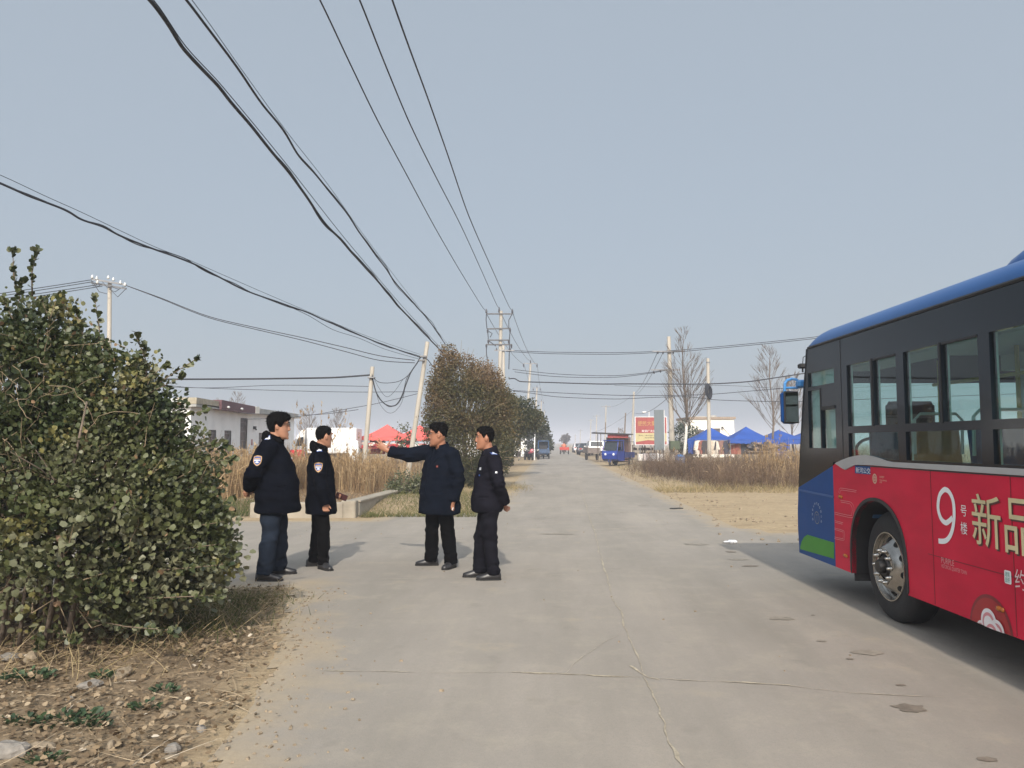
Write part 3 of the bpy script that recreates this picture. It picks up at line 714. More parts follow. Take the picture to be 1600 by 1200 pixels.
# ---- lettering and ornaments printed on the side (each sheet a few mm proud)
def put(mb, txt, box, d, sub=True):
    (ya, za), (yb_, zb_) = S(box[0], box[1]), S(box[2], box[3])
    put_text(mb, txt, lambda u, v: (-d, ya + (yb_ - ya) * u, zb_ + (za - zb_) * v))
def vbox(px0, px1, py_mid0, py_mid1):
    return (px0, py_mid0, px1, py_mid1)
mb = MB()
def put2(mb, txt, px0, px1, ztop, zbot, d=.004, dy=0, dz=0):
    ya, yb_ = Yp(px0), Yp(px1)
    put_text(mb, txt, lambda u, v: (-d, ya + (yb_ - ya) * u + dy, zbot + (ztop - zbot) * v + dz))
z_ = lambda px, py: S(px, py)[1]
# the big 9: one long stroke
def stroke(mb, pts, wd, d):
    P = []
    for i in range(len(pts) - 1):
        for k in range(6):
            t = k / 6; p0 = pts[max(i - 1, 0)]; p1 = pts[i]; p2 = pts[i + 1]; p3 = pts[min(i + 2, len(pts) - 1)]
            P.append(tuple(.5 * (2 * p1[j] + (p2[j] - p0[j]) * t + (2 * p0[j] - 5 * p1[j] + 4 * p2[j] - p3[j]) * t * t + (3 * p1[j] - p0[j] - 3 * p2[j] + p3[j]) * t ** 3) for j in (0, 1)))
    P.append(pts[-1]); V, F = [], []
    for i, p in enumerate(P):
        a, b = P[max(i - 1, 0)], P[min(i + 1, len(P) - 1)]; dx, dz = b[0] - a[0], b[1] - a[1]; L = math.hypot(dx, dz) or 1
        V += [(-d, p[0] - dz / L * wd / 2, p[1] + dx / L * wd / 2), (-d, p[0] + dz / L * wd / 2, p[1] - dx / L * wd / 2)]
        if i: F.append((2 * i - 2, 2 * i - 1, 2 * i + 1, 2 * i))
    mb.add(V, F)
def zoomS(x, y): return S(1440 + x / 10, 740 + y / 10)
mb = MB(); stroke(mb, [zoomS(*p) for p in ((490, 690), (440, 740), (385, 768), (320, 715), (275, 600), (265, 480), (290, 340), (345, 262), (390, 252), (440, 290), (490, 390), (513, 520), (515, 690), (495, 850), (455, 970), (400, 1040), (340, 1058), (272, 1052))], .038, .004)
put2(mb, '号', 1497.5, 1506.5, z_(1502, 789), z_(1502, 806)); put2(mb, '楼', 1496.5, 1506.5, z_(1502, 815), z_(1502, 834))
mb.build('lettering', WHITE, bus)
# gold headline, with its printed drop shade
for nm, mat_, d, dy, dz in (('headline_shade', M('shade_print', (.08, .012, .014), .4), .0035, -.010, -.012), ('headline', GOLD, .0065, 0, 0)):
    mb = MB(); put2(mb, '新', 1515, 1559, z_(1536, 772), z_(1536, 853), d, dy, dz); put2(mb, '品', 1565, 1612, z_(1588, 779), z_(1588, 866), d, dy, dz); put2(mb, '上', 1620, 1676, z_(1646, 790), z_(1646, 880), d, dy, dz); put2(mb, '市', 1686, 1750, z_(1716, 796), z_(1716, 900), d, dy, dz)
    # thicken the strokes a little by laying the outline twice
    put2(mb, '新', 1515, 1559, z_(1536, 772), z_(1536, 853), d + .0006, dy - .005, dz); put2(mb, '品', 1565, 1612, z_(1588, 779), z_(1588, 866), d + .0006, dy - .005, dz)
    mb.build(nm, mat_, bus)
mb = MB(); put2(mb, '约', 1577, 1594, z_(1586, 888), z_(1586, 919), .004); put2(mb, '1', 1599, 1606, z_(1602, 893), z_(1602, 924), .004)
mb.build('lettering', PINKW, bus)
def rrect(y0, y1, z0, z1, r, n=5):
    P = []
    sx = 1 if y1 > y0 else -1
    for cx, cz, a0 in ((y1 - sx * r, z1 - r, 0), (y0 + sx * r, z1 - r, 90), (y0 + sx * r, z0 + r, 180), (y1 - sx * r, z0 + r, 270)):
        for k in range(n + 1):
            q = R(a0 + 90 * k / n); P.append((cx + sx * r * math.cos(q), cz + r * math.sin(q)))
    return P
mb = MB(); ya, yb2 = Yp(1561), Yp(1571.5); zt, zb_ = z_(1566, 889), z_(1566, 909.5)
mb.add([(-.004, a, b) for a, b in rrect(ya, yb2, zb_, zt, .012)], [tuple(range(24))]); mb.build('tag_plate', WHITE, bus)
mb = MB(); put2(mb, '建筑', 1562.6, 1569.9, zt - .008, zt - .04, .007); put2(mb, '面积', 1562.6, 1569.9, zb_ + .04, zb_ + .008, .007); mb.build('lettering', M('green_print', (.05, .25, .18), .4), bus)
mb = MB(); put2(mb, 'PURPLE', 1464.5, 1484, z_(1474, 871), z_(1474, 880), .004); put2(mb, 'HISTORICAL QUARTER TOWN', 1464.5, 1503, z_(1483, 884), z_(1483, 891), .004); mb.build('lettering', LINE, bus)
# operator badge, small round logo
mb = MB(); side(mb, [S(1336.5, 727), S(1360, 729), S(1360, 741.5), S(1336.5, 739.5)], -.004, 0); mb.build('badge_plate', DBLUE, bus)
mb = MB(); put2(mb, '新河公交', 1337, 1359.6, z_(1348, 730.5), z_(1348, 739.5), .0065); mb.build('lettering', WHITE, bus)
def ring(mb, c, r0, r1, d, n=28, ratio=1.0):
    V = []; F = []
    for i in range(n):
        q = 2 * math.pi * i / n
        for r_ in (r0, r1): V.append((-d, c[0] + r_ * math.cos(q), c[1] + r_ * math.sin(q) * ratio))
    mb.add(V, [(2 * i, 2 * i + 1, (2 * i + 3) % (2 * n), (2 * i + 2) % (2 * n)) for i in range(n)])
def disc(mb, c, r_, d, n=40):
    P = [(c[0] + r_ * math.cos(2 * math.pi * i / n), c[1] + r_ * math.sin(2 * math.pi * i / n)) for i in range(n)]; Q = []
    for i in range(n):                                            # nothing is printed below the skirt
        (a, b), (a2, b2) = P[i], P[(i + 1) % n]
        if b >= ZSK: Q.append((a, b))
        if (b - ZSK) * (b2 - ZSK) < 0: t = (ZSK - b) / (b2 - b); Q.append((a + (a2 - a) * t, ZSK))
    if len(Q) > 2: mb.add([(-d, a, b) for a, b in Q], [tuple(range(len(Q)))])
mb = MB(); c = S(1367.4, 748); ring(mb, c, .032, .044, .004); ring(mb, c, .012, .02, .004)
for dy in (-.02, 0, .02): mb.add([(-.004, c[0] + dy - .003, c[1] - .03), (-.004, c[0] + dy + .003, c[1] - .03), (-.004, c[0] + dy + .003, c[1] + .03), (-.004, c[0] + dy - .003, c[1] + .03)], [(0, 1, 2, 3)])
put2(mb, '名邦地产', 1373, 1380.5, z_(1377, 743.5), z_(1377, 747)); put2(mb, 'MINGBANG', 1373, 1384, z_(1378, 749.4), z_(1378, 751.6)); put2(mb, '9号', 1373, 1376.5, z_(1375, 752), z_(1375, 755)); mb.build('logo', M('gold_pink_print', (.60, .36, .26), .4), bus)
# round operator seal with an arc of characters on the blue nose panel
mb = MB(); c = S(1277, 809); ring(mb, c, .058, .066, .004); mb.build('seal', M('seal_grey', (.16, .17, .15), .4), bus)
mb = MB(); put_text(mb, 'T', lambda u, v: (-.004, c[0] - (u - .5) * .04, c[1] + (v - .5) * .07)); mb.build('seal', M('seal_grey_dark', (.12, .14, .15), .4), bus)
mb = MB(); word = '新河县公共交通有限公司'
for i, chv in enumerate(word):
    a = R(200 - 220 * i / (len(word) - 1)); rr = .125; cc = (c[0] - rr * math.cos(a), c[1] + .02 + rr * 1.05 * math.sin(a)); ca, sa = math.cos(a - math.pi / 2), math.sin(a - math.pi / 2)
    put_text(mb, chv, lambda u, v: (-.004, cc[0] - ((u - .5) * .026 * ca - (v - .5) * .026 * sa), cc[1] + ((u - .5) * .026 * sa + (v - .5) * .026 * ca)))
mb.build('lettering', M('pale_blue_print', (.50, .56, .62), .4), bus)
# looping pinstripes
def Z10(x, y): return S(1240 + x / 10, 720 + y / 10)
mb = MB()
for P in ([(990, 465), (760, 428), (725, 440), (710, 500)], [(985, 490), (770, 458), (740, 470), (725, 520)],
          [(740, 620), (880, 640), (930, 680), (950, 740), (940, 840), (905, 888), (645, 830)], [(745, 645), (870, 668), (905, 700), (922, 750), (915, 825), (890, 855), (645, 803)],
          [(650, 935), (780, 968)], [(655, 960), (770, 990)], [(645, 1050), (770, 1085), (800, 1120), (800, 1200), (780, 1240), (645, 1215)], [(645, 1072), (765, 1108), (780, 1130), (780, 1195), (768, 1215), (645, 1190)]):
    stroke(mb, [Z10(*p) for p in P], .004, .004)
mb.build('pinstripe', LINE, bus)
# dark roundel with a white cloud-like flower near the skirt
c0 = S(1549, 988)
mb = MB(); disc(mb, c0, .245, .003); o = mb.build('roundel', DRED, bus)
mb = MB(); disc(mb, (c0[0], c0[1] - .0), .222, .0045); mb.build('roundel', CRED, bus)
PETW = M('flower_white', (.74, .70, .70), .4, var=.05); PETP = M('flower_pink', (.58, .22, .24), .4, var=.08)
for i, (dx, dz, r_) in enumerate(((-.105, .015, .05), (-.01, .075, .088), (.085, .03, .08), (.03, .01, .085))):
    cc = (c0[0] - dx, c0[1] - .01 + dz)
    mb = MB(); disc(mb, cc, r_, .006 + .003 * i); mb.build('flower', PETW, bus)
    mb = MB(); disc(mb, (cc[0], cc[1] - .006), r_ * .78, .0075 + .003 * i); mb.build('flower', PETP, bus); mb = MB(); disc(mb, (cc[0], cc[1] - .012), r_ * .6, .0084 + .003 * i); mb.build('flower', PETW, bus)
# ================================================================== poles and wires
MAT_POLE = M('pole_concrete', (.40, .365, .31), .9, var=.16, scale=3, bump=.2, bscale=30, stretch=(1, 1, .25))
MAT_POLEW = M('pole_wood', (.16, .125, .095), .9, var=.25, scale=3)
MAT_WIRE = M('wire_black', (.016, .018, .024), .6, var=0)
MAT_WIREG = M('wire_grey', (.045, .05, .06), .6, var=0)
MAT_ARM = M('galvanised_steel', (.22, .22, .225), .5, metal=.5, var=.15)
MAT_ARMD = M('weathered_steel', (.10, .10, .105), .7, metal=.2, var=.2)
MAT_INS = M('porcelain', (.72, .72, .70), .25, var=.05)
MAT_INSD = M('insulator_brown', (.05, .045, .05), .3, var=.1)
def pole(label, base, top, r0, r1, group=None, mat=None, name='utility_pole', cat='utility pole'):
    t = thing(name, label, cat, base, 0, group); d = Vector(top) - Vector(base)
    mb = MB(); mb.tube([d * k for k in (-.02, .25, .5, .75, 1.0)], [r0 + (r1 - r0) * k for k in (0, .25, .5, .75, 1)], 14)
    smooth_by_angle(mb.build('pole', mat or MAT_POLE, t), 50)
    t['top'] = 0; del t['top']
    return t, d
def crossarm(t, p, half, axis=(1, 0, 0), mat=None, th=.07):
    a = Vector(axis).normalized(); mb = MB(); q = Vector(axis).to_track_quat('X', 'Z').to_matrix()
    mb.box(p, (half * 2, th, th), q); return mb.build('crossarm', mat or MAT_ARM, t)
def insulator(t, p, h=.28, r=.06, mat=None, down=False):
    mb = MB(); prof = [(0, .02), (h * .1, r * .6), (h * .2, r), (h * .3, r * .5), (h * .42, r * .95), (h * .52, r * .45), (h * .65, r * .85), (h * .75, r * .4), (h, .02)]
    mb.lathe([(-a if down else a, b) for a, b in prof], p, 'Z', 10); return mb.build('insulator', mat or MAT_INS, t, True)
def px_pole(label, pb, pt, Y, width, group=None, mat=None, zb=None, Ytop=None, taper=.75):
    """pole from photo pixels: foot pb, head pt at distance Y, width in photo pixels at the foot"""
    b = at(pb[0], pb[1], Y); z0 = 0.0 if zb is None else zb
    tp = at(pt[0], pt[1], Y if Ytop is None else Ytop); f = (z0 - tp.z) / (b.z - tp.z) if abs(b.z - tp.z) > 1e-6 else 1
    b = tp + (b - tp) * f; r = width * Y / FPX / 2
    return pole(label, b, tp, r, r * taper, group, mat)
GP = 'concrete utility poles'
# main line pole with four crossarms
Y1 = 55.0
MAIN, d = px_pole('tall concrete pole with four stacked steel crossarms rising behind the roadside tree', (779, 690), (783, 486), Y1, 7, GP)
mb_ = MAIN.location
def loc_of(t, px, py, Y): return at(px, py, Y) - t.location
for py, xa, xb in ((490.5, 760, 801), (514, 761, 798), (531.5, 762, 795), (538.5, 759, 800)):
    a, b = loc_of(MAIN, xa, py, Y1 - .15), loc_of(MAIN, xb, py - (1 if py < 520 and py > 500 else 0), Y1 - .15); crossarm(MAIN, (a + b) / 2, (b - a).length / 2, b - a, MAT_ARMD, .09)
for px, py in ((760, 490), (800.5, 490)): insulator(MAIN, loc_of(MAIN, px, py, Y1 - .15), .34, .09, MAT_INSD)
insulator(MAIN, loc_of(MAIN, 780, 489, Y1), .42, .09, MAT_INSD)
for px, py in ((762, 515), (797, 514), (763, 531), (795, 531), (760, 538), (799, 538)): insulator(MAIN, loc_of(MAIN, px, py, Y1 - .15), .3, .09, MAT_INSD, True)
mb = MB()
for P in ([(760, 491), (759.5, 500), (761, 514)], [(762, 517), (763, 530)], [(760, 540), (760, 552), (761.5, 562)], [(800, 491), (795, 500), (795, 513)], [(797, 516), (796, 530), (796, 545), (795, 577)], [(763, 532), (775, 541)], [(764, 518), (769, 521), (766, 527)]):
    mb.tube([loc_of(MAIN, x, y, Y1 - .2) for x, y in P], .034, 5)
mb.build('jumper_lead', MAT_WIREG, MAIN)
SEC, d = px_pole('shorter concrete pole standing close against the tall crossarm pole', (788, 690), (786.5, 540), Y1 - 3, 5.5, GP)
crossarm(SEC, loc_of(SEC, 788, 547.5, Y1 - 3.15), .65)
for px in (776, 797): insulator(SEC, loc_of(SEC, px, 548, Y1 - 3.15), .2, .07, MAT_INSD)
# the line going on down the road
far = []
for i, (pb, pt, Y, wd, lab) in enumerate((((819, 720), (829, 568), 93, 4.6, 'concrete pole with a T crossarm just beyond the roadside trees'), ((834, 712), (839, 606), 132, 3.0, 'thin pole with a crossarm, third along the left of the road'),
                     ((843, 707), (846, 627), 172, 2.4, 'distant thin pole, fourth along the left of the road'), ((848, 705), (850.5, 642), 212, 2.0, 'distant thin pole, fifth along the left of the road'), ((852, 703), (853.5, 652), 255, 1.6, 'faint hazy pole, sixth along the left of the road'), ((855, 702), (856, 660), 310, 1.3, 'very faint hazy pole farthest along the left of the road'))):
    t, d = px_pole(lab, pb, pt, Y, wd, GP); far.append((t, pt, Y))
    hw = {93: 11, 132: 6, 172: 4, 212: 3}.get(Y, 2.5); a, b = loc_of(t, pt[0] - hw, pt[1], Y - .1), loc_of(t, pt[0] + hw - 1, pt[1], Y - .1); crossarm(t, (a + b) / 2, (b - a).length / 2, (1, 0, 0), None, .09)
    for px in (pt[0] - hw, pt[0] + hw - 1): insulator(t, loc_of(t, px, pt[1] + 1, Y - .1), .4, .1, MAT_INSD, True)
    insulator(t, loc_of(t, pt[0], pt[1], Y), .45, .1, MAT_INSD)
# left pole with white insulators above the shrub
LP, d = px_pole('concrete pole with white insulators on its crossarm rising above the green shrub', (169, 700), (171.5, 441), 33, 8.0, GP)
for py, k in ((436, 0), (442, .25)):
    a, b = loc_of(LP, 143, py, 33 - .15 + k), loc_of(LP, 197, py + 9, 33 - .15 - k); crossarm(LP, (a + b) / 2, (b - a).length / 2, b - a)
for px, py in ((144, 434), (151, 436), (169, 435), (177, 438), (188, 443), (195, 446), (152, 442)): insulator(LP, loc_of(LP, px, py + 1, 32.8), .15, .065)
mb = MB()
for P in ([(143, 438), (146, 447), (154, 447), (160, 443)], [(146, 442), (155, 456), (167, 459)], [(170, 452), (180, 456), (192, 448)], [(173, 448), (186, 452), (197, 447)], [(172, 452), (184, 464), (198, 450)], [(160, 440), (168, 450), (176, 447)]):
    mb.tube([loc_of(LP, x, y, 32.7) for x, y in P], .014, 5)
mb.build('jumper_lead', MAT_WIREG, LP)
# leaning telephone poles
PA, d = px_pole('leaning bare concrete telephone pole standing by the dry reeds', (567, 748), (582, 573), 32, 8.0, GP, None, .1, None, .8)
PB, d = px_pole('strongly leaning bare concrete pole beside the brown roadside tree', (637, 745), (668, 534), 32, 8.5, GP, None, .1, None, .75)
for t, px, py in ((PA, 580.5, 590), (PB, 661, 557), (PB, 659, 563)):
    mb = MB(); mb.bbox(loc_of(t, px, py, 31.9), (.28, .22, .06), .01); mb.build('clamp', MAT_ARM, t)
# right-hand poles
PC, d = px_pole('tall concrete pole with a green box at its foot, beside the whitewashed tree', (1051, 722), (1045, 526), 50, 9, GP, None, .1, None, .62)
PD, d = px_pole('concrete pole carrying a coil of black cable in front of the blue tents', (1108.5, 722), (1106, 560), 46, 6.5, GP, None, .1, None, .75)
PE, d = px_pole('thin pale concrete pole between the blue truck trike and the red billboard', (987, 712), (990.5, 612), 94, 4, GP, None, 0, None, .7)
crossarm(PC, loc_of(PC, 1044, 549, 49.8), 1.0); crossarm(PC, loc_of(PC, 1040, 578, 49.8), .9)
for px, py in ((1028, 549), (1036, 549), (1052, 549), (1022, 580), (1032, 578), (1052, 576)): insulator(PC, loc_of(PC, px, py, 49.8), .18, .07, MAT_INSD, True)
mb = MB(); mb.bbox(loc_of(PC, 1054, 696, 49.6), (.62, .45, .55), .04); mb.build('junction_box', M('box_green', (.055, .075, .04), .6), PC)
mb = MB()
for i in range(7):
    c = loc_of(PD, 1106.5, 609, 45.85); mb.tube([c + Vector((.12 * math.sin(q) + .02 * i - .06, -.03 - .02 * i, .36 * math.cos(q) - .03 * i)) for q in [2 * math.pi * k / 14 for k in range(15)]], .03, 5, False)
mb.build('cable_coil', MAT_WIRE, PD)
mb = MB(); mb.lathe([(-.04, .115), (.04, .115), (.04, .09), (-.04, .09), (-.04, .115)], loc_of(PD, 1106.3, 566.5, 46), 'Z', 14); mb.build('clamp', MAT_ARM, PD)
for lab, pb, pt, Y, wd, m_, arm_ in (('brown wooden post just left of the thin pale pole', (975, 700), (977.5, 645), 105, 2.6, MAT_POLEW, .0), ('pale pole with a short crossarm above the stall roof', (945, 708), (947, 633), 139, 2.4, MAT_POLE, .8), ('faint pale pole left of the stall roof, with a crossarm', (931, 706), (932.5, 648), 187, 1.8, MAT_POLE, .9),
                         ('faint thin pole above the white car', (922, 705), (923.5, 655), 224, 1.5, MAT_POLE, .8), ('very faint short pole above the black car', (906, 703), (907, 671), 330, 1.4, MAT_POLE, 1.0), ('very faint pole farthest along the right of the road', (898, 702), (899, 679), 420, 1.2, MAT_POLE, 1.0), ('grey steel mast behind the stall roof', (966, 705), (966.5, 668), 90, 1.3, MAT_POLEW, 0)):
    t, d = px_pole(lab, pb, pt, Y, wd, GP, m_)
    if arm_: crossarm(t, loc_of(t, pt[0], pt[1] + 2, Y - .1), arm_, (1, 0, 0), None, .12)

# ---- wires: every one hangs in the vertical plane between its two supports
def wire(label, px, A, B, r, mat=MAT_WIRE, ext=None, name='overhead_wire', cat='wire', group='overhead wires', wob=0.0, n=5, sub=6):
    """px: photo points along it; A, B: ground (x, y) of its supports"""
    ax, ay = A; bx, by = B; nx, ny = by - ay, ax - bx; P = []
    for q in px:
        d = ray(*q); k = (nx * ax + ny * ay) / (nx * d.x + ny * d.y); P.append(Vector((0, 0, CAMH)) + d * k)
    hide = lambda q: q[0] < 12 or 232 < q[0] < 246 and q[1] > 580 or q[0] > 1215       # leaves the picture, or passes behind the shrub or the bus: goes on
    if hide(px[0]): P = [P[0] + Vector((P[0] - P[1]).normalized().to_tuple()[:2] + (0,)).normalized() * 28 + Vector((0, 0, .8))] + P
    if hide(px[-1]): P = P + [P[-1] + Vector((P[-1] - P[-2]).normalized().to_tuple()[:2] + (0,)).normalized() * 28 + Vector((0, 0, .8))]
    if ext: P = ([Vector(e) for e in ext[0]] if ext[0] else []) + P + ([Vector(e) for e in ext[1]] if ext[1] else [])
    Q = []
    for i in range(len(P) - 1):
        p0, p1, p2, p3 = P[max(i - 1, 0)], P[i], P[i + 1], P[min(i + 2, len(P) - 1)]
        m1 = (p2 - p0) * .5; m2 = (p3 - p1) * .5; L = (p2 - p1).length
        for m_ in (m1, m2):
            if m_.length > L: m_ *= L / m_.length
        for k in range(sub):
            t = k / sub; t2, t3 = t * t, t ** 3
            Q.append(p1 * (2 * t3 - 3 * t2 + 1) + m1 * (t3 - 2 * t2 + t) + p2 * (3 * t2 - 2 * t3) + m2 * (t3 - t2))
    Q.append(P[-1])
    if wob:
        Q = [q + Vector((noise.noise(q * .9) * wob, 0, noise.noise(q * .9 + Vector((9, 2, 4))) * wob)) for q in Q]
    mb = MB(); mb.tube(Q, r, n); o = mb.build(name, mat, None, True)
    return tag(o, label, cat, group)
RD = (SN, CS)
def along(x, y): return ((x, y), (x + SN * 10, y + CS * 10))
def behind(px, py, A, B, back):
    """where the wire goes on past the top of the frame: a point further back along its plane, slightly lower sag"""
    ax, ay = A; bx, by = B; nx, ny = by - ay, ax - bx; d = ray(px, py); k = (nx * ax + ny * ay) / (nx * d.x + ny * d.y); p = Vector((0, 0, CAMH)) + d * k
    u = Vector((bx - ax, by - ay, 0)).normalized(); 
    return [p - u * back + Vector((0, 0, .02 * back))]
for lab, pts in (('power line over the road, leftmost of the three thin parallel wires', [(500, 0), (545, 95), (590, 188), (636, 274), (680, 356), (720, 425), (754, 480), (760, 486)]), ('power line over the road, middle one of the three thin parallel wires', [(562, 0), (600, 96), (640, 192), (680, 274), (720, 352), (752, 422), (776, 476), (780.5, 482)]), ('power line over the road, rightmost of the three thin parallel wires', [(613, 0), (640, 76), (668, 152), (700, 243), (732, 336), (766, 414), (795, 478), (800.5, 486)])):
    xe = X(pts[-1][0], Y1 - .2); A, B = along(xe, Y1 - .2); wire(lab, pts, A, B, .017, ext=(behind(*pts[0], A, B, 14), None))
# on from the main pole to the next
for k, (a, b) in enumerate((((760, 490), (818, 569)), ((780.5, 484), (829, 565)), ((800.5, 487), (837, 569)))):
    p, q = at(*a, Y1 - .2), at(*b, 92.9); mb = MB(); mb.tube([p.lerp(q, t) + Vector((0, 0, -4 * t * (1 - t) * .5)) for t in [i / 12 for i in range(13)]], .02, 5)
    tag(mb.build('overhead_wire', MAT_WIREG, None, True), ('left', 'middle', 'right')[k] + ' thin wire from the four-armed pole to the T pole beyond the tree', 'wire', 'overhead wires')
for k in range(2):
    for j, (dx0, dx1) in enumerate(((-1, -1), (1, 1))):
        t0, p0, Ya = far[k]; t1, p1, Yb = far[k + 1]; h0, h1 = (11, 6, 4)[k], (11, 6, 4)[k + 1]
        p, q = at(p0[0] + dx0 * h0 * .95, p0[1], Ya), at(p1[0] + dx1 * h1 * .95, p1[1], Yb); mb = MB(); mb.tube([p.lerp(q, t) + Vector((0, 0, -4 * t * (1 - t) * .6)) for t in [i / 10 for i in range(11)]], .02, 4)
        tag(mb.build('overhead_wire', MAT_WIREG, None, True), ('left ', 'right ')[j] + ('wire between the T pole and the third pole of the line' if k == 0 else 'wire between the third and fourth poles of the line'), 'wire', 'overhead wires')
# thick telephone cables coming from overhead, each bundle is a carrier wire with its cables lashed below
def bundle(desc, main, carrier, A, B, r, back):
    g = 'bundled telephone cables'
    e = lambda P: (behind(*P[0], A, B, back), None) if back else None
    wire(desc + ', thick cable', main, A, B, r, ext=e(main), name='telephone_cable', cat='cable', group=g, wob=.015)
    wire(desc + ', thinner twisted cable', [(x + 1.2 * math.sin(i * 2.1), y + 2.0 * math.sin(i * 1.7 + 1)) for i, (x, y) in enumerate(main)], A, B, r * .55, ext=e(main), name='telephone_cable', cat='cable', group=g, wob=.03)
    wire(desc + ', fine carrier wire', carrier, A, B, r * .28, ext=e(carrier), name='carrier_wire', cat='wire', group=g)
A, B = along(-2.45, 30)
bundle('thickest cable bundle slanting down to the brown tree', [(234, 0), (262, 38), (288, 78), (340, 132), (362, 160), (400, 205), (440, 256), (478, 305), (505, 345), (532, 374), (580, 428), (605, 456), (626, 482), (660, 518), (680, 539), (700, 560)], [(240, 0), (290, 72), (345, 132), (444, 252), (540, 374), (630, 480), (700, 556)], A, B, .022, 8)
A, B = along(-2.6, 30)
bundle('second cable bundle right of the thickest one', [(291, 0), (318, 35), (350, 78), (378, 116), (412, 165), (444, 204), (468, 244), (500, 280), (530, 318), (560, 360), (600, 416), (620, 444), (652, 480), (675, 508), (696, 538)], [(300, 0), (380, 112), (446, 203), (510, 285), (560, 356), (604, 415), (656, 482), (697, 535)], A, B, .017, 8)
A, B = (X(657, 32), 32), (-8.6, 12.5)
bundle('cable bundle from the left edge to the leaning pole', [(-8, 284), (20, 296), (45, 307), (75, 318), (105, 330), (127, 343), (160, 354), (187, 368), (220, 381), (250, 393), (290, 408), (312, 417), (337, 430), (368, 447), (400, 460), (440, 474), (480, 488), (540, 515), (580, 531), (606, 541), (628, 549), (656, 558)], [(-8, 270), (70, 306), (128, 332), (187, 360), (245, 387), (290, 404), (345, 428), (400, 452), (470, 482), (540, 512), (600, 535), (657, 554)], A, B, .021, 0)
wire('slack loop of thin cable below the bundle near the leaning pole', [(440, 474), (480, 492), (520, 515), (560, 528), (600, 545), (640, 557), (655, 561)], A, B, .008, name='telephone_cable', cat='cable', group='bundled telephone cables')
A, B = (X(171, 33), 33), (X(650, 32), 32)
for k, (dy, lab) in enumerate(((0, 'upper wire of the pair from the insulator pole to the leaning pole'), (4, 'lower wire of the pair from the insulator pole to the leaning pole'))):
    wire(lab, [(197, 446), (250, 465 + dy * .3), (325, 494 + dy * .5), (400, 512 + dy * .7), (470, 527 + dy), (540, 543 + dy * 1.6), (594, 556 + dy * 1.8), (648, 563 + dy)], A, B, .016, MAT_WIRE)
for k, (a, b, lab) in enumerate((((144, 437), (-6, 453), 'uppermost'), ((146, 440), (-6, 457), 'second'), ((152, 445), (-6, 461.5), 'third'), ((160, 447), (-6, 466), 'lowest'))):
    p, q = at(*a, 32.9), at(*b, 30.0); q = p + (q - p) * 5; mb = MB(); mb.tube([p.lerp(q, t) + Vector((0, 0, -.25 * 4 * t * (1 - t))) for t in [i / 24 for i in range(25)]], .016, 4)
    tag(mb.build('overhead_wire', MAT_WIREG, None, True), lab + ' of the four wires leaving the insulator pole to the left edge', 'wire', 'overhead wires')
A, B = (X(579, 32), 32), (-18.0, 31)
wire('thick dark cable running level from the left to the leaning reed-side pole', [(236, 592), (300, 592.5), (400, 592), (470, 591), (520, 590), (552, 588), (578, 586)], A, B, .035, name='telephone_cable', cat='cable', group='bundled telephone cables')
for pts, lab in (([(240, 604), (330, 606), (430, 602), (540, 603), (578, 604)], 'thin slack wire just under the level thick cable'), ([(240, 600), (290, 605), (400, 609), (540, 612.5), (657, 612)], 'thin wire passing behind the reed-side pole to the leaning pole'), ([(380, 655), (440, 653), (490, 648), (530, 641), (591, 630), (657, 614)], 'thin wire rising from the white building to the leaning pole'), ([(372, 645), (440, 648), (500, 647.5), (560, 640)], 'faint thin wire behind the head of the tallest man')):
    wire(lab, pts, (X(640, 36), 36), (-16, 37), .014, MAT_WIREG)
A, B = (X(580, 31.9), 31.9), (X(657, 31.9), 31.9)
for k, (pts, r, lab) in enumerate((([(581, 588), (584, 600), (590, 618), (600, 630), (610, 634.5), (620, 632), (628, 620), (634, 602), (642, 582), (652, 567), (657, 558)], .024, 'thickest drooping loop of black cable hung between the two leaning poles'),
        ([(582, 590), (588, 612), (598, 628), (609, 635.5), (621, 630), (630, 612), (636, 590), (648, 573), (656, 562)], .013, 'second drooping loop of black cable, just inside the thickest one'),
        ([(581, 586), (590, 596), (605, 598.5), (625, 595), (640, 584), (654, 563)], .013, 'shallow loop of black cable hung between the two leaning poles'), ([(583, 592), (592, 628), (602, 642), (610, 645.5), (618, 642), (628, 628), (634, 600)], .008, 'lowest thin loop of cable hung between the two leaning poles'),
        ([(581, 584), (592, 606), (604, 620), (616, 612), (630, 592)], .008, 'thin stray loop of cable inside the thick loops'))):
    wire(lab, pts, A, B, r, name='telephone_cable', cat='cable', group='bundled telephone cables')
wire('slack black cable from the leaning pole into the brown tree', [(661, 559), (668, 562), (676, 572), (684, 577)], (X(661, 31.5), 31.5), (X(684, 29), 29), .02, name='telephone_cable', cat='cable', group='bundled telephone cables')
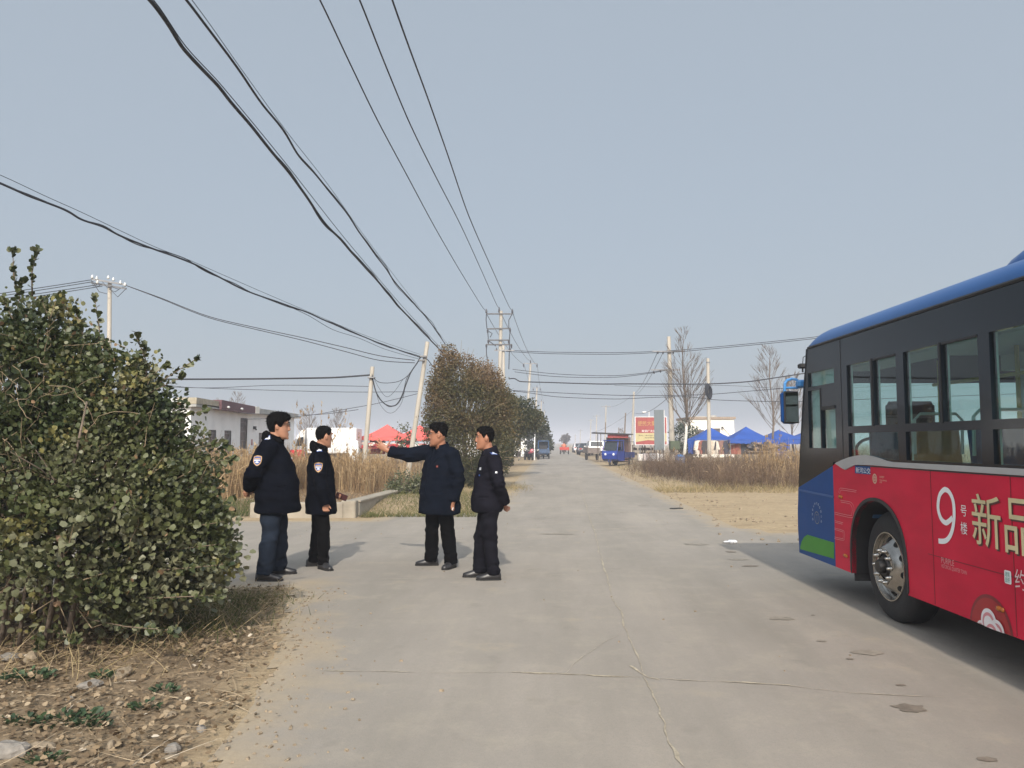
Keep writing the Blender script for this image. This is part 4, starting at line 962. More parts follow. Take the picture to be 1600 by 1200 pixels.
# across the road
C0, C1 = (X(787, 52), 52), (X(1045, 49.8), 49.8)
for pts, r, lab in (([(788, 547), (855, 550), (960, 551), (1027, 549), (1062, 547), (1167, 537.5), (1269, 527), (1330, 519)], .02, 'top wire crossing the whole road to the tall right-hand pole'), ([(790, 549), (855, 552.5), (960, 553.5), (1027, 551), (1062, 549.5), (1167, 540), (1269, 529.5), (1330, 522)], .02, 'wire crossing the road just under the top one'),
        ([(801, 577), (825, 580), (880, 585), (960, 587), (1017, 581.6), (1046, 576.5)], .018, 'upper of the two sagging wires across the middle of the road'), ([(804, 581), (870, 588.5), (960, 589.5), (1017, 583), (1046, 577.5)], .018, 'lower of the two sagging wires across the middle of the road')):
    wire(lab, pts, C0, C1, r)
C0, C1 = (X(800, 48), 48), (X(1106, 45.9), 45.9)
for pts, r, lab in (([(795, 592), (804, 591.5), (813, 596), (855, 597.5), (936, 600), (980, 599.8), (1102, 600), (1167, 596.5), (1200, 592), (1256, 583.5), (1320, 574)], .034, 'thick black cable crossing the road to the coil on the pole'), ([(800, 610), (855, 613), (960, 617.5), (1044, 618), (1111, 616), (1177, 610.6), (1222, 607), (1280, 601)], .018, 'sagging wire crossing the road below the thick cable'),
        ([(802, 611), (828, 614), (870, 620), (960, 623.5), (1020, 621), (1074, 620), (1122, 625), (1222, 627.5), (1290, 626)], .018, 'lowest sagging wire crossing the whole road'), ([(960, 602), (1020, 604.5), (1080, 603), (1140, 602.5), (1222, 607), (1290, 607)], .01, 'faint wire just under the thick cable on the right')):
    wire(lab, pts, C0, C1, r)
for a, b, lab in (((1027, 551), (990, 616), 'left slanting wire from the tall right pole down to the thin pale pole'), ((1036, 551), (992, 618), 'right slanting wire from the tall right pole down to the thin pale pole'), ((1043, 622), (991, 645), 'low slanting wire from the tall right pole towards the billboard'), ((990, 616), (948, 636), 'faint wire from the thin pale pole on to the pole over the stall'), ((990, 640), (924, 676), 'thin wire sloping from the thin pale pole down over the stall roof')):
    Ya, Yb = (49.9, 94) if a[0] > 1000 else (94, 138); p, q = at(*a, Ya), at(*b, Yb); mb = MB(); mb.tube([p.lerp(q, t) + Vector((0, 0, -.45 * 4 * t * (1 - t))) for t in [i / 10 for i in range(11)]], .018, 4)
    tag(mb.build('overhead_wire', MAT_WIREG, None, True), lab, 'wire', 'overhead wires')
# ================================================================== vegetation
BARK = M('bark_grey_brown', (.13, .10, .075), .9, var=.25, scale=12, bump=.4)
BARKW = M('bark_whitewashed', (.60, .58, .53), .9, var=.15, scale=8)
TWIG = M('twig_brown', (.16, .12, .085), .9, var=.2, scale=20)
VINE = M('vine_dry', (.27, .205, .13), .9, var=.2, scale=20)
L_BUSH = leaf_mat('leaf_euonymus', [(0, (.022, .036, .015)), (.25, (.056, .070, .024)), (.45, (.095, .106, .043)), (.62, (.145, .150, .084)), (.78, (.195, .196, .124)), (.85, (.17, .165, .060)), (.93, (.19, .17, .060)), (.96, (.24, .15, .08)), (1, (.34, .22, .14))], .45, .14, .45)
L_TREE = leaf_mat('leaf_photinia', [(0, (.034, .042, .017)), (.35, (.078, .076, .029)), (.6, (.118, .096, .040)), (.82, (.155, .098, .043)), (1, (.19, .13, .08))], .55, .25)
L_DARK = leaf_mat('leaf_dark', [(0, (.018, .026, .014)), (.6, (.05, .06, .028)), (1, (.085, .085, .04))], .55, .2)
L_DRY = leaf_mat('reed_dry', [(0, (.16, .10, .055)), (.5, (.40, .28, .15)), (1, (.66, .52, .33))], .8, .3, .2)
L_BRUSH = leaf_mat('brush_dry', [(0, (.070, .048, .034)), (.45, (.165, .112, .076)), (.8, (.30, .225, .15)), (1, (.46, .36, .23))], .9, .15, .15)
L_GRASS = leaf_mat('grass_mixed', [(0, (.045, .065, .022)), (.45, (.10, .115, .035)), (.7, (.24, .19, .09)), (1, (.42, .33, .19))], .8, .2, .2)
L_LITTER = leaf_mat('litter', [(0, (.085, .058, .036)), (.5, (.25, .185, .115)), (.9, (.40, .32, .22)), (1, (.55, .48, .38))], .9, .1, .15)
L_WEED = leaf_mat('weed_green', [(0, (.018, .040, .018)), (1, (.06, .10, .045))], .6, .2)
# ---- the big evergreen shrub beside the camera
BC = Vector((-3.95, 6.35, 0))
bells = [((-3.95, 6.4, 1.12), (1.5, 1.25, 1.02)), ((-3.25, 6.15, .86), (1.02, .95, .74)), ((-3.92, 6.3, 1.85), (.74, .75, .68)), ((-3.0, 6.2, 1.22), (.72, .75, .66)), ((-4.9, 6.5, 1.2), (1.3, 1.15, 1.15)), ((-2.72, 6.3, .72), (.55, .6, .5)), ((-3.45, 6.2, 1.72), (.55, .55, .48)), ((-2.95, 6.15, 1.72), (.42, .45, .34)), ((-3.55, 6.2, 2.12), (.46, .4, .34)), ((-3.08, 6.15, 1.98), (.40, .4, .30)), ((-3.75, 6.3, 2.42), (.30, .3, .28)), ((-4.3, 6.3, 2.2), (.5, .45, .4))]
shrub = thing('evergreen_shrub', 'big leafy evergreen shrub with bare stems at its foot, left foreground', 'shrub', BC)
P, N = blob_shell(bells, 7000, .60); g_ = nz(P, 2.3, 31) + .5 * nz(P, 5.5, 12) > -.22; P, N = P[g_], N[g_]
# ragged outline: shoots that stand out of the crown
sh_px = [((20, 394), 6.2), ((57, 392), 6.2), ((35, 440), 6.3), ((148, 466), 6.2), ((118, 488), 6.2), ((96, 462), 6.4), ((212, 524), 6.1), ((226, 545), 6.2), ((165, 540), 6.0), ((258, 572), 6.1), ((304, 562), 6.1), ((282, 590), 6.0), ((318, 640), 6.0), ((346, 690), 6.0), ((356, 700), 6.2), ((362, 716), 6.1), ((350, 815), 5.9), ((344, 850), 5.8), ((352, 882), 5.7), ((340, 930), 5.6), ((66, 470), 6.0), ((5, 470), 6.0), ((60, 1010), 5.35), ((120, 1000), 5.3), ((270, 985), 5.35)]
tw = MB(); sc, sd = [], []
for (q, Y) in sh_px:
    tip = at(*q, Y); root = Vector((-3.75, 6.3, min(tip.z * .8, 1.5)))
    if tip.z > 2.2: root = Vector((tip.x - random.uniform(-.12, .2), 6.3, tip.z - random.uniform(.45, .8)))
    b = root.lerp(tip, .35); mid = b.lerp(tip, .5) + Vector((random.uniform(-.05, .05), random.uniform(-.05, .05), -.03 if tip.z < 2 else 0))
    tw.tube([b, mid, tip], [.007, .005, .002], 5)
    L = (tip - b).length
    for k in range(int(10 + L * 48)):
        t = random.random() ** .7; p = b.lerp(mid, t * 2) if t < .5 else mid.lerp(tip, t * 2 - 1)
        sc.append(p); sd.append((tip - b).normalized() + Vector(rand_unit(1)[0]) * .9)
    for k in range(9): sc.append(tip + Vector(rand_unit(1)[0]) * .02); sd.append((tip - b).normalized() + Vector(rand_unit(1)[0]) * .8)
sc = np.array(sc); sd = np.array(sd)
K = 13
up = np.array([0, 0, .45])
C = np.repeat(P, K, 0) + RNG.normal(size=(len(P) * K, 3)) * .045
axis = N + up; axis /= np.linalg.norm(axis, axis=1, keepdims=True)
D = np.repeat(axis, K, 0) + rand_unit(len(C)) * .95
base = np.clip(.30 + .30 * np.clip((1.75 - P[:, 2]) / 1.3, 0, 1) + .34 * nz(P, 1.9) + .22 * nz(P, 6.0, 4), .04, .80)   # dusty, paler leaves low down
yel = nz(P, 2.6, 20); base = np.where((yel > .38) & (P[:, 0] > -3.9), .87, base)
tint = np.clip(np.repeat(base, K) + RNG.normal(size=len(C)) * .065, 0, .93); dead = RNG.random(len(C)) < .014; tint[dead] = RNG.uniform(.95, 1, dead.sum())
# thin out the foot where the stems show
low = (C[:, 2] < .80 - .25 * np.clip(C[:, 0] + 4, 0, 1)) & (C[:, 0] < -2.95); keep = ~(low & (RNG.random(len(C)) < .80)); keep &= C[:, 2] > .10
C, D, tint = C[keep], D[keep], tint[keep]
S_ = RNG.uniform(.021, .047, len(C)) * np.where(C[:, 2] < 1.15, 1.28, .95)
A1 = leaves(C - np.array(BC), D, S_, tint, 6, 1.05)
A2 = leaves(sc - np.array(BC), sd, RNG.uniform(.028, .056, len(sc)), np.clip(RNG.normal(.36, .2, len(sc)), .02, .92), 6, 1.0)
# inner leaves keep the middle dense; their darker tint paints in the shade
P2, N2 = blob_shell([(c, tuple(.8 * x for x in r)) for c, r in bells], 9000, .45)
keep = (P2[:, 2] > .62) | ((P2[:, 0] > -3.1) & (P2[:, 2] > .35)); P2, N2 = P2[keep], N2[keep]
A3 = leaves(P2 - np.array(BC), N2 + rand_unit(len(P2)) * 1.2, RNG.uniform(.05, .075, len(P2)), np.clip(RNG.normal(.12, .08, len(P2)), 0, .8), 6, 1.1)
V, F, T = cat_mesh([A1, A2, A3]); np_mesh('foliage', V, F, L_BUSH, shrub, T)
st = MB()
for k in range(34):
    bx, by = random.uniform(-4.9, -3.15), random.uniform(5.75, 6.9); tx, ty = bx + (bx + 3.95) * .45 + random.uniform(-.2, .2), by + (by - 6.35) * .5
    zt = random.uniform(1.1, 2.0); p = [Vector((bx, by, -.03)), Vector((bx + (tx - bx) * .25 + random.uniform(-.04, .04), by + (ty - by) * .2, zt * .33)), Vector((bx + (tx - bx) * .6, by + (ty - by) * .6, zt * .68)), Vector((tx, ty, zt))]
    r = random.uniform(.012, .026); st.tube([q - BC for q in p], [r, r * .85, r * .6, r * .3], 7)
    for j in range(3):
        q = p[1].lerp(p[2], random.random()); e = q + Vector((random.uniform(-.45, .45), random.uniform(-.5, .1), random.uniform(.05, .5))); st.tube([q - BC, q.lerp(e, .5) - BC + Vector((0, 0, .03)), e - BC], [r * .4, r * .3, .002], 5)
tg = MB()
for k in range(300):
    p = Vector(P[random.randrange(len(P))]); e = p + Vector((random.uniform(.02, .16), random.uniform(-.12, .02), random.uniform(.02, .16))); i_ = p.lerp(Vector((-3.7, 6.3, .7)), .4); tg.tube([i_ - BC, p - BC, e - BC], [.0055, .004, .0015], 4)
st.build('stem', BARK, shrub, True); tg.build('twig', VINE, shrub)
tw2 = MB(); tw2.v = [tuple(Vector(v) - BC) for v in tw.v]; tw2.f = tw.f; tw2.m = tw.m; tw2.build('shoot', TWIG, shrub, True)
vn = MB()
for k in range(110):
    x0 = random.gauss(-3.85, .22) if k < 95 else random.uniform(-4.3, -2.6); z0 = random.uniform(.9, 2.25); p = Vector((x0, 5.75 - .2 * random.random() + max(0, z0 - 1.5) * .35, z0)); pts = [p]; v = Vector((random.uniform(-1, 1), random.uniform(-.3, .15), random.uniform(-1, .5))).normalized()
    for j in range(9):
        v = (v + Vector((random.uniform(-.6, .6), random.uniform(-.25, .25), random.uniform(-.6, .45)))).normalized(); p = p + v * .055; pts.append(p.copy())
    vn.tube([q - BC for q in pts], random.uniform(.0012, .0028), 4)
vn.build('dry_vine', VINE, shrub)
# ---- litter, dead grass and weeds at its foot
n = 15000
x = RNG.uniform(-5.0, -1.25, n); y = RNG.uniform(3.3, 8.6, n)
edge = np.interp(y, [3.3, 4.7, 6.06, 8.3], [-1.52, -1.58, -1.82, -2.35]); okm = (x < edge + RNG.normal(size=n) * .10) & (RNG.random(n) < .4 + .6 * (nz(np.stack([x, y, 0 * x], 1), 1.2, 3) > -.05))
x, y = x[okm], y[okm]; C = np.stack([x, y, hgt(x, y) + .02 + RNG.random(len(x)) * .03], 1)
D = rand_unit(len(C)); D[:, 2] *= .35
V1 = leaves(C, D, RNG.uniform(.012, .046, len(C)), np.clip(RNG.normal(.36, .24, len(C)), 0, 1), 6, .85, 2.0)
n = 1100; x = RNG.uniform(-4.9, -1.5, n); y = RNG.uniform(3.4, 8.5, n); x = np.minimum(x, np.interp(y, [3.3, 4.7, 6.06, 8.5], [-1.5, -1.55, -1.85, -2.4]) - RNG.random(n) * .2)
D = rand_unit(n); D[:, 2] = np.abs(D[:, 2]) * .12 + .02
V2 = ribbons(np.stack([x, y, hgt(x, y) + .03], 1), D, RNG.uniform(.08, .38, n), RNG.uniform(.003, .007, n), RNG.uniform(-.3, .3, n), np.clip(RNG.normal(.6, .2, n), 0, 1), 3, .05)
V, F, T = cat_mesh([V1, V2]); tag(np_mesh('leaf_litter', V, F, L_LITTER, None, T), 'dry leaves and straw lying on the soil under the shrub', 'leaf litter', None, 'stuff')
def grass_patch(name, label, n, area, hh, mat, tmean, tsd, wd=(.004, .009), lean=.5, kind='stuff', cat='grass', zf=None):
    x, y = area(n); z = hgt(x, y) if zf is None else zf(x, y)
    D = rand_unit(len(x)) * lean; D[:, 2] = 1
    V, F, T = ribbons(np.stack([x, y, z - .01], 1), D, RNG.uniform(hh[0], hh[1], len(x)), RNG.uniform(wd[0], wd[1], len(x)), RNG.uniform(-.6, .6, len(x)), np.clip(RNG.normal(tmean, tsd, len(x)), 0, 1), 4, .15)
    return tag(np_mesh(name, V, F, mat, None, T), label, cat, None, kind)
def blobs(spec):
    def f(n):
        xs, ys = [], []
        wsum = sum(s[2] * s[3] for s in spec)
        for cx, cy, rx, ry in spec:
            k = int(n * rx * ry / wsum); xs.append(cx + rx * RNG.normal(size=k) * .5); ys.append(cy + ry * RNG.normal(size=k) * .5)
        return np.concatenate(xs), np.concatenate(ys)
    return f
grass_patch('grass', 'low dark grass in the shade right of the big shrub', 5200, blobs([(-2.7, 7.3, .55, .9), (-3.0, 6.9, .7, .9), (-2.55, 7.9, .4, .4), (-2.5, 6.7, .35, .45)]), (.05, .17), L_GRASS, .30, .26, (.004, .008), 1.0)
grass_patch('dry_grass', 'straw-coloured grass stalks at the edge of the shrub', 500, blobs([(-2.5, 7.0, .4, 1.0), (-2.6, 6.0, .4, .5), (-3.9, 5.3, 1.2, .4), (-2.9, 5.4, .6, .3)]), (.12, .42), L_GRASS, .9, .1, (.003, .006), 1.3)
for i, (px, py, r_, lab) in enumerate(((45, 1075, .20, 'dark green weed tuft at the left edge below the shrub'), (105, 1135, .26, 'wide flat dark green weed on the soil in the left corner'), (150, 1140, .12, 'small flat green weed right of the wide one in the corner'), (228, 1112, .10, 'small green weed among the dry leaves, nearest the road'), (255, 1085, .09, 'tiny pale green weed on the litter right of the stones'), (38, 1140, .14, 'low green weed at the far left corner'), (70, 1195, .12, 'green weed at the bottom edge'), (160, 1068, .1, 'little weed tuft under the front of the shrub'))):
    c = gnd(px, py); t = 50 if r_ < .15 else 170
    q = RNG.random(t) * 6.28; rr = r_ * np.sqrt(RNG.random(t)) * .8; C = np.stack([rr * np.cos(q), rr * np.sin(q) * .6, .015 + RNG.random(t) * .03], 1); D = np.stack([np.cos(q), np.sin(q), .35 + .5 * RNG.random(t)], 1)
    V, F, T = leaves(C, D, RNG.uniform(.018, .045, t), RNG.random(t), 6, .62, 1.0); o = np_mesh('weed', V, F, L_WEED, None, T); o.location = c + Vector((0, 0, float(hgt(np.array([c.x]), np.array([c.y]))[0]))); tag(o, lab, 'weed', 'weeds on the soil')
STONE = M('stone', (.225, .178, .122), .9, var=.25, scale=14, bump=.5)
STONE2 = M('stone_grey', (.22, .20, .175), .9, var=.2, scale=14, bump=.5)
def stone(px, py, d, lab, seed, mat=STONE):
    c = gnd(px, py); c.z = float(hgt(np.array([c.x]), np.array([c.y]))[0]); random.seed(seed); mb = MB()
    mb.ell((0, 0, d[2] * .35), (d[0] / 2, d[1] / 2, d[2] / 2), 9, 7)
    mb.v = [tuple(Vector(v) * (1 + .28 * noise.noise(Vector(v) * 14 + Vector((seed, 0, 0))))) for v in mb.v]
    o = mb.build('stone', mat, None); o.location = c; o.rotation_euler = (random.uniform(-.2, .2), random.uniform(-.2, .2), random.uniform(0, 3)); tag(o, lab, 'stone', 'stones on the soil')
for i, (px, py, d, lab) in enumerate(((142, 1080, (.17, .10, .06), 'long pale flat stone lying under the front of the shrub'), (190, 1062, (.16, .12, .07), 'broken slab stone behind the long pale one'), (188, 1108, (.06, .05, .05), 'small pale cube-like stone left of the weed'), (20, 1043, (.22, .14, .06), 'flat slab stone at the left edge under the stems'), (48, 1048, (.11, .1, .09), 'dark round stone beside the slab at the left edge'), (62, 1178, (.14, .1, .07), 'pale flat stone near the bottom left corner'), (15, 1188, (.18, .14, .1), 'grey stone in the bottom left corner'), (172, 1176, (.06, .04, .07), 'small upright grey stone near the bottom edge'),
        (138, 1172, (.09, .06, .05), 'brown stone left of the small upright stone'), (270, 1176, (.11, .09, .05), 'flat brown stone nearest the road edge'), (268, 1190, (.08, .09, .04), 'thin tilted stone at the bottom near the road'), (292, 1160, (.035, .08, .05), 'narrow upright pale stone near the road edge'), (313, 1143, (.08, .05, .04), 'dark stone where the soil meets the road'), (265, 1122, (.09, .07, .04), 'stone half buried in dry leaves'), (226, 1172, (.05, .05, .03), 'small tan pebble among the straw'), (110, 1100, (.06, .05, .04), 'small brown stone below the long pale one'), (372, 1123, (.05, .03, .015), 'small pale chip lying on the road edge'))):
    stone(px, py, d, lab, i + 3, STONE if i % 3 else STONE2)
n = 600   # gravel crumbs
x = RNG.uniform(-4.6, -1.2, n); y = RNG.uniform(3.4, 7.5, n); k = x < np.interp(y, [3.3, 4.7, 6.06, 8.3], [-1.52, -1.58, -1.82, -2.35]) + RNG.normal(size=n) * .12; x, y = x[k], y[k]
mb = MB()
for a, b in zip(x, y):
    s_ = random.uniform(.006, .022); mb.box((a, b, float(hgt(np.array([a]), np.array([b]))[0]) + .02), (s_ * 1.6, s_, s_ * .8), Matrix.Rotation(random.uniform(0, 3), 3, 'Z') @ Matrix.Rotation(random.uniform(-.5, .5), 3, 'X'), .75)
def crumbs(n, area, s0, s1):
    xs, ys = area(n); zs = np.maximum(hgt(xs, ys), .012)
    for a, b, z in zip(xs, ys, zs):
        s_ = random.uniform(s0, s1); mb.box((a, b, z + s_ * .3), (s_ * 1.6, s_, s_ * .8), Matrix.Rotation(random.uniform(0, 3), 3, 'Z') @ Matrix.Rotation(random.uniform(-.5, .5), 3, 'X'), .75)
crumbs(170, lambda n: (lambda y: (y * math.tan(TH) + 3.9 + RNG.random(n) ** 1.4 * 8, y))(RNG.uniform(13.5, 25, n)), .012, .045)
crumbs(140, lambda n: (lambda y: (y * math.tan(TH) + 3.5 + RNG.normal(size=n) * .35, y))(RNG.uniform(12, 40, n)), .01, .04)
crumbs(260, lambda n: (lambda y: (np.interp(y, [3.3, 4.7, 6.06, 8.3], [-1.45, -1.5, -1.75, -2.2]) + np.abs(RNG.normal(size=n)) * .28, y))(RNG.uniform(3.4, 8.6, n)), .005, .016)
crumbs(70, lambda n: (RNG.uniform(-5, 3.5, n), RNG.uniform(5, 16, n)), .006, .018)
tag(mb.build('gravel', STONE, None), 'small crumbs of stone scattered over the soil and road edges', 'gravel', None, 'stuff')

# ---- trees along the left of the road
def crown(root, name, ells, n, size, mat, tm, ts, inner=.55, K=1, tpl=4, patch=.3, zt=0.0):
    P, N = blob_shell(ells, n, inner); C = P + RNG.normal(size=P.shape) * .06
    # break the outline with noise gaps
    g = nz(P, .9, 8) + .5 * nz(P, 2.4, 1); C, N, P = C[g > -.42], N[g > -.42], P[g > -.42]
    t = np.clip(tm + zt * (P[:, 2] - 2.0) + patch * nz(P, .8, 3) * 1.6 + .2 * nz(P, 3.0) + RNG.normal(size=len(P)) * ts, 0, 1)
    V, F, T = leaves(C - np.array(root.location), N + rand_unit(len(C)) * 1.3 + np.array([0, 0, .2]), RNG.uniform(size[0], size[1], len(C)), t, tpl, 1.1)
    return np_mesh(name, V, F, mat, root, T)
def trunk(root, x0, h, r, spread, nb, mat=BARK):
    mb = MB(); mb.tube([(x0, 0, -.05), (x0 + .03, .02, h * .4), (x0 - .03, 0, h)], [r, r * .8, r * .5], 8)
    for k in range(nb):
        a = random.uniform(0, 6.28); z = h * random.uniform(.35, 1); e = Vector((x0 + spread * math.cos(a), spread * math.sin(a), z + random.uniform(.4, 1.3))); mb.tube([(x0, 0, z), Vector((x0, 0, z)).lerp(e, .5) + Vector((0, 0, .1)), e], [r * .4, r * .28, r * .1], 5)
    return mb.build('trunk', mat, root, True)
t1 = thing('roadside_tree', 'bushy roadside tree with brown and olive leaves behind the two right-hand men', 'tree', (-1.55, 26, 0))
E1 = [((-1.5, 26, 1.4), (1.35, 1.4, 1.35)), ((-1.55, 26, 2.7), (1.30, 1.35, 1.25)), ((-1.75, 26, 3.6), (.95, 1.0, .85)), ((-2.1, 25.8, 4.1), (.35, .4, .65)), ((-.85, 26.3, 2.9), (.85, 1.0, .9)), ((-1.0, 26.3, 3.45), (.75, .9, .8)), ((-2.2, 25.8, 2.2), (.75, .8, .9)), ((-.55, 26.4, 2.0), (.75, .9, .9)), ((-.3, 26.6, 2.75), (.5, .7, .6)), ((-1.6, 25.7, .6), (1.2, 1.0, .6)), ((-2.3, 25.7, 3.2), (.5, .6, .5))]
crown(t1, 'crown', E1, 72000, (.040, .082), L_TREE, .46, .10, .40, patch=.26, zt=.15)
trunk(t1, 0, 2.6, .09, .9, 14)
mb = MB()
for k in range(90):
    P_, N_ = blob_shell(E1[:3], 1, .8); p = Vector(P_[0]) - Vector(t1.location); e = p + Vector(N_[0]) * random.uniform(.2, .5) + Vector((0, 0, .1)); mb.tube([Vector((0, 0, 2.2)), p.lerp(Vector((0, 0, 2)), .35), p, e], [.014, .011, .008, .003], 4)
mb.build('twig', VINE, t1)
t2 = thing('roadside_tree', 'olive leafed roadside tree just beyond the first, over the white tables', 'tree', (-.5, 36, 0))
crown(t2, 'crown', [((-.1, 36, 2.6), (1.0, 1.5, .9)), ((.5, 36.5, 2.9), (.75, 1, .7)), ((-.5, 35.6, 1.7), (.9, 1.2, 1.3)), ((-.3, 36, 3.0), (.8, 1, .7)), ((-.75, 35.2, .9), (.75, 1, .95)), ((.85, 37, 2.6), (.6, .8, .5))], 17000, (.06, .12), L_TREE, .32, .13, .5, patch=.3); trunk(t2, 0, 2.2, .09, .7, 8)
t3 = thing('roadside_tree', 'dark evergreen tree over the shopfront on the left of the road', 'tree', (.2, 52, 0))
crown(t3, 'crown', [((1.2, 52, 2.85), (1.0, 1.4, .85)), ((-.5, 51, 1.5), (.7, 1.2, 1.3)), ((1.8, 53, 2.7), (.65, 1.2, .65)), ((.4, 51, 2.7), (1.0, 1.2, .9))], 5000, (.12, .2), L_DARK, .55, .2, .5); trunk(t3, -.2, 2.0, .1, .6, 6)
t4 = thing('roadside_tree', 'dark rounded evergreen tree behind the parked blue trike on the left', 'tree', (2.7, 82, 0))
crown(t4, 'crown', [((2.6, 82, 1.9), (1.5, 2.0, 1.5)), ((2.2, 81, 2.6), (1.0, 1.6, .9)), ((3.4, 84, 1.3), (.9, 1.6, 1.2))], 4500, (.15, .28), L_DARK, .6, .2, .5); trunk(t4, 0, 1.6, .12, .6, 5)
t5 = thing('hazy_tree', 'rounded brownish bare tree standing in the haze where the road ends', 'tree', (13.0, 200, 0))
mb = MB()
def grow(mb, p, d, L, r, depth, sp=.5, up=.15, k=3, rmin=.006):
    e = p + d * L; mid = p.lerp(e, .5) + Vector(rand_unit(1)[0]) * L * .04; mb.tube([p, mid, e], [r, r * .85, r * .65], 6 if r > .03 else 4, False)
    if depth == 0: return
    for i in range(k + (1 if random.random() < .4 else 0)):
        nd = (d + Vector(rand_unit(1)[0]) * sp + Vector((0, 0, up))).normalized(); grow(mb, p.lerp(e, random.uniform(.55, 1.0)), nd, L * random.uniform(.6, .85), max(r * .6, rmin), depth - 1, sp, up, k, rmin)
random.seed(4)
grow(mb, Vector((0, 0, 0)), Vector((0, 0, 1)), 1.3, .22, 6, .8, .05, 3, .05); mb.build('branches', M('bark_hazy', (.09, .075, .065), .9), t5)
t6 = thing('hazy_tree', 'faint low tree in the haze left of the red trike', 'tree', (9.5, 260, 0))
crown(t6, 'crown', [((9.5, 260, 1.5), (2.2, 2, 1.7))], 700, (.4, .8), L_DARK, .6, .2, .4)
# small shrubs by the low wall
def small_shrub(lab, ells, n, size, tm):
    c = ells[0][0]; t = thing('small_shrub', lab, 'shrub', (c[0], c[1], 0)); crown(t, 'foliage', ells, n, size, L_BUSH, tm, .15, .45, patch=.25); mb = MB()
    for k in range(8): a = random.uniform(0, 6.28); mb.tube([(0, 0, 0), (.2 * math.cos(a), .2 * math.sin(a), .4), (.4 * math.cos(a), .4 * math.sin(a), .8)], [.012, .01, .004], 5)
    mb.build('stem', BARK, t); return t
small_shrub('small green shrub at the end of the low wall under the pointing arm', [((-2.75, 20.6, .42), (.40, .4, .46)), ((-2.55, 20.5, .75), (.28, .3, .38)), ((-2.95, 20.6, .3), (.3, .3, .3))], 3600, (.04, .07), .42)
small_shrub('young leafy sapling in front of the red tent by the leaning pole', [((-4.55, 33.6, 1.7), (.35, .35, .7)), ((-4.3, 33.6, 1.25), (.4, .4, .5))], 600, (.07, .12), .4)
grass_patch('grass', 'mixed green and straw grass on the verge beyond the low wall', 6500, lambda n: (lambda a, b: (a, b))(RNG.uniform(-3.15, -.75, n), 16.6 + RNG.random(n) ** 1.6 * 6.0), (.05, .2), L_GRASS, .42, .24, (.006, .014), .9)
grass_patch('grass', 'green grass patch left of the low wall beside the big shrub', 4200, lambda n: (RNG.uniform(-8.2, -5.0, n), 16.7 + RNG.random(n) ** 1.4 * 2.2), (.08, .26), L_GRASS, .30, .2, (.008, .016), .7)
grass_patch('dry_grass', 'dead brown grass in the dry ditch behind the low wall', 5200, lambda n: (RNG.uniform(-8.5, -3.4, n), RNG.uniform(18.2, 23, n)), (.05, .22), L_DRY, .25, .25, (.007, .014), 1.2)
grass_patch('dry_grass', 'tufts of dead grass at the left road edge under the roadside tree', 1800, blobs([(-.55, 24, .5, 2.5), (.1, 27, .5, 2.0), (-1.5, 23, .9, 1.5)]), (.06, .25), L_GRASS, .78, .18, (.006, .012), 1.0)
# ---- reeds on the left
def reeds(label, n, area, hh, tm, plume=.12, wd=(.012, .022), mat=L_DRY):
    x, y = area(n); n = len(x); z = hgt(x, y); D = rand_unit(n) * .22; D[:, 2] = 1; h = RNG.uniform(hh[0], hh[1], n) * (1 + .5 * nz(np.stack([x, y, 0 * x], 1), .7) + .25 * nz(np.stack([x, y, 0 * x], 1), 2.2, 9))
    t = np.clip(RNG.normal(tm, .22, n) + .35 * nz(np.stack([x, y, 0 * x], 1), .9, 5), 0, 1); root = np.stack([x, y, z], 1)
    parts = [ribbons(root, D, h, RNG.uniform(wd[0], wd[1], n), RNG.uniform(-.18, .18, n), t, 4, .03)]
    m = n // 2; k = RNG.choice(n, m); hk = h[k] * RNG.uniform(.3, .95, m); P = root[k] + D[k] * hk[:, None]; Dl = rand_unit(m); Dl[:, 2] = np.abs(Dl[:, 2]) + .35
    parts.append(ribbons(P, Dl, RNG.uniform(.2, .5, m), RNG.uniform(.012, .022, m), RNG.uniform(-.5, .5, m), np.clip(t[k] + .08, 0, 1), 3, .35))
    k = RNG.choice(n, int(n * plume), replace=False); P = np.repeat(root[k] + D[k] * (h[k] * .93)[:, None], 9, 0) + RNG.normal(size=(len(k) * 9, 3)) * np.array([.014, .014, .07])
    Dp = rand_unit(len(P)) * .45; Dp[:, 2] += 1.0
    parts.append(leaves(P, Dp, RNG.uniform(.06, .13, len(P)), np.clip(RNG.normal(.38, .12, len(P)), 0, 1), 4, .45))
    V, F, T = cat_mesh(parts); return tag(np_mesh('reeds', V, F, mat, None, T), label, 'reeds', None, 'stuff')
reeds('tall dry tan reeds in front of the white building and truck', 4300, lambda n: (RNG.uniform(-8.6, -4.0, n), RNG.uniform(22.5, 28, n)), (.45, 1.0), .30)
reeds('low dry reeds along the foot of the white building', 2000, lambda n: (RNG.uniform(-13.0, -8.6, n), RNG.uniform(23, 29, n)), (.35, .75), .4, .05)
reeds('dense dry reeds left of the tallest man', 2000, lambda n: (RNG.uniform(-8.2, -6.0, n), RNG.uniform(19.5, 23, n)), (.5, 1.35), .36)
reeds('reed bed behind the leaning pole reaching the red tents', 3800, lambda n: (RNG.uniform(-16.5, -3.6, n), RNG.uniform(28, 38, n)), (.5, .95), .34, .05)
reeds('sparse tall plumed reeds standing above the rest by the white truck', 46, lambda n: (RNG.choice([-6.6, -6.4, -5.2, -4.9, -5.6], n) + RNG.normal(size=n) * .25, RNG.uniform(24, 27, n)), (1.5, 2.5), .3, .8, (.012, .02))
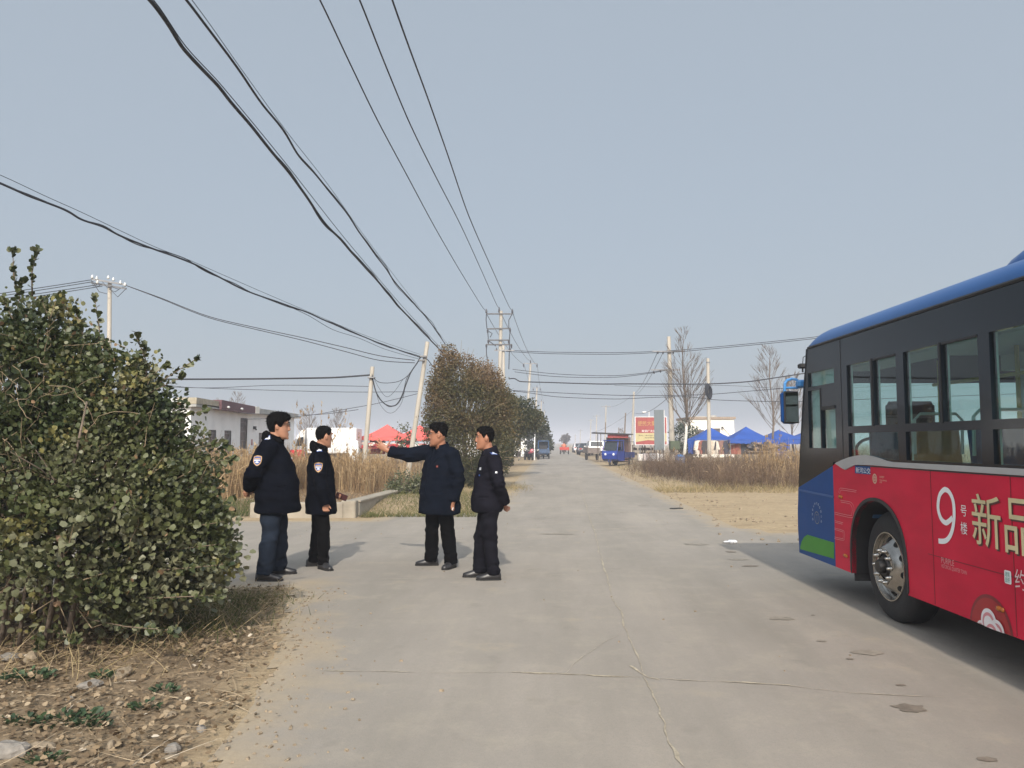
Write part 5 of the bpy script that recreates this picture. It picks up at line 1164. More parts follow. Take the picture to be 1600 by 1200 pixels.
# ---- scrub on the right
def scrub(label, n, area, hh, tm, tw_=7, wd=(.008, .016), name='dry_brush'):
    x, y = area(n); n = len(x); z = hgt(x, y); root = np.stack([x, y, z], 1); D = rand_unit(n) * .55; D[:, 2] = 1; g = 1 + .75 * nz(np.stack([x, y, 0 * x], 1), .45, 2) + .3 * nz(np.stack([x, y, 0 * x], 1), 1.5, 6); h = RNG.uniform(hh[0], hh[1], n) * g
    t = np.clip(RNG.normal(tm, .13, n) + .3 * nz(np.stack([x, y, 0 * x], 1), .5, 7), 0, .92); parts = [ribbons(root, D, h, RNG.uniform(wd[0], wd[1], n), RNG.uniform(-.4, .4, n), t, 3, .05)]
    D = D / np.linalg.norm(D, axis=1, keepdims=True); k = np.repeat(np.arange(n), tw_); m = len(k); P = root[k] + D[k] * (h[k] * RNG.uniform(.25, 1, m))[:, None]; Dt = D[k] + rand_unit(m) * 1.0
    parts.append(ribbons(P, Dt, h[k] * RNG.uniform(.15, .4, m), RNG.uniform(.006, .011, m), RNG.uniform(-.5, .5, m), np.clip(t[k] + RNG.normal(size=m) * .08, 0, 1), 2, .05))
    V, F, T = cat_mesh(parts); return tag(np_mesh(name, V, F, L_BRUSH, None, T), label, 'brush', None, 'stuff')
def right_area(y0, y1, s0, s1):
    def f(n):
        y = RNG.uniform(y0, y1, n); x = y * math.tan(TH) + s0 + (s1 - s0) * RNG.random(n) ** 1.0; return x, y
    return f
scrub('tangled brown scrub filling the rough ground right of the road', 5200, lambda n: (lambda a: (a[0] + np.clip((30 - a[1]) * .06, 0, 1), a[1]))(right_area(27, 44, 4.9, 17)(n)), (.45, .95), .34)
scrub('brown scrub at the near edge beside the sandy track', 2100, right_area(25.2, 27.5, 5.2, 15), (.35, .8), .44)
scrub('dark low thicket at the left end of the scrub', 900, blobs([(7.6, 30.5, 1.5, 3.0), (6.6, 35, 1.2, 4.0), (6.9, 40, .9, 4)]), (.35, .75), .18)
grass_patch('dry_grass', 'straw-coloured grass fringe along the sandy track', 5200, lambda n: (lambda y, k: (4.6 + k * 9.5 + 0.0 * y, y))(24.4 + RNG.random(n) * 1.9, RNG.random(n)), (.08, .40), L_GRASS, .80, .14, (.008, .015), .9)
grass_patch('dry_grass', 'low dead grass on the right verge of the road', 4200, lambda n: (lambda y: (y * math.tan(TH) + 4.05 + RNG.random(n) ** 1.5 * 2.2, y))(RNG.uniform(26, 60, n)), (.04, .16), L_GRASS, .76, .16, (.01, .02), 1.3)
reeds('tall pale reeds leaning beside the bus on the right', 520, lambda n: (lambda y: (y * (1215 - 800) / FPX + RNG.normal(size=n) * .55, y))(RNG.uniform(26, 32, n)), (.5, 1.5), .36, .25, (.011, .018))
reeds('scattered pale stalks standing over the scrub', 260, right_area(26, 40, 5.5, 15), (.6, 1.35), .5, .15, (.011, .018))
# ---- bare winter trees
def bare_tree(lab, base, h, seed, white=True, depth=5, r=.11, grp='bare winter trees', sp=.42, k=3, mat=None, up=.2):
    random.seed(seed); t = thing('bare_tree', lab, 'tree', base, random.uniform(0, 6), grp); mb = MB(); n = 9; pts = []
    for i in range(n + 1): pts.append(Vector((.05 * h * math.sin(i * .7 + seed) * .3, .04 * h * math.cos(i * .9) * .3, h * i / n)))
    m2 = MB(); m2.tube(pts[:4], [r, r * .9, r * .8, r * .7], 8, True); (m2.build('trunk', BARKW if white else BARK, t, True))
    mb.tube(pts[3:], [r * .7, r * .6, r * .5, r * .4, r * .3, r * .18, .008][:len(pts[3:])], 7, False)
    for i in range(44):
        f = random.uniform(.24, .97); j = int(f * n); p = pts[j].lerp(pts[min(j + 1, n)], f * n - j); a = random.uniform(0, 6.28); d = Vector((math.cos(a) * .75, math.sin(a) * .75, .95)).normalized(); L = h * .20 * (1.12 - f) + .22
        grow(mb, p, d, L, max(r * .26 * (1.1 - f), .011), 2, .26, .16, 3, .0075)
    mb.build('branches', mat or BARK, t); return t
bare_tree('bare tree with a whitewashed trunk beside the tall right-hand pole', (X(1071, 49), 49, 0), Zh(520, 49), 3, True)
bare_tree('bare tree standing among the blue tents, left of the bus mirror', (X(1207, 58), 58, 0), Zh(545, 58), 8, False, r=.10)
bare_tree('bare tree half hidden behind the nose of the bus', (X(1240, 60), 60, 0), Zh(590, 60), 12, False, r=.09)
for px, Y, pt, sd_, lab in ((368, 85, 618, 21, 'hazy bare tree rising behind the roof of the white building'), (482, 90, 640, 22, 'hazy bare sapling rising over the white truck'), (525, 85, 642, 23, 'hazy bare sapling right of the white truck'), (340, 110, 628, 24, 'faint bare tree behind the brown eaves of the building'), (972, 120, 672, 25, 'faint bare tree behind the stall roof')):
    bare_tree(lab, (X(px, Y), Y, 0), Zh(pt, Y), sd_, False, r=.08)
small_shrub('dark evergreen shrub between the tall pole and the whitewashed tree', [((X(1070, 62), 62, 1.9), (1.2, 1.1, 1.3)), ((X(1078, 62), 62, 1.2), (.9, 1, 1.1))], 2200, (.12, .2), .08)
# ================================================================== left: culvert wall, building, truck, red tents
CONCW = M('concrete_wall', (.30, .262, .205), .9, var=.15, scale=4, bump=.3, bscale=25)
WALLW = M('wall_white', (.80, .80, .79), .85, var=.07, scale=1.5)
WALLC = M('wall_cream', (.80, .76, .68), .85, var=.05, scale=1.5)
FASC = M('fascia_maroon', (.105, .042, .048), .6, var=.12, scale=3, stretch=(1, .2, 1))
FASG = M('fascia_grey', (.34, .34, .32), .8, var=.2, scale=3)
WIN = M('window_dark', (.075, .062, .062), .25, var=.3, scale=6)
BARS = M('window_bars', (.20, .18, .17), .5, var=.1)
WPAINT = M('white_paint', (.75, .75, .74), .4, var=.05)
REDC = M('canopy_red', (.58, .10, .085), .7, var=.10, scale=2)
BLUEC = M('canopy_blue', (.009, .060, .29), .7, var=.12, scale=2)
REDCL = M('cloth_red', (.50, .02, .03), .8, var=.2, scale=6)
TYRE = M('tyre_dusty', (.035, .032, .03), .9, var=.3, scale=12)
GLDK = M('dark_glass', (.02, .025, .03), .08, var=0)
LWALL = M('boxes_white', (.68, .64, .62), .7, var=.1)
# low culvert wall: an arm facing the camera and one running back beside the road
wl = thing('low_wall', 'low weathered concrete parapet beside the dry ditch behind the two left men', 'wall', (-3.4, 16.6, 0))
mb = MB(); mb.bbox((-1.0, -.05, .20), (1.9, .24, .44), .02); mb.build('parapet', CONCW, wl)
mb = MB(); mb.bbox((.05, .02, .22), (.30, .32, .50), .02); mb.build('post', CONCW, wl)
wl.scale = (1, 1, .76)
a = Vector((.10, .20, 0)); b = Vector((-2.65 + 3.4, 24.3 - 16.6, 0)); dr = (b - a); q = Matrix.Rotation(math.atan2(-dr.x, dr.y), 3, 'Z')
mb = MB(); c = (a + b) / 2; mb.bbox((c.x, c.y, .20), (.24, dr.length, .40), .02, q); mb.bbox((c.x, c.y, .42), (.30, dr.length + .02, .07), .015, q); mb.build('parapet', CONCW, wl)
# white single-storey building
bx, by0, by1, bh = -13.35, 33.2, 49.0, 3.02
bd = thing('white_building', 'long white single-storey building with narrow barred windows and maroon eaves', 'building', (bx, by0, 0))
dl = by1 - by0
wins = [(2.0, 2.9, .95, 2.1), (3.95, 4.85, .95, 2.1), (6.1, 7.15, .95, 2.75), (9.0, 9.75, 1.05, 2.05)]
ys = sorted(set([0, dl] + [q_ for w_ in wins for q_ in w_[:2]])); zs = sorted(set([0, bh] + [q_ for w_ in wins for q_ in w_[2:]])); mb = MB()
for i in range(len(ys) - 1):
    for j in range(len(zs) - 1):
        cy_, cz = (ys[i] + ys[i + 1]) / 2, (zs[j] + zs[j + 1]) / 2
        if any(w_[0] < cy_ < w_[1] and w_[2] < cz < w_[3] for w_ in wins): continue
        mb.add([(0, ys[i], zs[j]), (0, ys[i + 1], zs[j]), (0, ys[i + 1], zs[j + 1]), (0, ys[i], zs[j + 1])], [(0, 1, 2, 3)])
mb.add([(0, 0, 0), (-7, 0, 0), (-7, 0, bh), (0, 0, bh), (0, dl, 0), (-7, dl, 0), (-7, dl, bh), (0, dl, bh)], [(0, 3, 2, 1), (4, 5, 6, 7), (1, 2, 6, 5)])
mb.build('wall', WALLW, bd)
for (a, b_, c, d_) in wins:
    w_ = MB().box((-.12, (a + b_) / 2, (c + d_) / 2), (.03, b_ - a, d_ - c)).build('window', WIN, bd)
    mb = MB(); n_ = 7
    for k in range(n_ + 1): mb.box((-.04, a + (b_ - a) * k / n_, (c + d_) / 2), (.02, .022, d_ - c))
    for k in range(4): mb.box((-.04, (a + b_) / 2, c + (d_ - c) * (k + .5) / 4), (.018, b_ - a, .02))
    mb.build('bars', BARS, w_)
mb = MB(); mb.box((-3.4, dl / 2, bh + .06), (7.4, dl + .4, .12)); mb.build('roof', FASG, bd)
mb = MB(); mb.prism([(2.4, bh - .02), (7.1, bh - .05), (7.1, bh + .33), (2.4, bh + .42)], lambda u, v, w_: (.02 if w_ == 0 else .40, u, v)); mb.build('eaves', FASC, bd)
mb = MB(); mb.box((.20, 7.45, bh + .16), (.42, .6, .36)); mb.build('corner_block', WALLC, bd)
mb = MB(); mb.prism([(7.8, bh + .02), (dl, bh - .02), (dl, bh + .26), (7.8, bh + .28)], lambda u, v, w_: (.015 if w_ == 0 else .25, u, v)); mb.build('eaves', FASG, bd)
mb = MB(); mb.prism([(-.2, bh + .10), (2.35, bh + .05), (2.35, bh + .35), (-.2, bh + .38)], lambda u, v, w_: (-.5 if w_ == 0 else .3, u, v)); mb.build('eaves', M('eaves_tan', (.36, .32, .24), .9, var=.2), bd)
for y_ in (3.2, 5.0): MB().ell((.43, y_, bh + .12), (.06, .12, .06)).build('eaves_lamp', INSW if False else MAT_INS, bd, True)
mb = MB(); mb.box((.06, 8.1, 2.3), (.14, .16, .14)); mb.tube([(.05, 8.1, 2.3), (.16, 8.1, 2.18)], .04, 6); mb.build('wall_camera', DARK, bd)
mb = MB(); mb.box((.02, 7.85, 1.55), (.03, .16, .3)); mb.build('notice', M('notice_red', (.4, .2, .2), .7), bd)
mb = MB(); mb.box((-1.0, 1.6, bh + .3), (.6, 1.5, .2)); mb.box((-1.0, 1.6, bh + .16), (.5, .2, .2)); mb.build('roof_box', WPAINT, bd)
# white box truck facing left
def wheel_simple(parent, c, r, wd, axis='X', rim=None, name='wheel', n=18):
    w_ = sub_empty(name, parent, c); h = wd / 2
    mb = MB(); mb.lathe([(-h, r * .6), (-h, r * .93), (-h * .7, r), (h * .7, r), (h, r * .93), (h, r * .6), (-h, r * .6)], (0, 0, 0), axis, n); mb.build('tyre', TYRE, w_)
    mb = MB(); mb.lathe([(-h * .8, .001), (-h * .8, r * .2), (-h * .5, r * .5), (-h * .8, r * .62), (h * .8, r * .62), (h * .5, r * .5), (h * .8, r * .2), (h * .8, .001)], (0, 0, 0), axis, n); mb.build('rim', rim or STEEL, w_)
tk = thing('box_truck', 'white box truck parked behind the dry reeds, cab to the left', 'truck', (X(462, 52), 52, .1))
L0 = X(482, 52) - X(462, 52); L1 = X(561, 52) - X(462, 52); ht = Zh(669, 52) - .1
mb = MB(); mb.bbox(((L0 + L1) / 2 + .05, 0, (ht + .75) / 2), (L1 - L0 - .1, 1.9, ht - .75), .04); mb.build('cargo_box', WPAINT, tk)
mb = MB(); mb.prism([(-.05, .45), (L0, .45), (L0, ht - .12), (L0 - .25, ht - .14), (.25, 1.75), (-.02, 1.25), (-.08, .8)], lambda u, v, w_: (u, -.85 if w_ == 0 else .85, v)); mb.build('cab', WPAINT, tk)
mb = MB(); mb.prism([(.22, 1.22), (L0 - .12, 1.22), (L0 - .12, 1.8), (.38, 1.72)], lambda u, v, w_: (u, -.862 if w_ == 0 else -.845, v)); mb.build('side_window', GLDK, tk)
for c in ((L0 * .45, -.75, .38), (L0 * .45, .75, .38), (L1 - .8, -.75, .38), (L1 - .8, .75, .38)): wheel_simple(tk, c, .38, .2, 'Y')
mb = MB(); mb.box(((L0 + L1) / 2, 0, .6), (L1, .9, .2)); mb.build('chassis', DARK, tk)
o = MB().bbox((0, 0, .75), (.55, .5, 1.5), .05).build('white_cabinet', WPAINT); o.location = (X(554, 49), 49, .15); tag(o, 'narrow white cabinet standing right of the white truck behind the reeds', 'cabinet')
rs = thing('cloth_stall', 'small stall draped in bright red cloth in front of the white truck', 'stall', (X(464, 46), 46, .1))
mb = MB(); rg = []
for z, r_ in ((0, .50), (.5, .44), (.85, .42), (.98, .40), (1.02, .3)): rg.append([(r_ * math.cos(q_) * (1 + .06 * math.sin(q_ * 7)), r_ * .8 * math.sin(q_), z) for q_ in [2 * math.pi * i / 28 for i in range(28)]])
mb.loft(rg); mb.build('cloth', REDCL, rs)
mb = MB(); mb.tube([(-.3, -.4, 0), (.35, -.42, 1.2)], .02, 5); mb.tube([(.3, -.4, 0), (-.1, -.42, 1.25)], .02, 5); mb.build('pole', M('bamboo', (.5, .36, .2), .7), rs)
# folding canopies
def canopy_tent(lab, base, wd, dp, he, hp, mat, grp, val=.22, rot=0):
    t = thing('canopy_tent', lab, 'canopy', base, rot, grp); mb = MB(); n = 8; hw, hd = wd / 2, dp / 2
    V = []; 
    for i in range(n + 1):
        k = i / n; s_ = 1 - k; z = he + (hp - he) * (k ** 1.35)
        for sx, sy in ((-1, -1), (0, -1), (1, -1), (1, 0), (1, 1), (0, 1), (-1, 1), (-1, 0)): V.append((sx * hw * s_ , sy * hd * s_ , z - (.05 * s_ if sx * sy == 0 else 0)))
    F = [(i * 8 + j, i * 8 + (j + 1) % 8, i * 8 + 8 + (j + 1) % 8, i * 8 + 8 + j) for i in range(n) for j in range(8)]
    mb.add(V, F); o = mb.build('canopy', mat, t)
    mb = MB(); pts = []
    m_ = 10
    for (x0, y0_), (x1, y1_) in (((-hw, -hd), (hw, -hd)), ((hw, -hd), (hw, hd)), ((hw, hd), (-hw, hd)), ((-hw, hd), (-hw, -hd))):
        for k in range(m_):
            u0, u1 = k / m_, (k + 1) / m_; P0 = (x0 + (x1 - x0) * u0, y0_ + (y1_ - y0_) * u0); P1 = (x0 + (x1 - x0) * u1, y0_ + (y1_ - y0_) * u1); dz0, dz1 = .05 * math.sin(math.pi * u0), .05 * math.sin(math.pi * u1)
            mb.add([(*P0, he - dz0), (*P1, he - dz1), (P1[0] * 1.005, P1[1] * 1.005, he - dz1 - val), (((P0[0] + P1[0]) / 2) * 1.006, ((P0[1] + P1[1]) / 2) * 1.006, he - dz0 - val * 1.2), (P0[0] * 1.005, P0[1] * 1.005, he - dz0 - val)], [(0, 1, 2, 3, 4)])
    mb.build('valance', mat, t)
    for sx in (-1, 1):
        for sy in (-1, 1): mb = MB(); mb.tube([(sx * hw * .97, sy * hd * .97, 0), (sx * hw * .97, sy * hd * .97, he)], .028, 6); mb.build('leg', MAT_ARM, t)
    mb = MB()
    for sy in (-1, 1):
        mb.tube([(-hw * .97, sy * hd * .97, he - .35), (0, sy * hd * .97, he - .05), (hw * .97, sy * hd * .97, he - .35)], .015, 4); mb.tube([(-hw * .97, sy * hd * .97, he - .05), (0, sy * hd * .97, he - .35), (hw * .97, sy * hd * .97, he - .05)], .015, 4)
    mb.tube([(0, 0, he - .3), (0, 0, hp)], .02, 5); mb.build('frame', MAT_ARM, t); return t
def lamp_goods(lab, base, dims, cols, n, name='goods_table', cat='table', grp=None, heap=.22):
    t = thing(name, lab, cat, base, 0, grp); mb = MB(); mb.box((0, 0, dims[2] - .03), (dims[0], dims[1], .05)); mb.build('tabletop', M('table_cloth', cols[0], .8), t)
    for sx in (-1, 1):
        for sy in (-1, 1): MB().tube([(sx * dims[0] * .46, sy * dims[1] * .44, 0), (sx * dims[0] * .46, sy * dims[1] * .44, dims[2] - .05)], .02, 5).build('leg', MAT_ARM, t)
    mb = MB()
    ms = [M('goods_colour', c, .7, var=.2) for c in cols[1:]]
    for k in range(n):
        mb.mat(k % len(ms)); s_ = random.uniform(.10, .24); mb.bbox((random.uniform(-.45, .45) * dims[0], random.uniform(-.42, .42) * dims[1], dims[2] + s_ * .3 + random.random() * heap), (s_ * 1.5, s_, s_ * .7), .02, Matrix.Rotation(random.uniform(0, 3), 3, 'Z'))
    o = mb.build('goods', ms, t); o['kind'] = 'stuff'; return t
random.seed(21)
canopy_tent('red pyramid canopy left of the strongly leaning pole', (X(605, 55), 55, 0), 3.0, 3.0, Zh(682, 55), Zh(663, 55), REDC, 'red market canopies')
canopy_tent('red pyramid canopy half hidden behind the leaning pole and the pointing man', (X(655, 55), 55.3, 0), 3.0, 3.0, Zh(682, 55), Zh(664, 55), REDC, 'red market canopies')
lamp_goods('market table heaped with red and white goods under the left red canopy', (X(598, 53), 53, .05), (2.9, 1.3, 1.15), [(.35, .03, .03), (.70, .62, .58), (.52, .05, .05), (.62, .50, .42), (.30, .03, .04)], 60)
lamp_goods('market table with white and red boxes under the second red canopy', (X(655, 53), 53.2, .05), (2.6, 1.2, 1.1), [(.45, .05, .05), (.74, .70, .68), (.50, .04, .04), (.22, .28, .22)], 50)
for k, (px, c, lab) in enumerate(((590, (.33, .03, .035), 'dark red curtain hanging at the back of the left red canopy'), (632, (.42, .04, .04), 'bright red curtain hanging between the two red canopies'))):
    mb = MB(); n = 16; V = [];
    for i in range(n + 1): x = -.55 + 1.1 * i / n; V += [(x, .04 * math.sin(i * 1.7), 0), (x, .05 * math.sin(i * 1.7 + .3), -1.0), (x, .05 * math.sin(i * 1.7 + .3) + .012, -1.0), (x, .04 * math.sin(i * 1.7) + .012, 0)]
    mb.loft([V[4 * i:4 * i + 4] for i in range(n + 1)]); o = mb.build('curtain', M('curtain_red', c, .8, var=.2)); o.location = (X(px, 56.2), 56.2, 1.72); tag(o, lab, 'curtain')

# ================================================================== left of the road, beyond the trees
sh = thing('shopfront', 'small pale shop building with dark doors under the trees left of the road', 'building', (X(810, 86), 86, 0))
mb = MB(); mb.box((-2.6, 4, 1.55), (7.0, 8.0, 3.1)); mb.build('wall', WALLW, sh)
mb = MB(); mb.box((-2.6, 3.7, 3.18), (7.5, 8.8, .16)); mb.build('roof', FASG, sh)
for i, (x, w_) in enumerate(((-.75, .6), (.05, .45))): MB().box((x, -.02, 1.1), (w_, .06, 2.2)).build('door', WIN, sh)
mb = MB(); mb.prism([(0, 2.65), (0, 2.45), (-.9, 2.3), (-.9, 2.36)], lambda u, v, w_: (-1.4 if w_ == 0 else .7, u, v)); mb.build('awning', M('awning_grey', (.12, .13, .15), .7), sh)
for i in range(2):
    mb = MB(); mb.box((.60 + .25 * i, -.05, 1.3), (.1, .1, 2.6)); mb.build('pillar', WPAINT, sh)
px_pole('short white post at the corner of the shopfront', (835, 718), (835.5, 676), 70, 2.2, None, WPAINT, 0)
for i, (px, Y, lab) in enumerate(((806, 70, 'folding market table with white bags, left one under the trees'), (817, 71, 'folding market table with cream bundles, next to the motorcycles'))):
    t = thing('folding_table', lab, 'table', (X(px, Y), Y, 0), 0, 'folding tables by the shop'); mb = MB(); mb.box((0, 0, .78), (.75, .7, .03)); mb.build('tabletop', WPAINT, t)
    for sy in (-.3, .3):
        for sx in (-1, 1): MB().tube([(sx * .34, sy, 0), (-sx * .3, sy, .77)], .016, 5).build('leg', MAT_ARM, t)
    for k in range(5):
        mb = MB(); mb.ell((-.28 + .14 * k, random.uniform(-.2, .2), .92), (.12, .14, .15), 10, 7); mb.build('bundle', M('bundle_cream', (.72, .66, .50) if k % 2 else (.78, .76, .72), .8), t, True)
def motorcycle(lab, base, rot, c):
    t = thing('motorcycle', lab, 'motorcycle', base, rot, 'motorcycles by the shop'); pm = M('motorcycle_paint', c, .35, var=.05)
    for y_ in (-.62, .62): wheel_simple(t, (0, y_, .29), .29, .1, 'X', None, 'wheel', 16)
    mb = MB(); mb.tube([(0, .62, .29), (0, .45, .78), (0, .40, .98)], .035, 6); mb.tube([(-.34, .36, 1.05), (0, .42, .98), (.34, .36, 1.05)], .018, 6); mb.build('handlebar', DARK, t)
    mb = MB(); mb.ell((0, .12, .70), (.14, .26, .13)); mb.ell((0, .5, .80), (.16, .1, .18)); mb.ell((0, -.55, .62), (.12, .25, .1)); mb.build('fairing', pm, t, True)
    mb = MB(); mb.bbox((0, -.28, .76), (.24, .62, .1), .04); mb.build('seat', DARK, t)
    mb = MB(); mb.bbox((0, 0, .40), (.22, .5, .34), .05); mb.tube([(.12, -.1, .3), (.14, -.75, .34)], .04, 6); mb.build('engine', STEEL, t)
    mb = MB(); mb.ell((0, .60, .82), (.08, .04, .08)); mb.build('headlight', CHROME, t, True)
    mb = MB()
    for sx in (-1, 1): mb.tube([(sx * .25, .4, 1.02), (sx * .33, .42, 1.2)], .008, 4); mb.ell((sx * .33, .42, 1.24), (.06, .015, .04), 8, 6)
    mb.build('mirror', DARK, t)
motorcycle('dark motorcycle with a pale front wheel facing the road, left of the red one', (X(823, 71), 71, 0), R(165), (.05, .05, .06))
motorcycle('motorcycle with a pink and red front cowl facing the camera', (X(829.5, 70), 70, 0), R(190), (.55, .12, .16))
motorcycle('dark motorcycle standing closest to the blue trike on the left', (X(837, 72), 72, 0), R(200), (.04, .05, .05))
# cargo trikes
def cargo_trike(lab, base, rot, c, cab=True, grp='three-wheeled cargo trikes', roof=True, rider=None):
    """nose along +y"""
    t = thing('cargo_trike', lab, 'cargo trike', base, rot, grp); pm = M('trike_paint', c, .4, var=.12, scale=4); pd = M('trike_bed', tuple(x * .45 + .02 for x in c), .7, var=.3, scale=5)
    wheel_simple(t, (0, 1.25, .27), .27, .12, 'X', M('rim_dusty', (.35, .30, .22), .6))
    for sx in (-1, 1): wheel_simple(t, (sx * .52, -.75, .27), .27, .13, 'X', M('rim_dusty', (.35, .30, .22), .6))
    if cab:
        mb = MB(); P = [(.25, .35), (1.15, .35), (1.42, .48), (1.50, .8), (1.42, 1.0), (.25, 1.0)]
        mb.loft([[(sx * w_, u, v) for u, v in P] for sx, w_ in ((-1, .50), (-1, .54), (1, .54), (1, .50))]); smooth_by_angle(mb.build('cab', pm, t), 30)
        mb = MB()
        for sx in (-1, 1):
            mb.tube([(sx * .50, 1.40, 1.0), (sx * .46, 1.12, 1.62)], .03, 6); mb.tube([(sx * .50, .30, 1.0), (sx * .48, .30, 1.62)], .03, 6); mb.tube([(sx * .51, .75, 1.0), (sx * .48, .72, 1.62)], .02, 5)
        mb.build('cab_pillar', pm, t)
        mb = MB(); mb.add([(-.46, 1.385, 1.02), (.46, 1.385, 1.02), (.43, 1.13, 1.58), (-.43, 1.13, 1.58), (-.46, 1.375, 1.02), (.46, 1.375, 1.02), (.43, 1.12, 1.58), (-.43, 1.12, 1.58)], [(0, 1, 2, 3), (7, 6, 5, 4), (0, 4, 5, 1), (2, 6, 7, 3)]); mb.build('windscreen', GLDK, t)
        for sx in (-1, 1): MB().box((sx * .495, .55, 1.3), (.008, .42, .52)).build('side_window', GLASS, t)
        mb = MB(); mb.bbox((0, .72, 1.66), (1.06, 1.10, .07), .03); mb.build('roof', pm, t)
        for sx in (-1, 1): MB().ell((sx * .28, 1.47, .78), (.09, .04, .08), 12, 8).build('headlight', WPAINT, t, True)
        mb = MB(); mb.prism([(1.0, .30), (1.1, .50), (1.25, .57), (1.40, .50), (1.50, .30), (1.46, .30), (1.38, .46), (1.25, .52), (1.12, .46), (1.04, .30)], lambda u, v, w_: (-.09 if w_ == 0 else .09, u, v)); mb.build('mudguard', pm, t)
        mb = MB(); mb.bbox((0, .45, .72), (.8, .4, .12), .04); mb.bbox((0, .28, 1.0), (.8, .1, .5), .04); mb.build('seat', DARK, t)
    else:
        mb = MB(); mb.tube([(0, 1.25, .27), (0, 1.0, .9)], .04, 6); mb.tube([(-.36, .9, .98), (0, 1.0, .92), (.36, .9, .98)], .02, 6); mb.build('handlebar', DARK, t); mb = MB(); mb.bbox((0, .4, .62), (.3, .5, .1), .04); mb.tube([(0, 1.1, .5), (0, .3, .45)], .06, 6); mb.build('seat', DARK, t)
    mb = MB()
    mb.box((0, -.62, .56), (1.14, 1.62, .05))
    for sx in (-1, 1): mb.box((sx * .565, -.62, .74), (.03, 1.62, .32))
    for sy in (.18, -1.42): mb.box((0, sy, .74), (1.12, .03, .32))
    for k in range(5): mb.box((.585, -1.2 + k * .3, .74), (.02, .04, .32)); mb.box((-.585, -1.2 + k * .3, .74), (.02, .04, .32))
    mb.build('cargo_bed', pm if not cab else pd, t)
    mb = MB(); mb.box((0, -.3, .42), (.5, 2.2, .1)); mb.tube([(-.5, -.75, .27), (.5, -.75, .27)], .035, 6); mb.build('chassis', DARK, t)
    if roof and cab:
        mb = MB()
        for sx in (-1, 1):
            for y_ in (.16, -1.40): mb.tube([(sx * .55, y_, .9), (sx * .55, y_, 1.58)], .016, 5)
            mb.tube([(sx * .55, .16, 1.58), (sx * .55, -1.40, 1.58)], .016, 5)
        mb.tube([(-.55, -1.40, 1.58), (.55, -1.40, 1.58)], .016, 5); mb.build('rack', DARK, t)
    return t
cargo_trike('bright blue three-wheeled cargo trike with a cab parked on the right verge', (X(966, 52.5), 52.5, 0), R(150), (.009, .034, .23))
cargo_trike('blue three-wheeled cargo trike seen from behind, parked by the motorcycles on the left', (X(849, 75), 75, 0), R(-3), (.05, .12, .26), True, roof=False)
red_trike = cargo_trike('red three-wheeled trike driving away far down the road', (X(881.5, 104), 104, .012), R(-2), (.42, .035, .02), False)
# ---- its driver, hazy and tiny
def rider():
    t = thing('person', 'person in an orange coat riding the far red trike', 'person', (X(881.5, 104), 104, .012)); mb = MB()
    mb.tube([(0, .42, .66), (0, .38, .95), (0, .42, 1.22), (0, .45, 1.34)], [.2, .22, .22, .09], 10)
    for sx in (-1, 1): mb.tube([(sx * .2, .44, 1.22), (sx * .3, .6, 1.05), (sx * .32, .88, 1.0)], [.08, .07, .05], 7); mb.tube([(sx * .1, .42, .68), (sx * .2, .8, .62), (sx * .2, .85, .3)], [.1, .09, .07], 7)
    mb.ell((0, .46, 1.48), (.09, .11, .13)); mb.build('body', M('coat_orange', (.50, .16, .09), .8), t, True)
    mb = MB(); mb.ell((0, .44, 1.53), (.1, .115, .1)); mb.build('hair', DARK, t, True)
rider()
# grey flat trike trailer beside the cars
gt = thing('cargo_trailer', 'small grey two-wheeled trailer standing behind the blue cab trike', 'trailer', (X(924, 70), 70, 0), R(10))
mb = MB(); mb.box((0, 0, .62), (1.1, 1.6, .05))
for sx in (-1, 1): mb.box((sx * .54, 0, .86), (.03, 1.6, .46))
for sy in (-1, 1): mb.box((0, sy * .79, .86), (1.08, .03, .46))
mb.build('bed', M('trailer_grey', (.16, .13, .115), .7, var=.2), gt); mb = MB(); mb.tube([(0, .8, .5), (1.6, 1.1, .45)], .03, 5); mb.build('drawbar', DARK, gt)
for sx in (-1, 1): wheel_simple(gt, (sx * .48, -.1, .28), .28, .14)
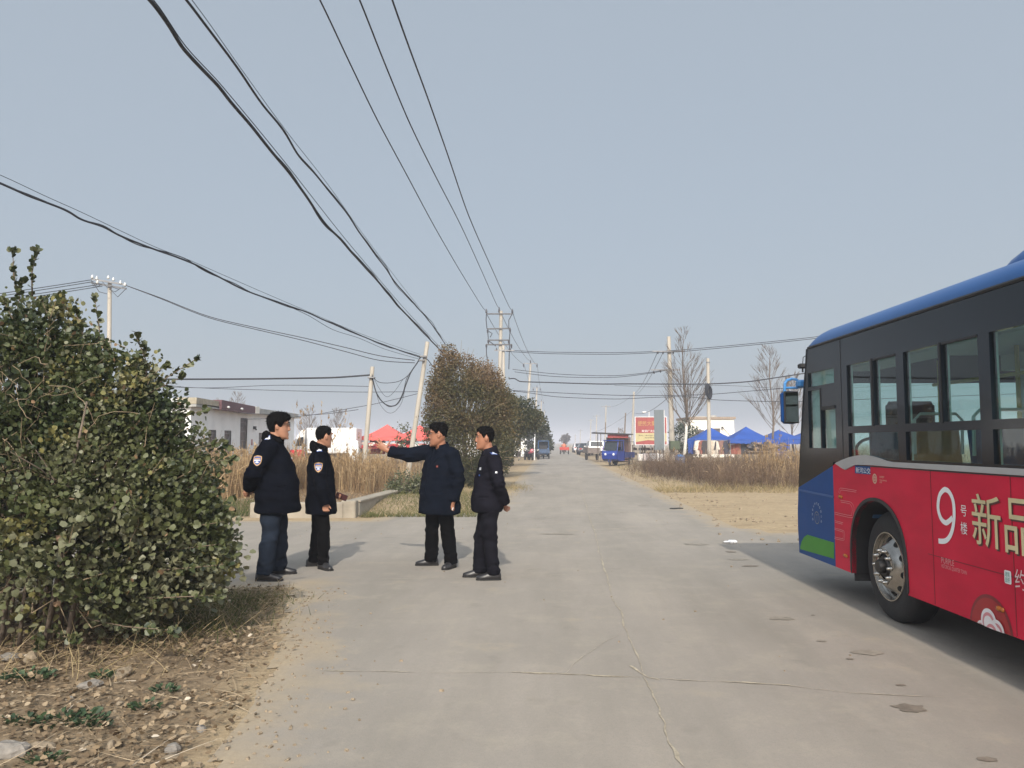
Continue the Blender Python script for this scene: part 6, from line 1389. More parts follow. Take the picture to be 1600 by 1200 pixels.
# cars, tail towards the camera
def car(lab, base, rot, c, suv):
    t = thing('parked_car', lab, 'car', base, rot, 'cars parked along the right verge'); L, W_ = (4.6, 1.84) if suv else (4.6, 1.76); pm = M('car_paint', c, .25, var=.03, coat=.6); hb, hr = (1.0, 1.68) if suv else (.88, 1.44)
    side_ = [(-L / 2, .35), (-L / 2 + .02, .75), (-L / 2 + .08, hb), (-L / 2 + (.35 if suv else .95), hr), (-.1, hr), (.55, hr - .08), (1.25, hb), (L / 2 - .25, hb - .14), (L / 2, .62), (L / 2 - .05, .32)]
    body = [p for p in side_]
    mb = MB(); rg = []
    for sx, k in ((-1, .9), (-1, 1.0), (1, 1.0), (1, .9)):
        rg.append([(sx * W_ / 2 * k * (.80 if v > hb + .02 else 1.0), u * (.985 if k < 1 else 1), v if k == 1 else v + (.04 if v < .5 else -.03)) for u, v in body])
    mb.loft(rg); smooth_by_angle(mb.build('body', pm, t), 35)
    a, b_ = side_[2], side_[3]
    mb = MB(); f = lambda s_, k: Vector((s_, a[0] + (b_[0] - a[0]) * k - .012, a[1] + (b_[1] - a[1]) * k + .004)); mb.add([f(-W_ * .39, .1), f(W_ * .39, .1), f(W_ * .345, .9), f(-W_ * .345, .9)], [(0, 1, 2, 3)]); mb.build('rear_window', GLDK, t)
    for sx in (-1, 1):
        mb = MB(); mb.add([(sx * (W_ / 2 * .97), -L / 2 + .6, hb + .05), (sx * W_ / 2 * .97, 1.0, hb + .05), (sx * W_ / 2 * .812, .45, hr - .13), (sx * W_ / 2 * .812, -L / 2 + .9, hr - .1)], [(0, 1, 2, 3)]); mb.build('side_window', GLDK, t)
        MB().bbox((sx * W_ * .40, -L / 2 + .01, hb - .12), (.26, .08, .16), .02).build('tail_light', M('tail_red', (.35, .02, .02), .2), t)
        for y_ in (-1.42, 1.40): wheel_simple(t, (sx * (W_ / 2 - .10), y_, .33), .33, .2, 'X', CHROME)
        mb = MB(); mb.bbox((sx * (W_ / 2 + .1), .75, hb + .08), (.2, .1, .13), .03); mb.build('wing_mirror', pm, t)
    MB().box((0, -L / 2 - .008, hb - .2), (.5, .014, .15)).build('number_plate', M('plate_blue', (.35, .42, .55), .5), t)
    MB().bbox((0, -L / 2 + .0, .48), (W_ * .92, .14, .24), .04).build('bumper', DARK if suv else pm, t); return t
car('white estate car with a dark rear window parked on the right verge', (X(931.5, 90), 92, 0), R(1), (.72, .72, .72), True)
car('black saloon car parked beyond the white one on the right verge', (X(916, 97), 99, 0), R(0), (.02, .024, .03), False)
car('pale car farthest along the right verge, behind the black one', (X(906, 118), 120, 0), R(0), (.62, .58, .58), False)
# stall with a flat dark roof behind the blue trike
sl = thing('market_stall', 'market stall with a flat dark roof and red signboard behind the blue trike', 'stall', (X(958, 63), 63, 0))
hw = (X(982, 63) - X(931, 63)) / 2
mb = MB(); mb.box((-.08, 0, 2.22), (hw * 2.3, 2.6, .09), Matrix.Rotation(R(2.5), 3, 'Y')); mb.build('roof', M('stall_roof', (.02, .022, .024), .6), sl)
mb = MB(); mb.box((.25, -1.0, 2.02), (hw * 1.25, .08, .26)); mb.build('signboard', M('sign_red', (.32, .045, .04), .6, var=.15), sl)
mb = MB(); mb.box((.5, .6, 1.0), (hw * 1.5, .06, 1.9)); mb.build('back_wall', M('stall_brown', (.16, .085, .07), .8, var=.3), sl)
for sx in (-1, 1):
    for sy in (-1, 1): MB().tube([(sx * hw * .85, sy * 1.1, 0), (sx * hw * .85, sy * 1.1, 2.2)], .03, 6).build('post', MAT_POLEW, sl)
MB().tube([(-hw * .55, -1.0, 2.2), (-hw * .55, -1.0, Zh(660, 62))], .035, 6).build('post', MAT_POLEW, sl)
# billboard
bb = thing('billboard', 'red and yellow billboard with rows of yellow and white characters', 'billboard', (X(1017.5, 70), 70, 0), R(2))
w2 = (X(1042, 70) - X(993, 70)) / 2; z0, z1 = Zh(695, 70), Zh(651.5, 70); hh = z1 - z0
mb = MB(); mb.box((0, .05, (z0 + z1) / 2), (w2 * 2, .08, hh)); mb.build('panel', M('panel_red', (.30, .055, .048), .6, var=.06), bb)
mb = MB(); mb.prism([(-w2 + .02, z0 + .10 * hh), (-w2 * .2, z0 + .17 * hh), (w2 - .02, z0 + .12 * hh), (w2 - .02, z0 + .42 * hh), (-w2 + .02, z0 + .42 * hh)], lambda u, v, w_: (u, .004 if w_ == 0 else -.0, v)); mb.build('yellow_band', M('panel_yellow', (.46, .39, .20), .6, var=.06), bb)
def bbt(txt, x0, x1, zt, zb_, mat):
    mb = MB(); put_text(mb, txt, lambda u, v: (x0 + (x1 - x0) * u, -.006, z0 + hh * (zb_ + (zt - zb_) * v))); mb.build('lettering', mat, bb)
YEL = M('letter_yellow', (.46, .27, .09), .5); 
bbt('便民大集市场', -w2 * .85, w2 * .9, .86, .68, YEL); bbt('欢迎广大客商入驻', -w2 * .6, w2 * .85, .54, .45, WHITE); bbt('地址：新河路口东一百米', -w2 * .8, w2 * .8, .36, .31, DARK); bbt('电话联系管理处', -w2 * .4, w2 * .7, .275, .23, DARK)
mb = MB()
for z in (z0 - .0, z1): mb.box((0, .05, z), (w2 * 2 + .08, .12, .05))
for sx in (-1, 1): mb.box((sx * (w2 + .02), .05, (z0 + z1) / 2), (.05, .12, hh))
mb.build('frame', WPAINT, bb)
for sx in (-.7, 0, .7): MB().tube([(sx * w2, .12, 0), (sx * w2, .12, z1)], .05, 6).build('post', MAT_ARM, bb)
mb = MB(); mb.tube([(-w2 * .1, .1, z1), (-w2 * .1, .1, z1 + .55)], .03, 6); mb.bbox((-w2 * .45, -.1, z1 + .42), (.32, .2, .12), .03); mb.tube([(-w2 * .1, .1, z1 + .45), (-w2 * .45, -.1, z1 + .45)], .015, 5); mb.build('floodlight', WPAINT, bb)
# grey sheet sign seen from behind
gs = thing('sheet_sign', 'tall grey metal sign seen from its back, standing on three legs before the billboard', 'sign', (X(1030.5, 62), 62, 0), R(-28))
z0, z1 = Zh(703, 62), Zh(640.5, 62); mb = MB(); mb.box((0, 0, (z0 + z1) / 2), (.80, .10, z1 - z0)); mb.build('panel', M('sheet_grey', (.155, .18, .19), .55, var=.08, scale=4, stretch=(6, 1, .3)), gs)
mb = MB(); mb.box((.41, 0, (z0 + z1) / 2), (.03, .11, z1 - z0)); mb.build('edge', WPAINT, gs)
for sx in (-.28, 0, .28): MB().box((sx, 0, z0 / 2), (.06, .06, z0)).build('leg', DARK, gs)
for k, (px, Y, w_, h_, c, lab) in enumerate(((1002, 68, .6, .55, (.62, .58, .54), 'cream carton stack left of the grey sign, nearest the blue trike'), (1011, 67, .62, .6, (.66, .58, .56), 'pinkish carton under the billboard, second from the trike'), (1019, 66, .4, .62, (.80, .80, .80), 'bright white carton just left of the grey sign legs'), (1027, 66, .45, .62, (.80, .79, .78), 'bright white carton behind the grey sign legs'), (1034, 66, .3, .58, (.74, .72, .70), 'narrow white carton right of the grey sign legs'))):
    mb = MB(); mb.bbox((0, 0, h_ / 2), (w_, .5, h_), .015); mb.box((0, 0, h_ + .004), (w_ * .9, .06, .008)); o = mb.build('carton', M('carton', c, .7, var=.06)); o.location = (X(px, Y), Y, 0); tag(o, lab, 'carton', 'cartons under the billboard')
for k, (px, lab, c) in enumerate(((998, 'rack of dark plants or goods under the left of the billboard', (.06, .045, .035)), (1013, 'rack of brownish goods under the billboard', (.10, .065, .04)))):
    t = thing('goods_rack', lab, 'rack', (X(px, 71), 71, 0)); 
    for j in range(3): MB().box((0, 0, .4 + j * .45), (1.1, .5, .03)).build('shelf', MAT_POLEW, t)
    for sx in (-.54, .54): MB().box((sx, 0, .65), (.04, .5, 1.3)).build('upright', MAT_POLEW, t)
    mb = MB()
    for j in range(26): s_ = random.uniform(.1, .2); mb.bbox((random.uniform(-.45, .45), random.uniform(-.2, .2), .42 + .45 * (j % 3) + s_ * .6), (s_, s_, s_ * 1.3), .02)
    o = mb.build('goods', M('goods_dark', c, .8, var=.4, scale=9), t); o['kind'] = 'stuff'
# white flat-roofed building and blue canopies
wb = thing('small_building', 'small white flat-roofed building with a brown cornice behind the blue canopies', 'building', (X(1113, 82), 82, 0))
w2 = (X(1147, 82) - X(1078, 82)) / 2; zt = Zh(655, 82)
mb = MB(); mb.box((0, 3, zt / 2), (w2 * 2, 6, zt)); mb.build('wall', WALLC, wb); mb = MB(); mb.box((0, 3, zt + .12), (w2 * 2 + .3, 6.3, .24)); mb.build('cornice', M('cornice_brown', (.26, .20, .15), .8, var=.15), wb)
MB().box((.35, -.03, Zh(673.5, 82)), (.9, .1, .55)).build('window', WIN, wb); MB().box((-1.3, -.03, Zh(678, 82)), (.9, .1, .8)).build('window', WIN, wb)
mb = MB(); mb.ell((1.0, -.25, Zh(668, 82)), (.12, .12, .1)); mb.tube([(1.0, -.25, Zh(668, 82)), (1.9, -.4, Zh(684, 82))], .03, 5); mb.build('bracket_lamp', DARK, wb)
mb = MB(); mb.box((.8, 3, zt + .35), (.7, .6, .3)); mb.box((-.6, 3, zt + .3), (1.2, .8, .2)); mb.build('roof_box', FASG, wb)
canopy_tent('blue pyramid canopy in front of the small white building', (X(1110, 58), 58, 0), 3.0, 3.0, Zh(686.5, 58), Zh(667, 58), BLUEC, 'blue market canopies')
canopy_tent('blue pyramid canopy with the sharpest peak, middle of the blue row', (X(1166, 57), 57, 0), 3.2, 3.2, Zh(687, 57), Zh(666.5, 57), BLUEC, 'blue market canopies')
canopy_tent('blue pyramid canopy with a hanging side sheet, nearest the bus mirror', (X(1217, 60), 60, 0), 3.2, 3.2, Zh(686, 60), Zh(671.5, 60), BLUEC, 'blue market canopies', .3)
canopy_tent('blue canopy mostly hidden behind the nose of the bus', (X(1262, 62), 62, 0), 3.0, 3.0, Zh(686, 62), Zh(672, 62), BLUEC, 'blue market canopies')
def sheet(px, Y, z1, w_, h_, mat, lab, name='hanging_sheet', cat='sheet', grp=None):
    mb = MB(); n = 10; rg = []
    for i in range(n + 1): x = -w_ / 2 + w_ * i / n; y_ = .05 * math.sin(i * 1.9 + px); rg.append([(x, y_, 0), (x * .96, y_ * 1.6, -h_), (x * .96, y_ * 1.6 + .02, -h_), (x, y_ + .02, 0)])
    mb.loft(rg); o = mb.build(name, mat); o.location = (X(px, Y), Y, z1); tag(o, lab, cat, grp); return o
sheet(1082, 56.3, 1.72, .62, 1.0, BLUEC, 'blue cloth hanging at the left corner of the leftmost blue canopy'); sheet(1222, 58.2, 1.75, 1.1, 1.35, BLUEC, 'blue side sheet hanging from the canopy nearest the bus')
# rails of clothes
cl = [((.70, .62, .54), 'cream'), ((.30, .10, .08), 'rust red'), ((.05, .045, .05), 'black'), ((.55, .46, .36), 'tan'), ((.62, .56, .48), 'beige'), ((.06, .05, .055), 'charcoal'), ((.22, .12, .10), 'dark brown'), ((.05, .05, .07), 'navy'), ((.28, .085, .06), 'brick red'), ((.33, .15, .10), 'brown'), ((.05, .05, .055), 'black'), ((.12, .09, .09), 'dark grey'), ((.07, .06, .06), 'charcoal'), ((.16, .12, .11), 'taupe'), ((.05, .045, .05), 'black')]
def garment(px, Y, c, lab, h_=.95):
    mb = MB(); P = [(-.06, 0), (-.24, -.06), (-.34, -.62), (-.25, -.66), (-.20, -.30), (-.23, -h_), (.23, -h_), (.20, -.30), (.25, -.66), (.34, -.62), (.24, -.06), (.06, 0)]
    mb.prism(P, lambda u, v, w_: (u, -.09 if w_ == 0 else .09, v)); t = mb.build('garment', M('garment', c, .85, var=.2)); t.location = (X(px, Y), Y, 1.66); t.rotation_euler = (0, 0, random.uniform(-.5, .5)); tag(t, lab, 'garment', 'clothes hanging under the blue canopies')
spots = [1091, 1097, 1101, 1112, 1117, 1122, 1128, 1135, 1147, 1152, 1158, 1170, 1178, 1186, 1197]
for k, (px, (c, nm)) in enumerate(zip(spots, cl)):
    wh = 'the leftmost blue canopy' if px < 1138 else 'the sharp-peaked blue canopy' if px < 1190 else 'the canopy nearest the bus mirror'
    ex = {2: ', left of the cable-coil pole', 5: ', right of the cable-coil pole', 10: ' beside the brown one', 12: ' right of the dark grey one', 14: ' at its left corner'}.get(k, '')
    garment(px, 56.0, c, nm + ' coat hanging under ' + wh + ex)
for x0, x1, lab in ((1086, 1138, 'steel clothes rail under the leftmost blue canopy'), (1143, 1202, 'steel clothes rail under the sharp-peaked blue canopy')):
    t = thing('clothes_rail', lab, 'rail', (X(x0, 56), 56, 0)); L = X(x1, 56) - X(x0, 56); MB().tube([(0, 0, 1.68), (L, 0, 1.68)], .02, 6).build('bar', MAT_ARM, t)
    for x in (0, L): MB().tube([(x, 0, 0), (x, 0, 1.68)], .02, 6).build('upright', MAT_ARM, t)
lamp_goods('low market table heaped with dark clothes under the right blue canopies', (X(1200, 55.5), 55.5, .05), (3.2, 1.2, .9), [(.2, .16, .14), (.05, .05, .06), (.12, .07, .06), (.10, .09, .10), (.25, .18, .14)], 70, heap=.5)
lamp_goods('market table with pale goods under the leftmost blue canopy', (X(1108, 57), 57.2, .05), (2.7, 1.0, .8), [(.5, .45, .40), (.66, .60, .52), (.4, .32, .25), (.12, .1, .1), (.6, .5, .42)], 50)
o = MB().bbox((0, 0, .32), (.55, .4, .64), .12).build('blue_bag', M('bag_blue', (.02, .16, .42), .5, var=.15)); o.location = (X(1062, 47), 47, .2); tag(o, 'bright blue plastic bag in the scrub at the foot of the whitewashed tree', 'bag')
mb = MB(); mb.prism([(-.02, .30), (.16, .36), (.14, .42), (-.02, .38), (-.10, .46), (-.12, .42)], lambda u, v, w_: (u, -.208 if w_ == 0 else -.202, v)); mb.build('white_print', WPAINT, o)
o = MB().bbox((0, 0, .3), (.55, .4, .6), .15).build('black_bag', M('bag_black', (.01, .01, .011), .6)); o.location = (X(1075.5, 47), 47, .3); tag(o, 'black bag right of the blue one at the whitewashed tree', 'bag')
# scrap of white plastic on the road
mb = MB(); random.seed(5)
for k in range(7): mb.ell((random.uniform(-.07, .08), random.uniform(-.04, .04), .02), (random.uniform(.03, .06), random.uniform(.03, .05), random.uniform(.012, .03)), 8, 5)
o = mb.build('plastic_scrap', M('plastic_white', (.85, .85, .86), .4, var=.03), None, True); o.location = gnd(1140, 848, .012); tag(o, 'crumpled white plastic scrap lying on the road before the bus', 'litter')
o = MB().box((0, 0, .012), (.3, .13, .02), Matrix.Rotation(.5, 3, 'Z')).build('dark_scrap', M('scrap_dark', (.03, .03, .03), .8)); o.location = gnd(1057, 795, .012); tag(o, 'flat dark scrap on the road edge below the sandy track', 'litter')
# ================================================================== the four men
def skin_mat(name, c):
    return M(name, c, .5, var=.07, scale=18, spec=.4)
SKIN = skin_mat('skin', (.37, .185, .115)); SKIN2 = skin_mat('skin_tan', (.31, .14, .082))
HAIRM = M('hair_black', (.0035, .0032, .0034), .8, var=.3, scale=60, bump=.5, bscale=120, spec=.06)
FURM = M('fur_black', (.004, .004, .0045), .95, var=.3, scale=80, bump=.9, bscale=140, spec=.05)
SHOEM = M('shoe_black', (.020, .019, .020), .4, var=.15, scale=12); SOLEM = M('shoe_sole', (.012, .012, .012), .8)
EYEW = M('eye_white', (.30, .27, .25), .3, var=0); LIPM = M('lips', (.31, .135, .10), .5, var=0)
BADB = M('badge_blue', (.035, .09, .33), .5, var=0); BADG = M('badge_gold', (.50, .30, .12), .5, var=0); BADW = M('badge_white', (.70, .72, .76), .5, var=0)
def cloth_mat(name, c, bump=.35):
    return M(name, c, .95, var=.22, scale=5, bump=bump, bscale=9, spec=.02)
def remesh(mb, voxel, name, mat, parent, it=4, wr=None, fac=.5):
    me = bpy.data.meshes.new(name); me.from_pydata([tuple(v) for v in mb.v], [], [tuple(f) for f in mb.f]); me.update()
    o = bpy.data.objects.new(name, me); col.objects.link(o)
    m = o.modifiers.new('r', 'REMESH'); m.mode = 'VOXEL'; m.voxel_size = voxel; m.adaptivity = 0
    s = o.modifiers.new('s', 'SMOOTH'); s.factor = fac; s.iterations = it
    dg = bpy.context.evaluated_depsgraph_get(); ev = o.evaluated_get(dg); new = bpy.data.meshes.new_from_object(ev, preserve_all_data_layers=False, depsgraph=dg)
    bpy.data.objects.remove(o); bpy.data.meshes.remove(me); new.name = name
    if wr:
        nrm = [v.normal.copy() for v in new.vertices]
        for v, n_ in zip(new.vertices, nrm): v.co += n_ * wr(v.co)
        new.update()
    new.materials.clear(); new.materials.append(mat)
    new.polygons.foreach_set('use_smooth', np.ones(len(new.polygons), dtype=bool))
    o = bpy.data.objects.new(name, new); col.objects.link(o); o.parent = parent; return o
def sring(cx, cy, z, rx, ry, n=28, e=2.35):
    P = []
    for k in range(n):
        a = 2 * math.pi * k / n; c, s_ = math.cos(a), math.sin(a)
        P.append((cx + rx * math.copysign(abs(c) ** (2 / e), c), cy + ry * math.copysign(abs(s_) ** (2 / e), s_), z))
    return P
HEAD = [(-.121, .066, .012, .020), (-.112, .082, -.005, .034), (-.098, .090, -.025, .046), (-.080, .089, -.045, .054), (-.060, .087, -.062, .060), (-.035, .087, -.078, .066), (-.008, .084, -.090, .070), (.015, .082, -.096, .073), (.030, .083, -.099, .0745), (.046, .089, -.100, .075), (.065, .087, -.098, .073), (.085, .078, -.090, .067), (.102, .056, -.070, .053), (.113, .025, -.045, .034), (.118, .0, -.02, .015)]
HZ = [h[0] for h in HEAD]
def head_at(z): return tuple(float(np.interp(z, HZ, [h[i] for h in HEAD])) for i in (1, 2, 3))
def head_pt(a, z, off=0.0):
    f, b, w_ = head_at(z); cy, ry = (f + b) / 2, (f - b) / 2; return Vector(((w_ + off) * math.sin(a), cy + (ry + off) * math.cos(a), z))
def add_head(mb, T, fat=1.0):
    rg = []
    for z, f, b, w_ in HEAD:
        k = 1 + (fat - 1) * max(0, min(1, (.03 - z) / .1)); rg.append([T @ Vector((w_ * k * math.sin(-a), (f + b) / 2 + (f - b) / 2 * math.cos(a), z)) for a in [2 * math.pi * i / 32 for i in range(32)]])
    mb.loft(rg)
    mb.loft([[T @ Vector(p) for p in q] for q in ([(-.010, .078, .030), (.010, .078, .030), (.008, .094, .028), (-.008, .094, .028)], [(-.013, .078, .0), (.013, .078, .0), (.009, .102, -.004), (-.009, .102, -.004)], [(-.017, .078, -.026), (.017, .078, -.026), (.011, .110, -.022), (-.011, .110, -.022)], [(-.015, .078, -.038), (.015, .078, -.038), (.008, .102, -.032), (-.008, .102, -.032)])])
    def e(c, r): mb.ell(T @ Vector(c), r, 12, 8, T.to_3x3())
    for sx in (-1, 1):
        e((sx * .073 * (1 + (fat - 1) * .4), -.012, -.002), (.011, .018, .029)); e((sx * .078 * (1 + (fat - 1) * .4), -.019, .004), (.008, .014, .019)); e((sx * .033, .080, .041), (.026, .010, .008))
    e((0, .082, -.065), (.024, .013, .010)); e((0, .081, -.080), (.022, .013, .010)); e((0, .084, -.108), (.022, .012, .013))
def hair_mesh(T, style, seed):
    """style: (front line, side line, back line, thickness top, thickness side, roughness)"""
    fl, sl, bl_, tt, ts, rough = style; n, m_ = 64, 12; mb = MB(); rows = []
    for j in range(m_ + 1):
        row = []
        for i in range(n):
            a = 2 * math.pi * i / n; d = abs((a + math.pi) % (2 * math.pi) - math.pi) * 180 / math.pi
            z0 = float(np.interp(d, [0, 35, 55, 72, 84, 96, 108, 125, 180], [fl, fl - .004, fl - .025, sl - .03, sl - .028, sl + .012, sl - .03, bl_ + .01, bl_])) + .006 * math.sin(a * 13 + seed)
            t = j / m_; z = z0 + (.1175 - z0) * (1 - (1 - t) ** 1.6); th = ts + (tt - ts) * max(0, (z - .02) / .1)
            th *= min(1, t * 5 + .0); p = head_pt(a, z, th - .003)
            k = noise.noise(Vector((p.x * 38 + seed, p.y * 38, p.z * 22))) * rough * min(1, t * 4); p.z += max(0, (z - .05)) / .07 * th * .95 + k; p += Vector((p.x, p.y, 0)) * k * 4
            row.append(T @ p)
        rows.append(row)
    mb.loft(rows, False); top = sum((Vector(p) for p in rows[-1]), Vector()) / n; b = len(mb.v); mb.v.append(tuple(top + T.to_3x3() @ Vector((0, 0, .004)))); k0 = m_ * n
    for i in range(n): mb.f.append([k0 + i, k0 + (i + 1) % n, b]); mb.m.append(0)
    rnd = random.Random(seed)
    for q in range(int(rough * 60000) + 260):
        i = rnd.randrange(n); j = rnd.randrange(2, m_); p = Vector(rows[j][i]); c = T @ Vector((0, -.01, .0)); d = (p - c).normalized(); s_ = d.cross(Vector((rnd.uniform(-1, 1), rnd.uniform(-1, 1), rnd.uniform(-1, 1)))).normalized()
        L = rnd.uniform(.014, .036) * (.5 + rough * 60); up_ = rnd.uniform(.15, .75); tip = p + (d * up_ + s_ * (1 - up_ * .5)) * L; w_ = d.cross(s_) * .0028; p = p - d * .004; mb.add([p - w_, p + w_, tip], [(0, 1, 2)])
    return mb
def add_hand(mb, wr, f, thumb, curl=(15, 18, 20, 24), spread=.05, k=1.0, tdir=.7, tcurl=12):
    """wr: wrist, f: finger direction, thumb: direction of the thumb side; the fingers curl towards f x thumb"""
    f = Vector(f).normalized(); s_ = Vector(thumb); s_ = (s_ - f * s_.dot(f)).normalized(); n_ = f.cross(s_)
    rg = []
    for t, w_, h in ((-.02, .024, .020), (.015, .030, .017), (.05, .039, .015), (.085, .040, .013), (.097, .036, .010)):
        c = wr + f * t * k; rg.append([c + s_ * (w_ * k * math.cos(a)) + n_ * (h * k * math.sin(a)) for a in [2 * math.pi * i / 14 for i in range(14)]])
    mb.loft(rg)
    for i, (o_, L, r) in enumerate(((.030, .070, .0092), (.0105, .078, .0096), (-.0095, .072, .0092), (-.029, .056, .0082))):
        p = wr + f * .088 * k + s_ * o_ * k; d = (f + s_ * spread * (1.5 - i)).normalized(); ax = d.cross(n_).normalized(); pts = [p - d * .015, p]
        for seg, frac in enumerate((.45, .32, .23)):
            d = Matrix.Rotation(R(curl[i] * (1, 1.2, .8)[seg]), 3, ax) @ d; p = p + d * L * frac * k; pts.append(p.copy())
        mb.tube(pts, [r * k, r * k, r * .95 * k, r * .88 * k, r * .62 * k], 9)
    p = wr + f * .022 * k + s_ * .030 * k; d = (f * (1 - tdir) + s_ * tdir + n_ * .25).normalized(); pts = [p - s_ * .012 * k, p]
    for frac in (.028, .026, .022): p = p + d * frac * k; pts.append(p.copy()); d = (d + f * .01 * tcurl + n_ * .02).normalized()
    mb.tube(pts, [.014 * k, .0125 * k, .011 * k, .010 * k, .007 * k], 9)
def add_limb(mb, pts, rad, n=16, flat=1.0): mb.tube(pts, rad, n, True, flat); [mb.ell(p, (r * .98,) * 3, 12, 8) for p, r in zip(pts[1:-1], rad[1:-1])]
def person(lab, loc, heading, Hh, pose):
    """local axes: faces +y, right side +x"""
    k = Hh / 1.75; t = thing('person', lab, 'person', loc, heading); V3 = lambda p: Vector(p) * k
    sk = pose.get('skin', SKIN); hc = V3(pose.get('headpos', (0, .045, 1.632))); T = Matrix.Translation(hc) @ Matrix.Rotation(R(pose['yaw']), 4, 'Z') @ Matrix.Rotation(R(pose.get('nod', 0)), 4, 'X') @ Matrix.Scale(k * pose.get('headk', 1.0), 4)
    fat = pose.get('fat', 1.0); arms = {s_: [V3(p) for p in pose[s_]] for s_ in ('arm_r', 'arm_l')}; feet = pose['feet']; hips = [V3((.09, 0, .90)), V3((-.09, 0, .90))]
    # --- body: one continuous surface
    mb = MB(); add_head(mb, T, pose.get('jowl', 1.0))
    nb = V3((0, -.015, 1.46)); mb.tube([hc + V3((0, -.028, -.06)), hc + V3((0, -.035, -.11)), nb, V3((0, 0, 1.36))], [.058 * k * pose.get('neck', 1), .060 * k * pose.get('neck', 1), .072 * k, .085 * k], 18)
    mb.loft([[Vector(p) * k for p in sring(0, pose.get('cy', .0), z, rx, ry, 20)] for z, rx, ry in ((.86, .12, .09), (1.0, .15, .10), (1.2, .16, .10), (1.36, .16, .085), (1.42, .13, .07), (1.46, .07, .06))])
    for s_ in ('arm_r', 'arm_l'):
        A = arms[s_]; mb.tube([A[0], A[0].lerp(A[1], .5), A[1], A[1].lerp(A[2], .4), A[2]], [.046 * k, .044 * k, .038 * k, .038 * k, .027 * k], 12)
        h = pose['hand_' + s_[-1]]; add_hand(mb, A[2] + (A[2] - A[1]).normalized() * .01, h['f'], h['th'], h.get('curl', (15, 18, 20, 24)), h.get('spread', .05), k * h.get('k', 1), h.get('tdir', .7), h.get('tcurl', 12))
    legs = []
    for i, (fx, fy, fa) in enumerate(feet):
        an = V3((fx, fy, .10)); kn = V3(pose['knees'][i]) if 'knees' in pose else hips[i].lerp(an, .52) + Vector((0, .025, 0)) * k; legs.append((hips[i], kn, an))
        mb.tube([hips[i] - V3((0, 0, .04)), kn, an, an - V3((0, 0, .06))], [.065 * k, .048 * k, .035 * k, .04 * k], 12)
        fd = Matrix.Rotation(R(fa), 3, 'Z') @ Vector((0, 1, 0)); mb.tube([an - fd * .04 * k - V3((0, 0, .055)), an + fd * .10 * k - V3((0, 0, .06)), an + fd * .16 * k - V3((0, 0, .068))], [.03 * k, .03 * k, .02 * k], 10)
    remesh(mb, .0062, 'body', sk, t, 2, None, .35)
    # --- face details
    for sx in (-1, 1):
        mb = MB(); mb.ell(T @ Vector((sx * .033, .0775, .026)), (.0120, .0055, .0050), 10, 6, T.to_3x3()); e = mb.build('eye', EYEW, t, True); mb = MB(); mb.ell(T @ Vector((sx * .033, .0812, .026)), (.0058, .0030, .0050), 8, 6, T.to_3x3()); mb.build('iris', HAIRM, e, True)
        mb = MB(); mb.tube([T @ Vector((sx * .015, .094, .046)), T @ Vector((sx * .033, .0945, .051)), T @ Vector((sx * .052, .082, .045))], [.0042, .0048, .0028], 6); mb.build('eyebrow', HAIRM, t)
    mb = MB(); mb.ell(T @ Vector((0, .0880, -.0725)), (.019, .006, .005), 10, 6, T.to_3x3()); mb.build('lips', LIPM, t, True)
    hair_mesh(T, pose['hair'], pose.get('seed', 1)).build('hair', HAIRM, t, True)
    if pose.get('glasses'):
        mb = MB()
        for sx in (-1, 1):
            mb.tube([T @ Vector((sx * .034 + .024 * math.cos(a), .100 - .003 * abs(math.cos(a)), .024 + .017 * math.sin(a))) for a in [2 * math.pi * i / 16 for i in range(17)]], .0018, 5, False); mb.tube([T @ Vector((sx * .058, .098, .030)), T @ Vector((sx * .078, .05, .032)), T @ Vector((sx * .082, -.02, .022))], .0018, 5)
        mb.tube([T @ Vector((-.011, .101, .028)), T @ Vector((.011, .101, .028))], .0018, 5); mb.build('glasses', DARK, t)
    # --- trousers
    mb = MB(); tr = pose.get('tr', (.100, .080, .078))
    mb.loft([[Vector(p) * k for p in sring(0, pose.get('hipy', .0), z, rx, ry, 22)] for z, rx, ry in ((.80, .155 * fat, .105 * fat), (.90, .175 * fat, .125 * fat), (1.0, .165 * fat, .12 * fat))])
    for hp, kn, an in legs:
        lo = an + Vector((0, 0, -.035 * k)); mb.tube([hp, hp.lerp(kn, .5), kn, kn.lerp(lo, .5), lo.lerp(kn, .08), lo], [tr[0] * k * (1 + (fat - 1) * .8), (tr[0] + tr[1]) / 2 * k * (1 + (fat - 1) * .6), tr[1] * k, (tr[1] + tr[2]) / 2 * k, tr[2] * 1.02 * k, tr[2] * .98 * k], 18)
    sd = pose.get('seed', 1)
    def wr_t(c):
        z = c.z; s1 = noise.noise(Vector((c.x * 5 + sd, c.y * 5, z * 11 + c.x * 6))) * .016; low = max(0, 1 - abs(z - .16) / .16) * noise.noise(Vector((c.x * 6 + sd, c.y * 6 + 3, z * 26 + c.x * 9))) * .016; kn_ = max(0, 1 - abs(z - .46) / .12) * noise.noise(Vector((c.x * 7, c.y * 7 + sd, z * 22 - c.x * 10))) * .016
        return s1 + low + kn_
    remesh(mb, .0125, 'trousers', pose['trousers'], t, 3, wr_t)
    # --- coat with its sleeves
    mb = MB(); mb.loft([[Vector(p) * k for p in sring(0, cy, z, rx, ry, 30, 2.3)] for z, cy, rx, ry in pose['coat']])
    sr = pose.get('sleeve', (.088, .080, .070, .062))
